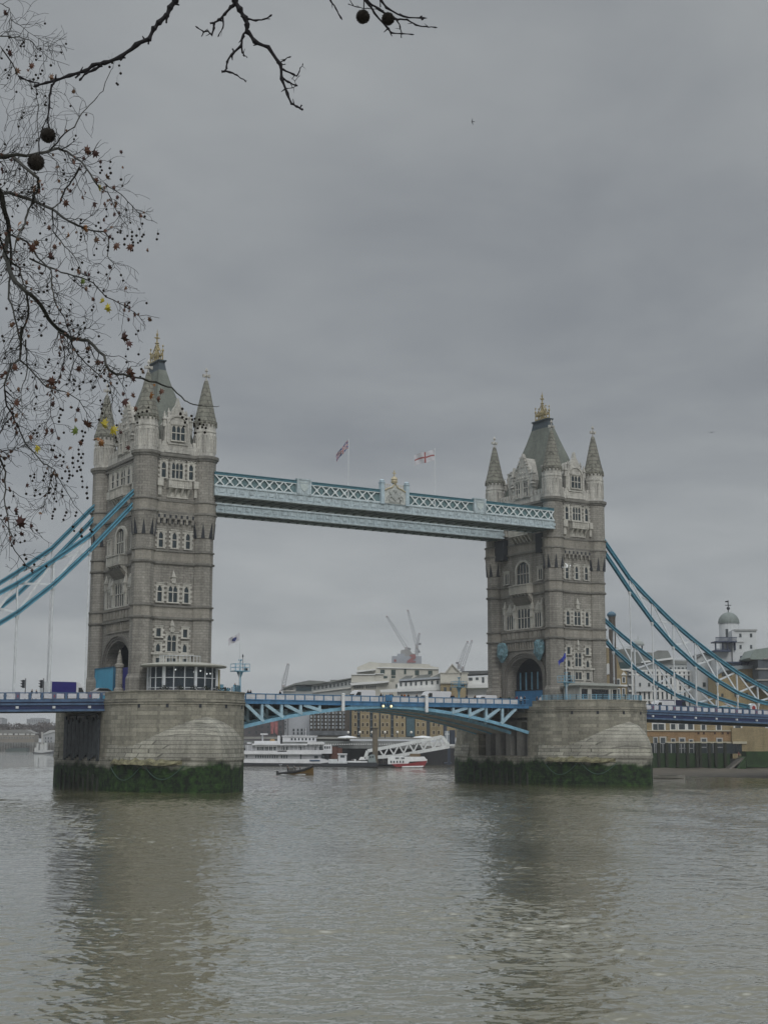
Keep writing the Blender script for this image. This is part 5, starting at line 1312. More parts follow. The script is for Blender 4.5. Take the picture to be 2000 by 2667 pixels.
# pontoon with mooring cabin
pt = BG('mooring_pontoon','grey pontoon with a small white cabin right of the steamer','pontoon',428,R5,1240,1085,base=0)
pt.part('float', SHADOW, lambda m_: pt.poly(m_, [(1180,1078),(1230,1048),(1700,1052),(2250,1062),(2280,1085),(1240,1086)], 0, 7))
pt.part('cabin', SW, lambda m_: (pt.box(m_,1440,1560,915,1020,1,5), pt.box(m_,1430,1568,905,918,.7,5.3)))
pt.part('cabin_window', WGLASS, lambda m_: pt.box(m_,1472,1535,930,962,.9,1.1))
pt.part('bulwark', OFFW, lambda m_: (pt.box(m_,1300,1430,985,1045,.3,1.2), pt.box(m_,1425,1660,1018,1045,.2,3)))
pt.part('deck_gear', plain('deck_gear', (.16,.15,.14), .8, .6, 2), lambda m_: [pt.box(m_, x, x+random.uniform(10,45), 1045-random.uniform(10,75), 1052, 1, 3) for x in range(1580,2240,26)])
# timber piles
tp_ = [(1357,800,1050,'red brown pile just right of the steamer bow'),(1400,800,1060,'thick red brown pile between steamer and pontoon cabin'),(1458,820,960,'short dark pile behind the pontoon cabin'),(1975,540,1080,'tall brown pile at the foot of the white gangway')]
for x,y0,y1,lb in tp_:
    b_ = BG('mooring_pile', lb, 'pile', 440 if x < 1900 else 424, R5, x, y1, 'mooring piles by the pontoon', base=0)
    b_.part('pile', plain('pile_brown', (.12,.055,.04) if x < 1900 else (.13,.11,.08), .85, .3, .6), lambda m_: b_.tube(m_, [(x,y1+12,0),(x,y0,0)], 1.0 if x < 1900 else .85, 8)); b_.part('cap', SHADOW, lambda m_: b_.tube(m_, [(x,y0,0),(x,y0-6,0)], 1.1, 8))
# gangway
gwy = BG('pontoon_gangway','white steel truss gangway sloping up from the pontoon to the quay','gangway',424,R6,330,810,base=2.2)
def gfn(m_):
    for h in (0,2.6):
        for p,q_ in (((330,800),(355,722)),((355,722),(530,690)),((530,690),(1250,550)),((1250,550),(1340,668)),((330,806),(700,782)),((700,782),(1340,668))): gwy.beam(m_, (*p,h),(*q_,h),.62,.95)
        n = 14; top = lambda u: 704-154*u; bo = lambda u: 800-118*u
        for k in range(n):
            a, b_ = 430+(1270-430)*k/n, 430+(1270-430)*(k+1)/n; ua, ub = k/n, (k+1)/n
            if k % 2: gwy.beam(m_, (a,top(ua),h),(b_,bo(ub),h),.3,.42)
            else: gwy.beam(m_, (a,bo(ua),h),(b_,top(ub),h),.3,.42)
    gwy.beam(m_, (430,702,1.3),(1250,552,1.3),2.4,.15)
gwy.part('truss', plain('gangway_white',(.56,.58,.58),.5), gfn)
gwy.part('walkway_deck', SHADOW, lambda m_: gwy.beam(m_, (430,795,1.3),(1330,672,1.3),2.2,.3))
# red boat
rb = BG('red_boat','white and red passenger boat moored under the gangway','boat',415,R6,700,912,base=0)
rbo = rb.part('hull', plain('boat_red', (.20,.018,.022), .45), lambda m_: rb.poly(m_, [(640,880),(860,872),(1060,840),(1068,850),(1035,912),(1000,918),(690,912)], 0, 5))
rb.part('hull_stripe', WHITE, lambda m_: (rb.poly(m_, [(770,905),(1030,898),(1028,906),(1010,916),(770,918)], -.06, 5.05), rb.poly(m_, [(1040,818),(1072,822),(1070,860),(1045,880)], 1.5, 3.5)))
rb.part('saloon', WHITE, lambda m_: rb.poly(m_, [(600,880),(600,800),(640,790),(1040,792),(1060,820),(1050,842),(860,850),(840,880)], .5, 4.5))
rb.windows([(x,x+17,840,865) for x in (630,665,703,740,775)]+[(x,x+40,800,815) for x in (690,760)], WGLASS, h=.45, d=.1)
rb.part('wheelhouse', plain('varnished_wood',(.14,.10,.06),.5), lambda m_: rb.box(m_,865,990,755,797,1,4))
# service boat beside the pontoon
sb_ = BG('workboat','small cluttered workboat with a glazed wheelhouse at the foot of the gangway','boat',420,R6,250,905,base=0)
sb_.part('hull', SHADOW, lambda m_: sb_.poly(m_, [(110,860),(470,862),(480,905),(120,905)], 0, 4))
sb_.part('wheelhouse', plain('glaucous_paint',(.22,.26,.26),.5), lambda m_: sb_.poly(m_, [(365,860),(365,785),(400,765),(440,768),(460,860)], .5, 3))
sb_.windows([(408,428,780,805),(378,398,785,806)], WGLASS, h=.45, d=.1)
sb_.part('superstructure', WHITE, lambda m_: (sb_.box(m_,195,215,822,885,.3,2), sb_.poly(m_,[(250,830),(270,795),(310,795),(330,830)],.5,2.5), sb_.box(m_,120,350,845,862,.4,3)))
# small boats seen left of the nearer pier and distant wake
tug = BG('tug_boat','small grey and white tug with a thin mast under the left deck','boat',800,RL,470,1352,base=0)
tug.part('hull', plain('tug_hull',(.06,.065,.07),.6), lambda m_: tug.poly(m_, [(465,1325),(600,1335),(745,1315),(748,1350),(480,1354)], 0, 6))
tug.part('deckhouse', plain('tug_white',(.42,.43,.43),.6), lambda m_: (tug.poly(m_, [(490,1326),(495,1260),(540,1255),(545,1300),(580,1300),(740,1295),(740,1320),(600,1336)], .5, 5), tug.box(m_,515,550,1200,1300,1,4), tug.box(m_,625,665,1190,1300,1.5,4), tug.box(m_,560,620,1215,1300,2,4)))
tug.part('mast', plain('tug_mast',(.35,.35,.34),.6), lambda m_: tug.tube(m_, [(590,1310,3),(588,1035,3)], .5))
tug.part('funnel', SHADOW, lambda m_: tug.box(m_,575,605,1290,1310,2,3.4))
# RIB with crew
rib = BG('inflatable_boat','dark inflatable boat with an orange hull and lifted bow','boat',330,R5,835,1308,base=0)
rib.root.rotation_euler = (0,R(-5),-YAW-R(12))
hull('hull', 8.3, 2.2, -.2, .75, plain('rib_orange', (.13,.075,.012), .5), rib.root, .35, .85, .9)
mb = MB()
for s_ in (-1,1):
    pts = [(-4.2,s_*1.1,.72),(-2,s_*1.15,.74),(.5,s_*1.15,.82),(2.2,s_*.95,1.05),(3.4,s_*.5,1.5),(4.2,0,1.78)]; mb.tube(pts, [.22,.27,.29,.3,.29,.25], 8)
mb.build('inflated_collar', BLACK, rib.root)
mb = MB(); mb.box(-1.3,-.5,-.45,.45,.6,1.7); mb.prism([(-.5,1.6),(-.1,1.7),(-.35,2.2),(-.5,2.2)],-.4,.4); mb.build('console', plain('rib_console',(.10,.10,.09),.5), rib.root)
mb = MB(); 
for s_ in (-.45,.45): mb.tube([(-3.4,s_,.7),(-3.45,s_,2.6)], .05, 5)
mb.tube([(-3.45,-.45,2.6),(-3.45,.45,2.6)], .05, 5); mb.box(-3.7,-3.2,-.5,.5,2.55,2.72); mb.build('arch_frame', SG, rib.root)
mb = MB(); mb.box(-4.6,-4.1,-.3,.3,.1,1.3); mb.build('outboard_motor', BLACK, rib.root)
def seated():
    J = stand(0,0); J['pelvis']=(0,0,.6,.15); J['waist']=(0.02,0,.8,.14); J['chest']=(.06,0,1.06,.165); J['neck']=(.09,0,1.2,.06); J['head']=(.13,0,1.32,.10); J['crown']=(.12,0,1.41,.085)
    J['shL']=(.06,.19,1.1,.075); J['shR']=(.06,-.19,1.1,.075); J['elL']=(.15,.25,.86,.055); J['elR']=(.15,-.25,.86,.055); J['handL']=(.42,.2,.9,.042); J['handR']=(.42,-.2,.9,.042)
    J['hipL']=(.02,.1,.56,.105); J['hipR']=(.02,-.1,.56,.105); J['knL']=(.42,.14,.58,.07); J['knR']=(.42,-.14,.58,.07); J['anL']=(.45,.14,.14,.048); J['anR']=(.45,-.14,.14,.048); J['toeL']=(.62,.14,.08,.04); J['toeR']=(.62,-.14,.08,.04); return J
smesh = person_mesh('person', seated(), EDG, cloth['black'], cloth['navy'], HAIR)
Rm = rib.root
bpy.context.view_layer.update()
for (x,y,z,ms,lb,sc) in ((-1.9,0,.75,'st','person in black standing at the console of the inflatable boat',1),(-1.9,.55,.55,'se','person in black seated on the far side of the inflatable boat',1),(-1.75,-.6,.55,'se','person in black seated on the near side of the inflatable boat',1),(-.1,-.2,.5,'se','person in dark clothes seated ahead of the console',1),(.9,.2,.5,'se','person in dark clothes seated farthest forward in the inflatable boat',1)):
    v = Rm.matrix_world @ Vector((x,y,z))
    mh = smesh if ms == 'se' else person_mesh('person', stand(.03,.3), EDG, cloth['black'], cloth['black'], HAIR)
    o = bpy.data.objects.new('person', mh); COL.objects.link(o); o.location = v; o.rotation_euler = Rm.rotation_euler; tag(o, lb, 'person', 'crew of the inflatable boat')
mb = MB()     # low foaming wake behind the boat
for s_ in (-1,1):
    rs = []
    for k in range(30):
        x = 2.5-k*1.3; y = s_*(.9+k*.16); w_ = .3+.02*k; hh = max(.02,.3*math.exp(-k*.09))*(1+.4*sin(k*2.1)); rs.append([(x,y-w_,-.05),(x,y,hh),(x,y+w_,-.05)])
    mb.rings(rs)
rs = []
for k in range(24): x = -4.2-k*1.1; rs.append([(x,-.8-.05*k,-.05),(x,-.2,.22*math.exp(-k*.1)+.04*sin(k*1.7)),(x,.8+.05*k,-.05)])
mb.rings(rs)
o = mb.build('foam_wake', plain('foam', (.42,.43,.42), .9, .3, 1.5)); o.location = Rm.location; o.rotation_euler = (0,0,-YAW-R(12)); tag(o, 'pale foaming wake trailing behind the inflatable boat', 'wake', kind='stuff')

# ------------------------------------------------------------------ far buildings, middle
def crane(name_lab, H, px, py0, py1, jib, back, reg=RB):
    b_ = BG('tower_crane', name_lab, 'crane', H, reg, px, py0, 'distant cranes')
    def lat(m_, p, q_, w_, n):
        a = Vector(b_.q(*p)); c = Vector(b_.q(*q_)); d = (c-a); 
        sd = Vector((d.z,0,-d.x)).normalized()*w_/2
        for yy in (-w_/2,w_/2):
            m_.beam(a+sd+Vector((0,yy,0)), c+sd*.5+Vector((0,yy,0)), w_*.16, w_*.16); m_.beam(a-sd+Vector((0,yy,0)), c-sd*.5+Vector((0,yy,0)), w_*.16, w_*.16)
            for k in range(n): 
                s_ = 1 if k%2 else -1; m_.beam(a+d*k/n+sd*s_+Vector((0,yy,0)), a+d*(k+1)/n-sd*s_+Vector((0,yy,0)), w_*.1, w_*.1)
    cm = plain('crane_grey', (.30,.31,.33), .6)
    b_.part('mast', cm, lambda m_: lat(m_, (px,py0), (px,py1), 2.6, 10))
    b_.part('jib', cm, lambda m_: lat(m_, (px,py1), jib, 2.2, 16))
    b_.part('counterweight', plain('crane_dark', (.12,.12,.13), .7), lambda m_: (b_.beam(m_, (px,py1), back, 1.2,1.2), b_.box(m_, back[0]-14,back[0]+14,back[1]-6,back[1]+12,-1.5,1.5)))
    b_.part('cab', plain('crane_cab', (.3,.28,.28), .6), lambda m_: b_.box(m_, px-12,px+10,py1-8,py1+14,-2,2))
    b_.part('stay_cable', cm, lambda m_: b_.tube(m_, [jib, (px+ (20 if jib[0]<px else -20), py1-60), back], .12, 4))
    b_.part('tip_lamp', plain('crane_tip_red',(.22,.10,.10),.6), lambda m_: b_.box(m_, jib[0]-6,jib[0]+6,jib[1]-4,jib[1]+4,-1,1))
crane('leftmost luffing crane with its jib leaning up to the left above the white building', 1150, 655, 620, 530, (445,190), (690,540))
crane('middle luffing crane with a nearly upright jib above the white building', 1200, 765, 620, 500, (672,125), (800,485))
crane('short pale crane arm right of the upright jib', 1180, 770, 600, 520, (797,375), (790,570))
crane('crane leaning right, nearer of the pair above the tan gable house', 1100, 1225, 760, 715, (1320,462), (1205,690))
crane('crane leaning right, farther of the pair above the tan gable house', 1150, 1265, 790, 740, (1365,452), (1250,770))
crane('slim crane arm standing alone behind the left part of the drawbridge', 900, 575, 990, 940, (625,705), (560,985), RC)
# high-rise core under construction
hc = BG('building_site_tower','pale concrete core with a red mark, under the middle cranes','building site',1000,RB,500,700)
hc.part('wall', plain('site_grey',(.26,.28,.31),.8,.2,.05), lambda m_: (hc.box(m_,500,820,620,760,0,40), hc.box(m_,560,640,590,640,4,30)))
hc.part('concrete_core', plain('site_concrete',(.24,.24,.23),.8,.2,.05), lambda m_: hc.poly(m_, [(600,640),(600,545),(690,535),(720,580),(760,590),(760,640)], 8, 30))
hc.part('red_mark', plain('site_red',(.22,.09,.09),.7,.1), lambda m_: (hc.poly(m_, [(690,610),(705,600),(750,600),(760,625),(755,645),(720,665),(760,675),(755,690),(660,690),(665,670),(700,645),(725,630),(700,625)], -.5, 0), hc.box(m_,523,548,655,680,-.5,0)))
# white classical waterfront building (left end with faint lettering)
wb_ = BG('white_waterfront_building','long white classical building with a pedimented top behind the middle of the drawbridge','building',520,RD,90,700,base=6)
wb_.part('wall', CREAM, lambda m_: (wb_.poly(m_, [(100,1000),(100,360),(185,360),(185,320),(190,235),(400,145),(560,165),(1290,180),(1410,190),(1410,215),(1550,240),(1550,1000)], 3, 40), wb_.box(m_,95,480,370,495,0,4), wb_.box(m_,90,560,520,1000,1,4), wb_.box(m_,480,720,350,480,1.5,4), wb_.box(m_,560,860,490,1000,1.5,4)))
wb_.part('cornice', CREAM2, lambda m_: (wb_.poly(m_, [(170,322),(190,296),(500,276),(500,290),(185,330)], 0, 4), wb_.poly(m_, [(75,520),(75,505),(720,470),(720,492),(600,510),(90,548)], -.8, 3), wb_.box(m_,90,490,358,372,-.4,3), wb_.poly(m_,[(520,235),(1555,262),(1555,272),(520,250)],2.4,3.2), wb_.box(m_,480,640,345,356,.8,2)))
wb_.windows([(578,650,278,360),(758,832,280,368),(975,1008,268,350),(1155,1225,288,368),(1375,1445,295,370)], DKG, h=2.95, d=.2, frame=None)
wb_.windows([(632,694,388,422),(760,828,388,422),(836,860,525,580)], DKG, h=1.45, d=.2)
wb_.windows([(x,x+16,548,600) for x in (140,172,204,236,272,345,380,415,450,485)], WGLASS, h=.95, d=.15)
tx = bpy.data.curves.new('facade_lettering','FONT'); tx.body = 'BUTLERS WHARF'; tx.size = 1; tx.extrude = .03; tx.align_x = 'LEFT'
to = bpy.data.objects.new('facade_lettering', tx); COL.objects.link(to); bpy.context.view_layer.update()
mt = bpy.data.meshes.new_from_object(to.evaluated_get(bpy.context.evaluated_depsgraph_get())); bpy.data.objects.remove(to)
a = wb_.q(200,412); b2 = wb_.q(450,370); wd_ = max(v.co.x for v in mt.vertices); ht_ = max(v.co.y for v in mt.vertices)
for v in mt.vertices: v.co = Vector((a[0]+v.co.x/wd_*(b2[0]-a[0]), -.05-v.co.z, a[2]+.5+v.co.y/ht_*(b2[2]-a[2])*.9))
mt.materials.clear(); mt.materials.append(plain('letter_grey',(.30,.30,.28),.8)); to = bpy.data.objects.new('facade_lettering', mt); COL.objects.link(to); to.parent = wb_.root
# lower terrace with dormers in front, running right
tr_ = BG('white_terrace','low white terrace with a row of small windows and grey roof patches','building',500,RB,560,1010,base=6)
tr_.part('wall', CREAM2, lambda m_: (tr_.poly(m_, [(560,1250),(560,905),(1020,880),(1020,1250)], 1, 14), tr_.poly(m_, [(370,985),(560,972),(1030,948),(1030,990),(380,1012)], -.5, 1.2)))
tr_.part('roof', GROOF, lambda m_: (tr_.poly(m_, [(595,868),(650,832),(730,826),(700,862)], .5, 12), tr_.poly(m_, [(725,860),(790,824),(940,812),(905,848)], .5, 12), tr_.poly(m_, [(935,845),(1010,806),(1030,806),(1030,840)], .5, 12)))
tr_.part('gutter', plain('gutter_lead',(.30,.33,.36),.6), lambda m_: tr_.poly(m_, [(580,870),(1025,840),(1025,862),(580,890)], .2, 13))
tr_.windows([(x,x+20,y,y+40) for x,y in ((588,905),(642,902),(697,898),(750,895),(808,892),(865,888),(925,884),(985,880))], WGLASS, h=.95, d=.15)
tr_.windows([(545,560,925,955)], DKG, h=.95, d=.15)
# tan gabled house
gh = BG('tan_gable_house','tan and cream gabled house between the white terrace and the far tower','house',495,RB,1020,1075,base=6)
gh.part('wall', CREAM, lambda m_: (gh.box(m_,1025,1320,800,915,0,14), gh.poly(m_, [(1080,802),(1150,712),(1240,802)], .2, 14)))
gh.part('lower_wall', YBR, lambda m_: gh.box(m_,1030,1300,915,1300,.3,14))
gh.part('roof', plain('gable_coping',(.38,.37,.33),.8), lambda m_: (gh.poly(m_, [(1068,806),(1150,702),(1255,806),(1240,806),(1150,716),(1084,806)], -.4, 14), gh.box(m_,1020,1325,900,915,-.4,3), gh.box(m_,1020,1330,798,806,-.3,3)))
gh.windows([(1062,1090,955,1020),(1125,1145,955,990)], WGLASS, h=.25, d=.15)
wr = BG('white_range','white range with a dark slate roof meeting the left edge of the far tower','building',498,RB,1320,1075,base=6)
wr.part('wall', CREAM2, lambda m_: (wr.poly(m_, [(1320,1300),(1320,850),(1620,830),(1620,1300)], 1.5, 14), wr.poly(m_, [(1310,925),(1620,915),(1620,960),(1310,965)], 0, 2)))
wr.part('roof', DROOF, lambda m_: wr.poly(m_, [(1265,780),(1620,772),(1620,802),(1330,818),(1310,800)], 1, 14))
wr.windows([(1333,1372,850,880),(1408,1438,848,875),(1475,1500,845,905),(1540,1560,845,905)], WGLASS, h=1.45, d=.15)
wr.part('awning', plain('green_awning',(.10,.11,.09),.8), lambda m_: wr.poly(m_, [(1300,966),(1620,960),(1620,975),(1300,982)], -1.5, 1))
# long low block with grey roof, left
lb_ = BG('low_quay_block','long low block with a grey roof and dark glazed end above the left truss','building',560,RC,570,1030,base=6)
lb_.part('wall', plain('block_grey',(.30,.32,.32),.8,.15,.15), lambda m_: (lb_.poly(m_, [(565,1250),(565,975),(700,925),(880,940),(1310,870),(1330,1250)], 1, 18),))
lb_.part('roof', GROOF, lambda m_: (lb_.poly(m_, [(565,965),(700,912),(850,882),(1000,890),(1060,900),(880,928),(700,930),(590,968)], -.8, 18), lb_.poly(m_, [(880,928),(1080,890),(1310,852),(1310,862),(890,942)], -.3, 18), lb_.box(m_,1075,1150,872,882,3,10)))
lb_.part('glazed_end', plain('dark_glazing',(.035,.06,.07),.2), lambda m_: lb_.poly(m_, [(708,935),(875,945),(875,995),(708,995)], .7, 1.2))
lb_.part('balcony', plain('block_pale',(.42,.42,.40),.8), lambda m_: (lb_.poly(m_, [(890,1000),(1310,950),(1310,965),(890,1015)], .2, 1.4), lb_.box(m_,560,700,985,1000,.4,1.5)))
lb_.windows([(x,x+22,y,y+34) for x,y in [(900+k*42, 948-k*6.1) for k in range(10)]]+[(640,680,975,1000)], WGLASS, h=.95, d=.15)
# ---- under the drawbridge
ww = BG('brick_warehouse','long yellow brick warehouse seen under the right half of the drawbridge','warehouse',490,R6,150,555,base=6)
def bays(m_):
    for a,b_ in ((165,232),(266,384),(418,494),(512,634),(668,812),(928,1062),(1106,1262),(1310,1440)): ww.box(m_, a,b_,100,555,0,16)
ww.part('wall', YBR, bays)
ww.part('recessed_bay', plain('bay_glazing',(.045,.06,.07),.4), lambda m_: ww.box(m_,120,1440,100,556,.6,16))
rs_ = []
for y in (215,292,385,478):
    for xs in ((198,),(288,342),(436,),(528,578),(696,764),(948,1012),(1138,1198)):
        for x in xs: rs_.append((x,x+24,y,y+40))
ww.windows(rs_, plain('warehouse_pane',(.05,.035,.02),.3), h=-.02, d=.12, frame=plain('window_lintel',(.38,.34,.25),.8))
ww.part('glass_stair', plain('stair_glass',(.06,.11,.13),.3), lambda m_: (ww.box(m_,825,918,300,545,.2,2),))
ww.part('balcony', plain('balcony_steel',(.14,.18,.2),.6), lambda m_: [ww.box(m_, 236,262,y,y+12,-.2,1) for y in (250,340,430,520)]+[ww.box(m_, 640,664,y,y+12,-.2,1) for y in (250,340,430,520)]+[ww.box(m_,388,414,y,y+12,-.2,1) for y in (250,340,430,520)])
bb = BG('balcony_block','dark apartment block with rows of pale balconies behind the steamer wheelhouse','apartment block',480,R5,1000,700,base=6)
bb.part('wall', DBR, lambda m_: bb.box(m_,1030,1600,200,760,0,16))
def rowb():
    k = 0
    for y in (300,355,405,460,510):
        for x in range(1045,1560,52):
            mb = MB(); bb.box(mb, x, x+24, y, y+32, -.9, .1); mb.build('balcony', [plain0, plain1][k%2], bb.root); k += 1
plain0 = plain('balcony_pale',(.33,.36,.38),.7); plain1 = plain('balcony_dull',(.20,.22,.24),.7); rowb()
bb.part('ground_floor', plain('shopfront',(.10,.11,.12),.6,.5,.6), lambda m_: bb.box(m_,1030,1600,575,640,-.5,.1))
bb.part('pilaster', plain('grey_render',(.20,.21,.20),.8), lambda m_: [bb.box(m_,x,x+16,280,570,-.3,.1) for x in range(1082,1590,104)])
tb = BG('tall_white_block','plain white block behind the steamer, right of the pink banners','building',500,R5,650,740,base=6)
tb.part('wall', plain('flat_white',(.36,.38,.41),.8,.1,.2), lambda m_: (tb.box(m_,722,1030,300,760,0,14), tb.box(m_,650,720,330,760,1,14)))
tb.part('roof', GROOF, lambda m_: tb.box(m_,718,1034,296,302,-.2,14))
tb.windows([(x,x+24,y,y+34) for y in (545,595) for x in (790,850,905,960)]+[(675,690,y,y+20) for y in (430,480,530)], WGLASS, h=-.05, d=.1)
db = BG('dark_brick_block','dark brick block with two faded pink banners behind the steamer stern','building',495,R5,60,740,base=6)
db.part('wall', plain('brick_umber',(.085,.08,.085),.85,.3,.3), lambda m_: db.box(m_,60,650,280,790,0,14))
db.part('roof', DROOF, lambda m_: db.box(m_,55,655,274,282,-.2,14))
db.windows([(x,x+26,y,y+36) for y in (330,400,500,580) for x in (150,250,330,420,600)], WGLASS, h=-.05, d=.1)
db.part('banner', plain('banner_pink',(.30,.12,.12),.8,.4,1), lambda m_: (db.poly(m_, [(470,445),(520,445),(520,520),(505,620),(475,620)], -.4, -.1), db.poly(m_, [(528,440),(575,440),(572,640),(530,600)], -.4, -.1)))
# quay wall and jetty under the warehouse
qw = BG('river_quay_wall','dark quay wall and grey jetty deck below the warehouses','quay wall',470,R6,-1400,905,base=-1)
qw.part('wall', plain('quay_dark',(.018,.018,.02),.8), lambda m_: qw.box(m_,-1500,1420,690,930,4,14))
qw.part('promenade', plain('promenade',(.24,.24,.22),.8,.3,.3), lambda m_: qw.box(m_,-1500,1420,556,575,6,14))
qw.part('jetty_deck', plain('jetty_grey',(.17,.18,.18),.8,.4,.3), lambda m_: (qw.box(m_,-1500,1000,602,628,0,6), qw.box(m_,-1500,1000,650,688,0,5)))
qw.part('bearing_post', SHADOW, lambda m_: [qw.box(m_,x,x+9,628,650,.5,1.5) for x in range(-300,1000,28)])
for i,(x,lb) in enumerate(((125,'first'),(265,'second'),(410,'third'),(565,'fourth'),(715,'fifth'),(880,'sixth'))):
    b_ = BG('promenade_lamp', lb+' globe lamp from the left along the promenade before the warehouse','street lamp',468,R6,x,560,'globe lamps on the promenade')
    b_.part('post', SHADOW, lambda m_: b_.tube(m_, [(x,566,0),(x,505,0)], .12, 6)); b_.part('globe', plain('lamp_globe',(.62,.6,.55),.4), lambda m_: m_.ball(b_.q(x,497,0),.42,8))
yw = [(215,'low pale cabin boat before the balcony block'),(640,'low pale cabin boat at the jetty under the warehouse'),(1900-880,'white tented shelter on the jetty beside the gangway')]
for x,lb in ((110,'white parasol on the jetty before the balcony block'),(1020,'white parasol beside the gangway head')):
    b_ = BG('white_parasol', lb, 'parasol', 466, R6, x, 600, 'parasols on the jetty'); b_.part('canopy', WHITE, lambda m_: m_.lathe([(3.2,b_.q(x,562)[2]),(2.8,b_.q(x,552)[2]),(.3,b_.q(x,538)[2])],b_.q(x,560)[0],0,10)); b_.part('pole', SHADOW, lambda m_: b_.tube(m_, [(x,602,0),(x,560,0)], .1, 5))
pr = BG('pier_head_structure','dark steel landing frame with grey glazed lift beside the farther pier','landing frame',440,R6,1300,880,base=-1)
pr.part('frame', plain('frame_navy',(.02,.03,.05),.6), lambda m_: (pr.box(m_,1318,1350,640,890,0,1.5), pr.box(m_,1270,1300,420,560,2,4), pr.box(m_,1350,1410,470,640,2,6), pr.box(m_,1280,1370,860,880,0,5)))
pr.part('lift_glazing', plain('lift_grey',(.22,.25,.28),.4), lambda m_: (pr.box(m_,1282,1340,480,625,1,4),)); pr.part('lift_frame', WHITE, lambda m_: (pr.box(m_,1282,1340,515,522,.9,1.1), pr.box(m_,1306,1314,480,625,.85,1.05)))
# ------------------------------------------------------------------ far buildings, right
def brick_house():
    b_ = BG('brick_wharf_house','yellow brick wharf house with pale window bays immediately right of the far tower','building',400,R7,20,1690,base=6)
    b_.part('wall', YBR, lambda m_: (b_.poly(m_, [(0,1900),(0,1150),(60,1150),(150,1180),(210,1370),(275,1400),(275,1900)], 0, 12),))
    b_.part('stringcourse', CREAM2, lambda m_: (b_.box(m_,75,275,1522,1540,-.4,1), b_.box(m_,0,80,1395,1425,-.4,.5), b_.poly(m_,[(55,1395),(55,1335),(88,1310),(120,1335),(120,1420),(60,1420)],-.3,.2), b_.poly(m_,[(215,1430),(240,1395),(270,1430)],-.3,.3)))
    b_.windows([(152,172,1470,1525),(178,200,1470,1525),(152,172,1565,1660),(178,200,1565,1660),(232,252,1450,1500),(232,250,1560,1640)], WGLASS, h=-.05, d=.12, frame=WHITE)
    b_.part('roof', GROOF, lambda m_: b_.poly(m_, [(150,1180),(170,1150),(340,1165),(340,1300),(200,1300)], 3, 14))
    b_.part('dormer_glazing', plain('dormer_glass',(.03,.06,.065),.3), lambda m_: b_.box(m_,205,305,1300,1365,1,4)); b_.part('dormer_sill', CREAM2, lambda m_: b_.box(m_,210,310,1366,1382,.4,4))
    return b_
brick_house()
ch_ = BG('brick_chimney','tall dark chimney with a blue-grey domed cap right of the far tower','chimney',392,R7,95,1160,base=6)
ch_.part('shaft', DBR, lambda m_: (lambda a: m_.lathe([(1.05,0),(.95,a[2]*.98),(1.05,a[2])],a[0],0,12))(ch_.q(125,850)))
ch_.part('cap', plain('cap_blue',(.05,.11,.16),.6), lambda m_: (lambda a: m_.lathe([(1.0,a[2]-.5),(1.3,a[2]-.1),(1.3,a[2]+.15),(1.15,a[2]+.45),(.7,a[2]+.85),(.1,a[2]+1.05)],a[0],0,14))(ch_.q(122,838)))
cu = BG('cupola_building','grey-roofed block with a small domed cupola behind the chains','building',430,R7,200,1680,base=6)
cu.part('wall', plain('cupola_wall',(.33,.35,.35),.8,.2,.2), lambda m_: (cu.box(m_,160,960,1270,1900,4,20),))
cu.part('roof', GROOF, lambda m_: (cu.poly(m_, [(150,1290),(190,1165),(340,1165),(340,1190),(560,1200),(600,1178),(700,1180),(735,1250),(760,1280),(960,1290),(960,1310),(340,1310)], 3.5, 20),))
cu.part('parapet_trim', CREAM2, lambda m_: (cu.poly(m_, [(430,1290),(735,1250),(740,1268),(430,1305)], 2, 5), cu.box(m_,480,960,1372,1384,-.6,3)))
cu.part('cupola_drum', CREAM2, lambda m_: (lambda a,b_: m_.lathe([(b_[0]-a[0],a[2]-8),(b_[0]-a[0],a[2])],a[0],8,12))(cu.q(430,1115),cu.q(483,1115)))
cu.part('cupola_dome', plain('dome_grey',(.24,.26,.25),.7), lambda m_: (lambda a: m_.lathe([(1.85*cos(k*pi/16)+.06 if k<8 else .1, a[2]+1.7*sin(k*pi/16)) for k in range(9)]+[(.05,a[2]+3.1)],a[0],8,16))(cu.q(430,1118)))
cu.windows([(x,x+17,1205+140,1362) for x in range(640,930,40)]+[(438,452,1130,1170)], WGLASS, h=3.9, d=.12)
gf = BG('white_glazed_facade','white framed block with a grid of tall windows behind the right side span','building',405,R7,330,1690,base=6)
gf.part('wall', plain('facade_grey',(.22,.24,.26),.6,.2,.3), lambda m_: gf.box(m_,290,945,1380,1900,.5,14))  # plain grey wall behind the white frame
def grid(m_):
    for x in list(range(330,960,44)): gf.box(m_, x, x+12, 1388, 1900, -.2, .5)
    for y in (1380,1418,1520,1578,1668): gf.box(m_, 290, 950, y, y+13, -.3, .5)
gf.part('white_frame', CREAM2, grid)
gf.windows([(x+14,x+42,y0,y1) for x in range(330,930,44) for y0,y1 in ((1435,1515),(1535,1575),(1595,1665))], plain('facade_pane',(.045,.065,.075),.25), h=.42, d=.1)
gf.part('blank_panel', plain('panel_white_wall',(.50,.52,.53),.8,.08,.3), lambda m_: gf.box(m_,350,512,1440,1590,-.9,.3))
gf.windows([(388,405,1505,1540),(475,495,1505,1540)], WGLASS, h=-.95, d=.1)
wg = BG('white_gabled_block','tall white weatherboarded block with a low gable in the middle of the right-hand chains','building',398,R7,955,1690,base=6)
wg.part('wall', plain('weatherboard',(.47,.49,.50),.8,.08,.2), lambda m_: (wg.poly(m_, [(965,1900),(965,1255),(1030,1218),(1130,1260),(1240,1300),(1240,1400),(1165,1420),(1165,1900)], 0, 14)))
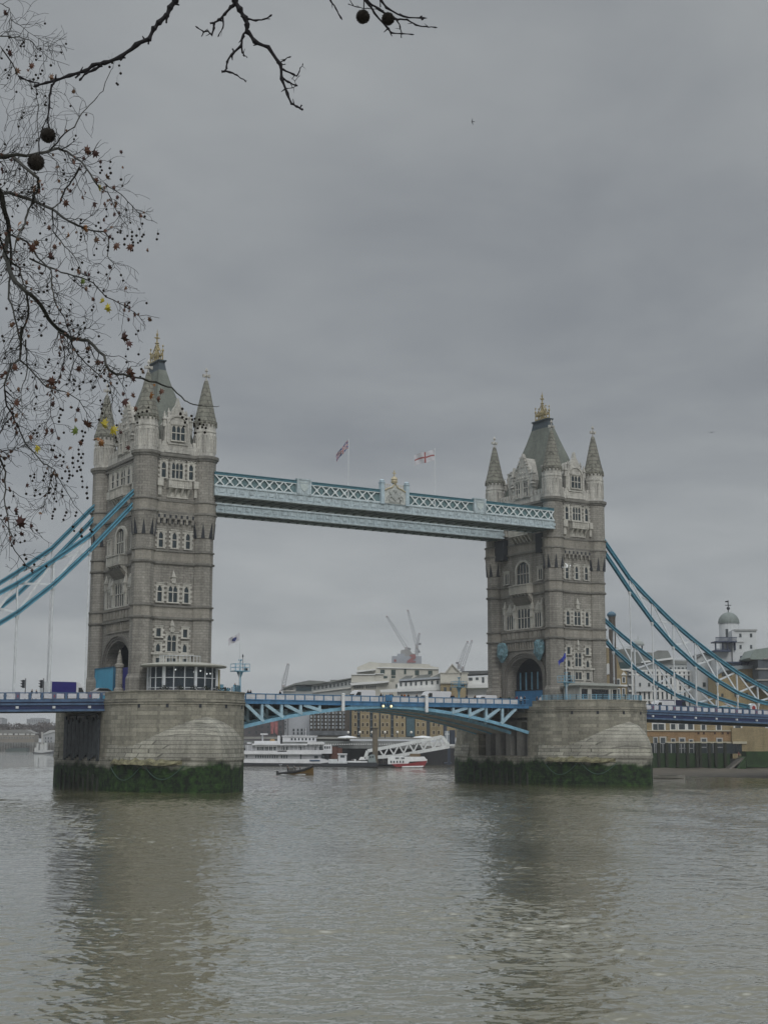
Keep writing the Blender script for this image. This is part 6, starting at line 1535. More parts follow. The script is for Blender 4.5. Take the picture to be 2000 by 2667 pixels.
wg.part('roof', DROOF, lambda m_: wg.poly(m_, [(955,1262),(1028,1208),(1110,1208),(1160,1235),(1250,1285),(1240,1305),(1130,1262),(1030,1220),(962,1262)], -.5, 14))
wg.windows([(1018,1045,1500,1542),(1108,1128,1500,1545),(1010,1040,1290,1302)], WGLASS, h=-.05, d=.1)
br_ = BG('brewery_tower','white brewery tower with a green-grey dome, weather vane and dark iron balconies at the right','tower',390,R7,1160,1740,base=6)
BW = plain('brewery_white',(.50,.52,.53),.8,.1,.25)
br_.part('wall', BW, lambda m_: (br_.box(m_,1337,1543,992,1900,0,11), br_.poly(m_, [(1160,1250),(1160,1200),(1290,1195),(1337,1195),(1337,1900),(1160,1900)], 1, 11)))
br_.part('drum', BW, lambda m_: (lambda a,c: m_.lathe([(c[0]-a[0],a[2]-12),(c[0]-a[0],a[2]),(c[0]-a[0]+.15,a[2]+.05),(c[0]-a[0]+.15,a[2]+.2)],a[0],6,20))(br_.q(1325,908),br_.q(1422,908)))
br_.part('dome', plain('dome_green_grey',(.15,.175,.165),.6), lambda m_: (lambda a: m_.lathe([(2.85*cos(k*pi/18)+.1 if k<9 else .15, a[2]+3.15*sin(k*pi/18)) for k in range(10)]+[(.1,a[2]+3.9)],a[0],6,20))(br_.q(1325,904)))
br_.part('weather_vane', SHADOW, lambda m_: (br_.tube(m_, [(1320,800,6),(1318,672,6)], .14), br_.tube(m_, [(1288,722,6),(1350,722,6)], .1), br_.box(m_,1290,1322,678,692,5.9,6.1), m_.ball(br_.q(1320,752,6),.5,6)))
br_.part('parapet', plain('brewery_trim',(.30,.31,.31),.8), lambda m_: (br_.box(m_,1330,1550,978,993,-.4,11.3), br_.box(m_,1337,1420,1100,1108,-.2,.1)))
br_.windows([(1377,1397,1020,1055),(1482,1502,1020,1055),(1380,1398,1132,1168),(1484,1502,1132,1168),(1245,1266,975,1060)], WGLASS, h=-.03, d=.1)
br_.part('balcony', plain('iron_navy',(.035,.05,.09),.6), lambda m_: (br_.box(m_,1128,1338,1098,1108,-2,4), br_.box(m_,1125,1280,1185,1200,-1.5,4), [br_.box(m_,x,x+3,1062,1100,-2,-1.8) for x in range(1130,1338,11)], br_.box(m_,1128,1338,1060,1065,-2,-1.8), [br_.box(m_,x,x+4,1170,1186,-1.5,-1.3) for x in range(1128,1280,11)], [br_.box(m_,x,x+9,1108,1186,-.8,-.2) for x in (1135,1205,1250,1325)], br_.box(m_,1235,1540,1300,1312,-2,2), [br_.box(m_,x,x+3,1300,1345,-2,-1.8) for x in range(1290,1540,12)], br_.box(m_,1390,1404,1240,1350,-.3,.1)))
yb = BG('brown_brick_wharf','ochre brick wharf range with dark openings at the right edge','warehouse',385,R7,1165,1740,base=6)
yb.part('wall', YBR, lambda m_: (yb.poly(m_, [(1168,1900),(1168,1420),(1240,1380),(1540,1355),(1700,1350),(1700,1900)], 0, 12),))
yb.part('roof', plain('lead_roof',(.20,.23,.25),.7), lambda m_: yb.poly(m_, [(1168,1420),(1250,1340),(1540,1330),(1700,1330),(1700,1356),(1540,1360),(1240,1384)], -.5, 12))
yb.windows([(1205,1300,1390,1440),(1200,1220,1610,1640),(1330,1350,1600,1640),(1440,1460,1600,1640),(1430,1470,1450,1500)], plain('wharf_opening',(.03,.035,.03),.5), h=-.04, d=.1)
gr_ = BG('glass_roofed_block','dark framed block with a pale glass roof at the far right edge','building',380,R7,1500,1740,base=6)
gr_.part('wall', plain('slate_blue_wall',(.07,.085,.10),.6,.3,.4), lambda m_: gr_.box(m_,1560,1760,1265,1560,-1,10))
gr_.part('glass_roof', plain('roof_glazing',(.20,.24,.22),.4), lambda m_: gr_.poly(m_, [(1465,1260),(1520,1178),(1650,1160),(1760,1200),(1760,1280),(1480,1275)], -1.2, 10))
gr_.part('slab', CONC, lambda m_: (gr_.box(m_,1540,1760,1362,1376,-1.4,1), gr_.box(m_,1540,1760,1470,1486,-1.4,1), gr_.box(m_,1600,1760,1265,1275,-1.6,1)))
# ---- quay under the right side span
rq_ = BG('riverside_brick_range','low orange brick range with arched openings under the right side span','building',372,R8,190,730,base=4.4)
rq_.part('wall', YBR, lambda m_: (rq_.box(m_,120,1620,380,720,0,12), rq_.box(m_,1225,1900,540,905,-1,10)))
rq_.part('brick_band', OBR, lambda m_: (rq_.box(m_,120,470,576,640,-.15,1), rq_.box(m_,460,1220,580,690,-.12,1)))
rq_.part('stringcourse', plain('tan_stone',(.42,.39,.30),.8), lambda m_: (rq_.box(m_,120,1380,565,575,-.4,1), rq_.box(m_,430,1220,704,722,-.4,1), rq_.box(m_,1225,1390,700,728,-1.3,1)))
rq_.windows([(495,545,490,555),(590,660,490,555),(700,755,490,555),(862,905,500,560),(1045,1090,500,560),(1265,1330,515,565),(280,330,490,560),(345,410,490,560)], WGLASS, h=-.05, d=.1, frame=CREAM2)
rq_.windows([(x,x+22,588,612) for x in (812,876,1008,1102,1165,1240,1325)]+[(1504,1526,610,760)], plain('round_opening',(.06,.03,.02),.8), h=-.16, d=.1)
rq_.windows([(290,325,655,720),(370,420,655,720),(500,535,670,705),(600,650,665,705),(715,750,680,705),(862,912,668,704),(1050,1098,668,704)], WGLASS, h=-.3, d=.1, frame=plain('arch_white',(.42,.42,.40),.8))
qw2 = BG('weedy_quay_wall','weed-covered timber-faced quay wall behind the muddy shore at the right','quay wall',368,R8,190,1010,base=-.5)
qw2.part('wall', WEED, lambda m_: (qw2.box(m_,120,1200,842,1040,0,5), qw2.box(m_,1380,1900,820,1010,-2,5)))
qw2.part('back_wall', plain('back_wall_dark',(.022,.03,.035),.8), lambda m_: qw2.box(m_,120,1380,722,845,3,5))
qw2.part('timber_pile', TIMB, lambda m_: [qw2.box(m_,x,x+20,715,1005,-1,0) for x in (335,430,560,680,790,830,940,1020,1130)])
qw2.part('white_railing', plain('quay_rail',(.30,.31,.31),.8), lambda m_: ([qw2.box(m_,x,x+7,730,840,.5,.9) for x in (300,320,365,400,430,500,560,590,620,660,715,770,820,935,1005,1130)], qw2.box(m_,290,440,720,728,.5,.9), qw2.box(m_,590,780,778,786,.4,.9), qw2.box(m_,840,940,765,775,.4,.9), qw2.box(m_,1040,1130,765,775,.4,.9)))
qs = BG('river_steps','worn stone steps leading down to the mud between the weedy walls','steps',362,R8,1180,1030,base=-.5)
qs.part('flight', plain('step_stone',(.17,.16,.14),.9,.3,.5), lambda m_: [qs.poly(m_, [(1200+k*13,1030-k*11),(1235+k*13,1030-k*11),(1235+k*13,1018-k*11),(1200+k*13,1018-k*11)], -.3*k*0, 5) for k in range(12)])
qs.part('side_wall', WEED, lambda m_: qs.poly(m_, [(1275,1030),(1380,880),(1385,1030)], -1, 5))
pb = BG('red_jacket_figures','cluster', 'x', 366, R8, 1310, 905, base=2) if False else None
o = bpy.data.objects.new('person', person_mesh('person', stand(.1), EDG, cloth['red'], cloth['black'], HAIR)); COL.objects.link(o); v = world(1640+1310/4.608, 1780+905/4.608, 365); o.location = v; o.rotation_euler = (0,0,2); tag(o,'person in red at the head of the river steps','person','people near the river steps')
sbt = BG('beached_boat','low pale boat lying at the edge of the mud just right of the farther pier','boat',300,R8,330,1108,base=0)
sbt.root.rotation_euler = (0,0,-YAW)
hull('hull', 6.6, 1.6, -.1, .55, plain('boat_buff',(.34,.33,.29),.7), sbt.root, .3, .8, .25); sbt.root.location = world(1640+470/4.608, 1780+1092/4.608, 300).to_tuple()[:2]+(0.5,)
mb = MB(); mb.box(-2.2,1.6,-.55,.55,.5,.62); mb.build('thwart', TIMB, sbt.root)
# ------------------------------------------------------------------ far left bank
wl = BG('far_warehouse_row','long low warehouse with arched openings on the far left bank','warehouse',1000,RL,-40,1200,base=4)
wl.part('wall', plain('far_wall',(.20,.18,.15),.8,.2,.1), lambda m_: wl.box(m_,-300,500,1078,1215,0,12))
wl.part('roof', plain('far_roof',(.17,.17,.16),.8), lambda m_: wl.poly(m_, [(-300,1050),(-300,1020),(280,1000),(380,1000),(470,1040),(500,1052),(500,1058)], -.5, 12))
wl.windows([(x,x+w_,1056,1080) for x,w_ in ((-40,75),(52,55),(120,65),(212,45),(275,85),(383,40),(445,60))], plain('far_skylight',(.46,.46,.44),.6), name='skylight', h=-.1, d=.3)
wl.windows([(x,x+14,1105,1130) for x in range(-20,490,38)], WGLASS, h=-.1, d=.3, frame=plain('far_arch',(.38,.37,.33),.8))
fr = BG('far_pale_house','pale gabled house behind the tug on the far left bank','house',990,RL,600,1260,base=4)
fr.part('wall', plain('far_pale',(.30,.31,.32),.8,.15,.1), lambda m_: fr.poly(m_, [(600,1290),(610,1100),(610,1085),(640,1060),(760,1020),(800,1010),(800,1290)], 0, 12)); fr.part('roof', plain('far_pale_roof',(.36,.37,.37),.8), lambda m_: fr.poly(m_, [(595,1078),(720,1010),(800,1008),(800,1030),(640,1075)], -.8, 12))
fr.windows([(x,x+16,y,y+30) for x in (650,690,730) for y in (1110,1160)], WGLASS, h=-.1, d=.3)
fw_ = BG('far_quay_wall','grey piled quay wall along the far left bank','quay wall',985,RL,-40,1330,base=-1)
fw_.part('wall', plain('far_quay',(.17,.17,.16),.85,.35,.12), lambda m_: fw_.box(m_,-400,900,1185,1360,0,10)); fw_.part('pile', plain('far_pile',(.09,.09,.085),.85), lambda m_: [fw_.box(m_,x,x+9,1190,1335,-1,0) for x in range(-30,800,37)])
bg_ = BG('moored_barge','low dark green barge against the far left quay wall','barge',975,RL,75,1338,base=0)
bg_.part('hull', plain('barge_hull',(.05,.07,.065),.7), lambda m_: bg_.poly(m_, [(75,1290),(140,1270),(385,1265),(385,1335),(90,1340)], 0, 8)); bg_.part('hatch', SHADOW, lambda m_: bg_.box(m_,150,370,1262,1272,1,7))
ft = BG('far_apartment_tower','hazy grey apartment block above the trees on the far left','building',1500,RL,370,950,base=4)
ft.part('wall', plain('hazy_block',(.26,.27,.28),.8,.1,.05), lambda m_: (ft.box(m_,378,660,845,1000,0,20), ft.box(m_,430,600,830,846,2,18))); ft.windows([(x,x+14,y,y+10) for x in range(395,650,32) for y in (860,885)], WGLASS, h=-.1, d=.4)
ft2 = BG('far_apartment_tower','hazy grey block cut by the left edge of the picture','building',1450,RL,-60,950,base=4); ft2.part('wall', plain('hazy_block_b',(.25,.26,.27),.8,.1,.05), lambda m_: ft2.box(m_,-150,30,840,1000,0,20)); ft2.part('plant_room', GROOF, lambda m_: ft2.box(m_,-80,10,828,840,3,15))
# leafless woodland on the far bank: reads as one mass
random.seed(21)
mb = MB(); b_ = BG('x','x y z w','x',1080,RL,0,1000,base=4)
for k in range(5200):
    x = random.uniform(-200,820); top_ = 925+22*sin(x*.02)+14*sin(x*.057+1)-(28*math.exp(-((x-620)/90)**2)); y = random.uniform(top_,1110)+abs(random.gauss(0,8))
    if x > 470 and random.random() < .0: continue
    c = Vector(b_.q(x,y,random.uniform(0,40))); u = Vector((random.gauss(0,1),random.gauss(0,1),random.gauss(0,1))).normalized(); v_ = u.cross(Vector((random.random()-.5,random.random(),random.random()))).normalized(); s1 = random.uniform(.4,1.5); s2 = random.uniform(.15,.7)
    mb._a([tuple(c-u*s1),tuple(c+v_*s2),tuple(c+u*s1),tuple(c-v_*s2)],[(0,1,2,3)])
tl_ = mb.build('distant_wood', plain('winter_twigs', (.10,.085,.075), .9, .3, .05)); tl_.location = b_.root.location; tl_.rotation_euler = b_.root.rotation_euler; bpy.data.objects.remove(b_.root)
tag(tl_, 'bare grey brown woodland on the far left bank under the deck', 'wood', kind='stuff')
# ------------------------------------------------------------------ plane trees (crown at the left; near twigs overhead)
BARK = plain('plane_bark', (.024,.024,.018), .9, .55, 14, 0, .01)
TWIG = plain('plane_twig', (.012,.011,.008), .9, .3, 8)
LEAFM = [plain('leaf_maroon',(.042,.014,.011),.7,.5,20), plain('leaf_brown',(.11,.058,.03),.7,.5,20), plain('leaf_yellow',(.40,.33,.025),.6,.3,20), plain('leaf_green',(.12,.17,.03),.6,.3,20), plain('leaf_orange',(.20,.085,.02),.6,.4,20), plain('leaf_rust',(.085,.035,.02),.7,.5,20)]
BALLM = plain('seed_ball_brown', (.012,.009,.006), .95, .5, 60, 0, .004)
T0=(0,0,3.318); T1=(0,400,3.318); T2=(0,850,3.318); T3=(450,0,2.212); T4=(200,840,4.1475)
def F(reg, pts): return [(reg[0]+x/reg[2], reg[1]+y/reg[2]) for x,y in pts]
rng = random.Random(5)
crown = [  # (points in photo px, start radius px, end radius px, distance)
 (F(T1,[(-60,250),(0,330),(30,440),(80,640),(40,870),(90,1050),(230,1190),(350,1300),(450,1470),(610,1590),(760,1620)])+F(T2,[(900,250),(915,350),(1000,410),(1180,440),(1350,480),(1490,540),(1600,640)])+F(T4,[(1250,880),(1430,915),(1540,900)]),7.5,.7,12),
 (F(T1,[(-40,345),(80,340),(270,400),(450,470),(560,560),(680,620),(760,655),(900,670),(945,720),(930,880),(990,980)]),5,.8,12.5),
 (F(T0,[(-60,1360),(100,1340),(200,1430),(330,1540),(340,1630)])+F(T1,[(300,350),(250,480),(220,600),(150,700),(120,860)]),5.5,1.8,11),
 (F(T0,[(-60,1330),(0,1340),(220,1340),(400,1310),(500,1280),(580,1310),(700,1385),(780,1500),(860,1620)])+F(T1,[(930,330),(1000,480),(1100,620)]),5,.7,11.5),
 (F(T0,[(430,1290),(520,1190),(640,1090),(710,970),(820,860),(890,780),(960,600),(990,530)]),2.4,.5,11.5),
 (F(T1,[(700,80),(640,200),(570,300),(520,420),(450,470)]),2.6,2,12),
 (F(T1,[(450,480),(460,660),(560,800),(650,900),(700,1000),(690,1040)]),2,.6,12.5),
 (F(T1,[(250,900),(480,1000),(640,1050),(800,1110),(920,1240),(1080,1310),(1200,1390),(1380,1420)]),2.6,.5,13),
 (F(T1,[(900,250),(1040,350),(1140,450),(1240,550),(1360,600)]),1.6,.5,11.5),
 (F(T2,[(500,40),(610,110),(640,200),(740,320),(860,420),(960,500),(1040,600)]),2.6,.7,12),
 (F(T2,[(180,290),(300,420),(400,520),(560,570),(680,640),(780,790)]),2.4,.7,13),
 (F(T2,[(180,0),(175,280),(100,330),(40,500),(50,640),(110,770),(170,900),(240,1040),(380,1180),(470,1240),(540,1370),(640,1550),(740,1650)]),3.4,.5,13),
 (F(T2,[(-40,1100),(0,1130),(50,1260),(40,1480),(70,1700),(100,1880),(200,2050),(300,2120)]),3,.7,12.5),
 (F(T2,[(470,1240),(440,1340),(400,1480),(370,1570)]),1.2,.6,13),
 (F(T1,[(230,1190),(250,1400),(180,1580)])+F(T2,[(180,200)]),3,2,12),
 (F(T1,[(80,640),(100,900),(90,1050),(80,1250),(130,1400),(180,1640)]),3.4,2,12.5),
 (F(T0,[(-30,300),(110,310),(260,340),(330,420),(430,500),(600,560)]),1.8,.5,12),
 (F(T0,[(0,20),(80,60),(100,180),(70,300)]),1.2,.8,13),
 (F(T0,[(170,680),(300,700),(330,900),(330,1320)]),1.3,1,12.5),
 (F(T0,[(0,380),(90,520),(130,600),(170,660)]),2,1.2,12),
 (F(T0,[(100,170),(210,240),(330,330),(460,380),(640,425)]),1,.4,13),
 (F(T1,[(0,560),(-10,700),(60,900),(160,980),(200,1130),(240,1200)]),3.2,1.6,12),
 (F(T1,[(100,700),(240,760),(330,900),(440,1010),(450,1150),(480,1300),(560,1420),(620,1600)])+F(T2,[(640,300),(600,450)]),2.8,.8,12.5),
 (F(T2,[(220,120),(235,280),(240,400),(180,560),(190,760)]),2,.8,12.5),
 (F(T2,[(0,420),(60,400),(150,380)]),1.5,.7,12.5),
 (F(T2,[(-20,970),(40,850),(110,770)]),1.8,1.2,13),
 (F(T2,[(0,1060),(60,1110),(150,1020),(190,1040)]),1.0,.6,13),
 (F(T2,[(0,1660),(70,1690),(180,1720),(300,1750)]),.9,.4,12.5),
 (F(T2,[(520,60),(560,250),(520,420),(440,560),(440,780),(500,960)]),1.6,.7,12.5),
]
def spt(px, py, H, r):
    return tuple(world(px, py, H)), r*H/FPX
trunkp = world(-900, 2400, 12); 
tree = thing('plane_tree', 'bare plane tree with brown leaves and hanging seed balls along the left edge', 'tree', (trunkp.x, trunkp.y, 6.3))
O = Vector(tree.location)
def loc_(p): return tuple(Vector(p)-O)
# trunk and the limbs that carry the traced branches, left of the frame
mb = MB()
base = Vector((0,0,0)); fork = Vector(loc_(world(-620,900,12.3)))
mb.tube([base, base*.5+fork*.5+Vector((.15,.1,0)), fork], [.42,.33,.26], 10)
mb.lathe([(.7,-.1),(.5,.35),(.42,.8)],0,0,10)
mb.build('trunk', BARK, tree)
bmn = MB(); tw = MB(); tips = []
for pts, r0, r1, H in crown:
    n = len(pts); P = []; Rr = []; prev = None
    # subdivide with slight crooks
    fine_ = []
    for (a,b_),(c,d) in zip(pts, pts[1:]):
        for k in range(3): q = k/3; fine_.append((a+(c-a)*q+rng.gauss(0,1.3), b_+(d-b_)*q+rng.gauss(0,1.3)))
    fine_.append(pts[-1]); n = len(fine_)
    for i,(x,y) in enumerate(fine_):
        q = i/(n-1); h = H+.5*sin(i*.35+H*3)-.25*q
        p, r = spt(x, y, h, (r0+(r1-r0)*q)); P.append(loc_(p)); Rr.append(r*(1+.12*rng.random()))
        tips.append((x, y, h, r0+(r1-r0)*q, fine_[min(i+1,n-1)][0]-fine_[max(i-1,0)][0], fine_[min(i+1,n-1)][1]-fine_[max(i-1,0)][1]))
    if pts[0][0] < 15: P = [tuple(fork+Vector((0,0,rng.uniform(-1.2,1.2)))), *P]; Rr = [Rr[0]*1.6, *Rr]
    (bmn if r0 > 1.7 else tw).tube(P, Rr, 6)
hang = []
def inside(x, y):
    lim = 300 if y < 330 else (400 if y < 720 else (380 if y < 900 else (395-(y-900)*.45 if y < 1200 else 265-(y-1200)*.55)))
    if y < 160: lim = 175
    if 160 <= y < 330: lim = 150 + (y-160)*.7
    return x < lim and -60 < y < 1490
def twig(x, y, h, ang, L_, r, lvl):
    n = max(4, int(L_/9)); P = []; Rr = []; pts = []
    a = ang; dh = rng.gauss(0,.012)
    for i in range(n+1):
        p, rr = spt(x, y, h, max(.5, r*(1-.6*i/n))); P.append(loc_(p)); Rr.append(rr); pts.append((x,y,h,a))
        st = L_/n; x += cos(a)*st; y += sin(a)*st; h += dh*st*.12
        a += rng.gauss(0,.26); a += .05*(pi/2-a) if abs(a-pi/2) < 2 else 0
        if not inside(x,y): 
            if i < 1: return
            break
    if len(P) < 2: return
    tw.tube(P, Rr, 4 if lvl < 2 else 3)
    if lvl < 3:
        for k in range(rng.choice((1,2,2,3)) if lvl == 1 else rng.choice((0,0,1,1))):
            q = pts[rng.randrange(1,len(pts))]; twig(q[0],q[1],q[2],q[3]+rng.choice((-1,1))*rng.uniform(.4,1.1),L_*rng.uniform(.35,.7),max(.55,r*.66),lvl+1)
    if rng.random() < .28: hang.append(pts[-1])
for (x,y,h,r,dx,dy) in tips:
    if not inside(x,y): continue
    for _ in range(rng.choice((0,1,1,2,2))):
        a = math.atan2(dy,dx)+rng.choice((-1,1))*rng.uniform(.45,1.3); L_ = rng.uniform(22,85) if x > 40 else rng.uniform(30,90)
        twig(x,y,h,a,L_,min(max(.75,r*.5),1.3),1)
# long straight whips rising at the top left
for k in range(26):
    x0 = rng.uniform(5,130); twig(x0, rng.uniform(330,420), rng.uniform(12,14), -pi/2+rng.uniform(-.1,.55), rng.uniform(80,190), .6, 3)
bmn.build('branches', BARK, tree); tw.build('twigs', TWIG, tree)
# leaves
lv = MB()
def leaf_shape(px, py, H, s, m_, rot=None):
    rot = rng.uniform(0,2*pi) if rot is None else rot
    c = world(px,py,H); sz = s*H/FPX
    nrm = (Vector((rng.gauss(0,.5),rng.gauss(0,.5),rng.gauss(0,.5)))-fw).normalized(); ax = nrm.cross(Vector((0,0,1))).normalized(); ay = nrm.cross(ax)
    out_ = [(0,-.85),(.14,-.38),(.66,-.6),(.5,-.16),(1.05,.08),(.56,.26),(.66,.72),(.24,.5),(0,1.1),(-.28,.5),(-.72,.62),(-.54,.2),(-1.05,0),(-.52,-.18),(-.64,-.64),(-.14,-.4)]
    fold = rng.uniform(.4,1.5); vs = [loc_(c)]
    for a,b_ in out_:
        a2 = a*cos(rot)-b_*sin(rot); b2 = a*sin(rot)+b_*cos(rot)
        z = fold*abs(a)*.7+.25*b_*b_*rng.uniform(.5,1.5); a2 *= 1-.25*fold
        vs.append(loc_(c+ax*a2*sz+ay*b2*sz-nrm*z*sz))
    lv.m = m_; n = len(out_); lv._a(vs, [(0,i+1,(i+1)%n+1) for i in range(n)])
LV = []
for reg, L_ in ((T0,[(40,110,0,20),(85,455,0,22),(275,565,5,20),(250,610,5,13),(145,610,1,24),(435,665,1,24),(635,785,1,14),(745,1300,5,28),(825,1320,0,24),(870,1385,0,16),(720,1365,0,15),(495,1435,1,15),(1050,1305,0,14),(10,1470,0,20),(850,1620,3,24),(455,1330,1,12),(1065,1440,1,10),(510,1560,1,12),(160,1565,1,12)]),
  (T1,[(495,105,1,15),(830,235,5,20),(920,210,1,26),(985,290,5,16),(855,300,2,24),(745,330,0,15),(710,385,5,14),(815,415,0,26),(565,425,5,22),(985,525,0,14),(1035,510,0,12),(890,560,5,14),(955,625,1,17),(735,635,4,20),(425,635,5,17),(550,640,5,14),(600,705,4,18),(160,600,4,20),(1000,790,5,26),(1125,800,5,24),(1275,835,1,12),(825,740,1,22),(475,800,5,18),(280,820,5,30),(320,770,1,22),(440,890,0,26),(340,990,5,16),(350,1040,0,18),(490,1000,0,16),(945,980,0,16),(770,1035,0,14),(720,1105,3,17),(740,1165,1,15),(805,1255,5,14),(890,1280,2,20),(930,1330,2,26),(950,1075,0,10),(1080,1155,1,15),(1290,1435,1,17),(390,1500,0,14),(240,1525,0,18),(100,1480,1,16),(140,340,5,13),(15,150,0,16)]),
  (T2,[(1060,95,0,34),(1110,140,0,26),(760,190,1,18),(850,310,5,20),(540,355,0,22),(1120,400,5,34),(1140,450,0,22),(950,440,5,22),(680,360,5,22),(1230,395,1,15),(1140,360,3,10),(450,480,5,28),(130,350,5,22),(60,490,5,18),(155,540,1,14),(135,655,5,24),(455,670,0,20),(670,725,0,17),(1070,640,0,30),(1145,605,5,18),(1300,590,4,26),(1395,560,5,20),(1360,625,5,20),(1330,495,4,13),(750,845,5,34),(650,805,1,14),(660,905,3,26),(410,920,5,30),(455,900,0,18),(250,965,5,22),(330,1045,2,26),(505,970,5,12),(700,1005,5,18),(600,1050,1,15),(900,850,2,30),(975,890,2,28),(850,960,4,36),(870,1010,4,22),(1110,1045,0,16),(1040,915,0,13),(1180,715,5,18),(480,1140,0,18),(225,1365,0,16),(130,1590,0,20),(170,1700,0,38),(265,1720,0,16),(185,1800,0,16),(350,1610,1,12),(580,1220,1,12),(700,1760,1,14),(60,1580,0,10),(150,765,1,18),(590,590,1,16)])):
    for x,y,m_,s in L_: LV.append((reg[0]+x/reg[2], reg[1]+y/reg[2], m_, s/3.318*2.0))
for x,y,m_,s in LV: leaf_shape(x,y,rng.uniform(11.3,12.8),s,m_)
for k in range(75):
    t_ = tips[rng.randrange(len(tips))]
    if inside(t_[0]+8,t_[1]) and t_[1] > 120: leaf_shape(t_[0]+rng.gauss(0,10),t_[1]+rng.gauss(4,10),t_[2],rng.uniform(4,8),rng.choice((0,0,1,5,1)))
for k in range(60):
    t_ = tips[rng.randrange(len(tips))]
    if not inside(t_[0]+8,t_[1]) or t_[1] < 330: continue
    for j in range(rng.choice((2,3,4,5))): leaf_shape(t_[0]+rng.gauss(0,9),t_[1]+rng.gauss(4,9),t_[2]+rng.gauss(0,.05),rng.uniform(5,9),rng.choice((0,0,1,5,5,5)))
lv.build('leaves', LEAFM, tree)
# seed balls on stalks
BP = []
for reg, L_ in ((T0,[(205,360),(208,395),(350,418),(310,478),(348,480),(312,512),(75,400),(60,425),(15,500),(48,600),(78,645),(365,605),(310,643),(352,635),(330,670),(290,682),(142,790),(392,825),(397,880),(207,970),(188,1012),(640,1200),(655,1168),(955,1395),(868,1438),(880,1468),(866,1490),(948,1450),(957,1492),(1046,1548),(545,1468),(551,1502),(568,1548),(1058,1603),(920,1608),(40,1580),(60,1628),(5,1590),(970,537),(947,574),(1030,562),(1043,630),(1008,716),(1018,726),(80,320)]),
  (T1,[(920,478),(920,540),(898,575),(852,594),(830,622),(870,640),(1230,603),(1205,650),(1366,690),(1356,738),(1018,677),(1141,676),(1141,712),(1180,706),(1242,698),(1228,715),(1101,709),(1077,735),(1075,783),(1138,740),(1150,765),(1150,790),(1193,768),(1213,752),(1145,835),(700,570),(695,600),(700,685),(700,715),(695,742),(710,940),(682,985),(625,998),(835,820),(935,805),(932,835),(815,875),(1046,1048),(1064,1095),(895,1180),(915,1230),(1118,1285),(1100,1310),(1082,1322),(408,1148),(408,1182),(425,1320),(425,1360),(610,1302),(597,1348),(577,1405),(617,1445),(605,1480),(673,1482),(727,1460),(735,1504),(697,1515),(687,1562),(357,1484),(341,1523),(357,1570),(808,1322),(795,1350),(1196,1530),(1175,1560),(20,1575),(35,1618),(380,430),(278,290),(402,740),(10,1048),(5,700),(640,1095),(770,1083),(212,1358)]),
  (T2,[(770,266),(766,304),(1087,258),(1095,308),(1106,195),(1198,240),(868,640),(884,675),(877,712),(885,750),(320,537),(316,607),(310,667),(299,710),(523,712),(525,765),(512,790),(510,822),(343,862),(78,860),(66,825),(303,898),(318,922),(322,950),(290,925),(552,918),(710,905),(736,916),(720,950),(712,985),(718,1102),(682,1104),(702,1134),(718,1182),(674,1163),(630,1136),(628,1180),(550,1168),(535,1202),(520,1115),(548,1128),(565,1252),(598,1252),(602,1285),(628,1290),(638,1218),(667,1250),(685,1215),(697,1240),(704,1300),(712,1338),(713,1388),(752,1392),(750,1442),(756,1484),(583,1340),(597,1312),(536,1312),(444,1298),(441,1330),(381,1297),(374,1330),(298,1280),(296,1305),(281,1335),(262,1293),(397,1268),(309,1416),(300,1463),(346,1450),(227,1447),(485,1374),(479,1404),(434,1400),(424,1438),(461,1447),(536,1428),(541,1463),(474,1580),(461,1602),(455,1638),(574,1608),(563,1636),(549,1671),(661,1608),(653,1637),(631,1732),(642,1768),(706,1815),(697,1778),(793,1773),(780,1757),(88,1420),(116,1467),(79,1565),(8,1635),(134,1805),(124,1850),(176,1867),(214,1855),(102,1895),(212,1975),(226,2010),(211,2062),(1284,700),(1270,732),(1230,740),(1195,750),(1205,780),(1165,775),(1188,832),(1576,712),(1560,757),(1577,785),(1611,800),(1600,830),(1590,863),(1560,750),(1213,436),(1222,368),(1032,730),(1001,960),(1010,995),(598,460),(635,460),(577,500),(650,470),(685,515),(690,540),(720,480),(805,530),(820,520),(900,408),(905,470),(940,515),(860,380),(415,310),(395,350),(500,318),(425,285),(282,440),(620,700),(460,1070),(470,1030),(445,1065),(680,1065)]),
  (T4,[(1240,1008),(1247,1048),(1275,1038),(1323,1048),(1268,1095),(1268,1115),(1330,1095),(1370,1104),(1355,1130),(1307,1140),(1394,1138),(1280,1192),(1384,1186)])):
    for x,y in L_: BP.append((reg[0]+x/reg[2], reg[1]+y/reg[2]))
for h_ in hang:
    if rng.random() < .16: BP.append((h_[0]+rng.gauss(0,2), h_[1]+rng.uniform(5,22)))
stalk = MB(); rest = MB(); proto_b = None; cnt = 0
for i,(x,y) in enumerate(BP):
    H = rng.uniform(11.2,12.8); c = Vector(loc_(world(x,y,H))); r = 3.55*rng.uniform(.85,1.1)*12/FPX
    up_l = rng.uniform(10,30)
    P = [c, Vector(loc_(world(x+rng.gauss(0,1.5),y-up_l*.5,H))), Vector(loc_(world(x+rng.gauss(0,4),y-up_l,H)))]
    stalk.tube(P, .22*H/FPX, 3)
    if i < 100:
        if proto_b is None:
            q = MB(); q.ball((0,0,0),1.0,10); o = q.build('seed_ball', BALLM, tree, smooth=True); proto_b = o
        else: o = proto_b.copy(); COL.objects.link(o); o.parent = tree
        o.location = c; o.scale = (r,r,r); o.rotation_euler = (rng.random(),rng.random(),0)
    else: rest.ball(tuple(c), r, 9)
stalk.build('ball_stalks', TWIG, tree); ro_ = rest.build('seed_balls', BALLM, tree, smooth=True); ro_['kind'] = 'stuff'

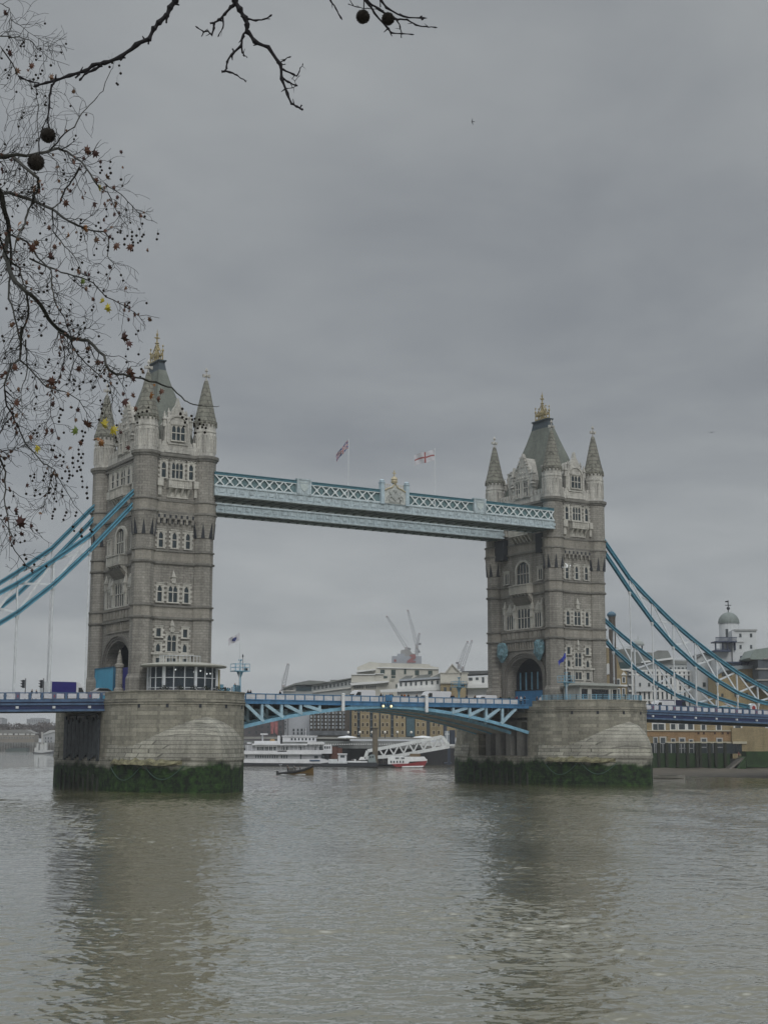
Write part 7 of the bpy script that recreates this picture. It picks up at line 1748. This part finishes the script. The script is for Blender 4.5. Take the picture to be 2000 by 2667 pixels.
# overhead tree: twigs and seed balls close to the lens
tp = C0-FH*3.2+RH*3.0
tree2 = thing('plane_tree', 'dark knobbly twigs and four large seed balls reaching down into the top of the sky', 'tree', (tp.x, tp.y, 6.3))
O2 = Vector(tree2.location)
l2 = lambda p: tuple(Vector(p)-O2)
NB = [ (F(T0,[(1560,-120),(1510,0),(1470,60),(1440,130),(1370,190),(1330,240),(1290,330),(1180,380),(1040,490),(900,540),(800,560),(740,610),(600,650),(480,690),(400,712),(320,738)]),7.5,3.2,2.6),
 (F(T0,[(880,555),(820,600),(740,625),(700,680)]),4,2.5,2.6),(F(T0,[(690,635),(650,672)]),3,2,2.6),
 (F(T0,[(480,690),(450,730),(430,820),(425,920),(410,1020),(420,1095)]),3.2,2,2.5),(F(T0,[(405,1020),(365,1100),(345,1180),(335,1330)]),1.5,1.2,2.5),
 (F(T0,[(1440,130),(1436,190)]),5,2,2.6),(F(T0,[(1290,320),(1282,372)]),4,1.8,2.6),(F(T0,[(1060,485),(1038,515)]),4,2.5,2.6),
 (F(T0,[(340,715),(260,700),(180,665)]),1.6,2.6,2.7),
 (F(T3,[(340,-60),(355,0),(385,50),(420,100),(428,140),(430,180),(470,235),(550,270),(620,370),(630,450),(660,540),(685,595),(715,612),(745,630)]),7.5,2.2,2.8),
 (F(T3,[(360,18),(335,35),(300,80),(265,112),(235,130),(238,160),(225,200),(200,175),(180,180),(145,155)]),4.2,1.5,2.8),(F(T3,[(235,130),(212,130)]),3,2.5,2.8),(F(T3,[(180,180),(167,205)]),2.2,1.2,2.8),
 (F(T3,[(292,92),(290,160),(265,198)]),2.6,1,2.8),(F(T3,[(428,105),(480,115),(530,105),(560,90)]),3,1.6,2.8),(F(T3,[(520,105),(562,107)]),1.6,1,2.8),
 (F(T3,[(428,170),(403,205),(395,260),(340,310),(312,355),(310,390),(300,405)]),4,2,2.8),(F(T3,[(280,410),(330,412),(370,430),(400,452),(418,465)]),3,.8,2.8),
 (F(T3,[(395,260),(402,300),(412,320)]),3,1.5,2.8),(F(T3,[(405,315),(430,325)]),1.6,1,2.8),(F(T3,[(352,300),(345,275)]),2.6,1.8,2.8),
 (F(T3,[(612,365),(640,345),(670,325)]),2.2,1.4,2.8),(F(T3,[(618,372),(650,368)]),2.4,1.2,2.8),(F(T3,[(632,395),(695,425),(715,437),(728,410),(735,390),(748,370)]),2.6,.8,2.8),
 (F(T3,[(632,450),(665,470),(705,490)]),3,2,2.8),(F(T3,[(655,508),(690,503),(712,490),(705,465),(725,437)]),1.2,.7,2.8),(F(T3,[(735,625),(742,604)]),2.4,1.8,2.8),
 (F(T3,[(1095,-60),(1115,0),(1160,70),(1240,160),(1260,187),(1320,190),(1370,193)]),3.6,1.2,2.8),(F(T3,[(1110,-30),(1125,8),(1190,50),(1290,110),(1350,108),(1400,142),(1460,153),(1505,152)]),3.6,1.4,2.8),
 (F(T3,[(1180,-60),(1200,0),(1230,40),(1330,93),(1430,102)]),3.8,1.8,2.8),(F(T3,[(1010,20),(1060,38),(1120,46),(1190,54)]),1.2,1,2.8),(F(T3,[(1290,112),(1310,150),(1318,190),(1315,215)]),2,1.2,2.8),
 (F(T3,[(890,-60),(908,0),(940,45),(963,92)]),2.4,1.6,2.8),(F(T3,[(1098,-50),(1100,50)]),1.6,1.4,2.8),(F(T3,[(1243,160),(1262,204)]),3,1,2.8),(F(T3,[(1190,-40),(1195,40)]),1.6,1.2,2.8),(F(T3,[(1000,-40),(1040,30)]),1.2,1,2.8),(F(T3,[(1430,92),(1438,112)]),3,3,2.8)]
mb = MB()
for pts, r0, r1, H in NB:
    P = []; Rr = []; fine_ = []
    for (a,b_),(c,d) in zip(pts, pts[1:]):
        for k in range(3): q = k/3; fine_.append((a+(c-a)*q, b_+(d-b_)*q))
    fine_.append(pts[-1]); n = len(fine_)
    for i,(x,y) in enumerate(fine_):
        q = i/(n-1); kn = 1.35 if i % 3 == 0 else .92
        p, r = spt(x+rng.gauss(0,.7), y+rng.gauss(0,.7), H, (r0+(r1-r0)*q)*kn*rng.uniform(.9,1.15)); P.append(l2(p)); Rr.append(r)
    if n > 5:
        P.append(P[-1]); P[-1] = tuple(Vector(P[-2])+(Vector(P[-2])-Vector(P[-3]))*.4); Rr[-1] = Rr[-2]*1.5; Rr += [Rr[-1]*1.2, Rr[-1]*.2]; P.append(tuple(Vector(P[-1])+(Vector(P[-1])-Vector(P[-3]))*.5))
        for i in range(4, n-1, 5):   # buds
            d = Vector((rng.gauss(0,1),rng.gauss(0,1),rng.gauss(0,1))).normalized()*.012; mb.tube([P[i], tuple(Vector(P[i])+d)], [Rr[i]*.8, Rr[i]*.25], 5)
    mb.tube(P, Rr, 8)
mb.build('branches', plain('near_twig_bark', (.007,.006,.008), .85, .6, 120, 0, .002), tree2)
mb = MB()   # limb out of view above that carries them, and the trunk behind the camera
T_ = world(700,-700,2.7); 
mb.tube([(0,0,0),(0.05,0,1.5),tuple(Vector(l2(C0-FH*2.4+RH*2.0+Vector((0,0,3.6))))),l2(C0+FH*.8+RH*.8+Vector((0,0,3.0))),l2(T_)], [.38,.33,.2,.11,.06], 9)
mb.build('trunk', BARK, tree2)
mb = MB(); src_ = Vector(l2(T_))
for pts,*_ in (NB[0],NB[9],NB[27],NB[28],NB[29],NB[32]):
    mb.tube([tuple(src_), tuple((src_+Vector(l2(world(*pts[0],2.8))))*.5+Vector((0,0,.05))), l2(world(*pts[0],NB[0][3] if pts is NB[0][0] else 2.8))], [.03,.014,.008], 6)
mb.build('limb', BARK, tree2)
for x,y,rz,H in (((415)/3.318,1165/3.318,21.5,2.5),(310/3.318,1400/3.318,24,2.5),(450+1095/2.212,93/2.212,20,2.8),(450+1240/2.212,105/2.212,18.5,2.8)):
    c = Vector(l2(world(x,y,H))); r = rz*H/FPX
    q = MB(); q.ball((0,0,0), r*.93, 16)
    for k in range(420):     # bristly achenes
        d = Vector((rng.gauss(0,1),rng.gauss(0,1),rng.gauss(0,1))).normalized(); e1 = d.cross(Vector((.3,.1,1))).normalized()*r*.05; e2 = d.cross(e1).normalized()*r*.05; b0 = d*r*.9
        q._a([tuple(b0+e1),tuple(b0-e1*.5+e2),tuple(b0-e1*.5-e2),tuple(d*r*rng.uniform(1.0,1.09))],[(0,1,3),(1,2,3),(2,0,3)])
    o = q.build('seed_ball', BALLM, tree2); o.location = c

# ------------------------------------------------------------------ river air
if HAZE:
    hm = bpy.data.materials.new('river_haze'); hm.use_nodes = True; ht = hm.node_tree
    for n in list(ht.nodes): ht.nodes.remove(n)
    ho = ht.nodes.new('ShaderNodeOutputMaterial'); hv = ht.nodes.new('ShaderNodeVolumePrincipled'); hv.inputs['Color'].default_value = (.93,.96,1,1); hv.inputs['Density'].default_value = .00015
    ht.links.new(hv.outputs[0], ho.inputs['Volume'])
    mb = MB(); mb.box(-1560,2700,-460,3060,-5,130); o = mb.build('haze', hm); tag(o, 'thin grey river haze softening the cranes and the far bank', 'haze', kind='stuff')
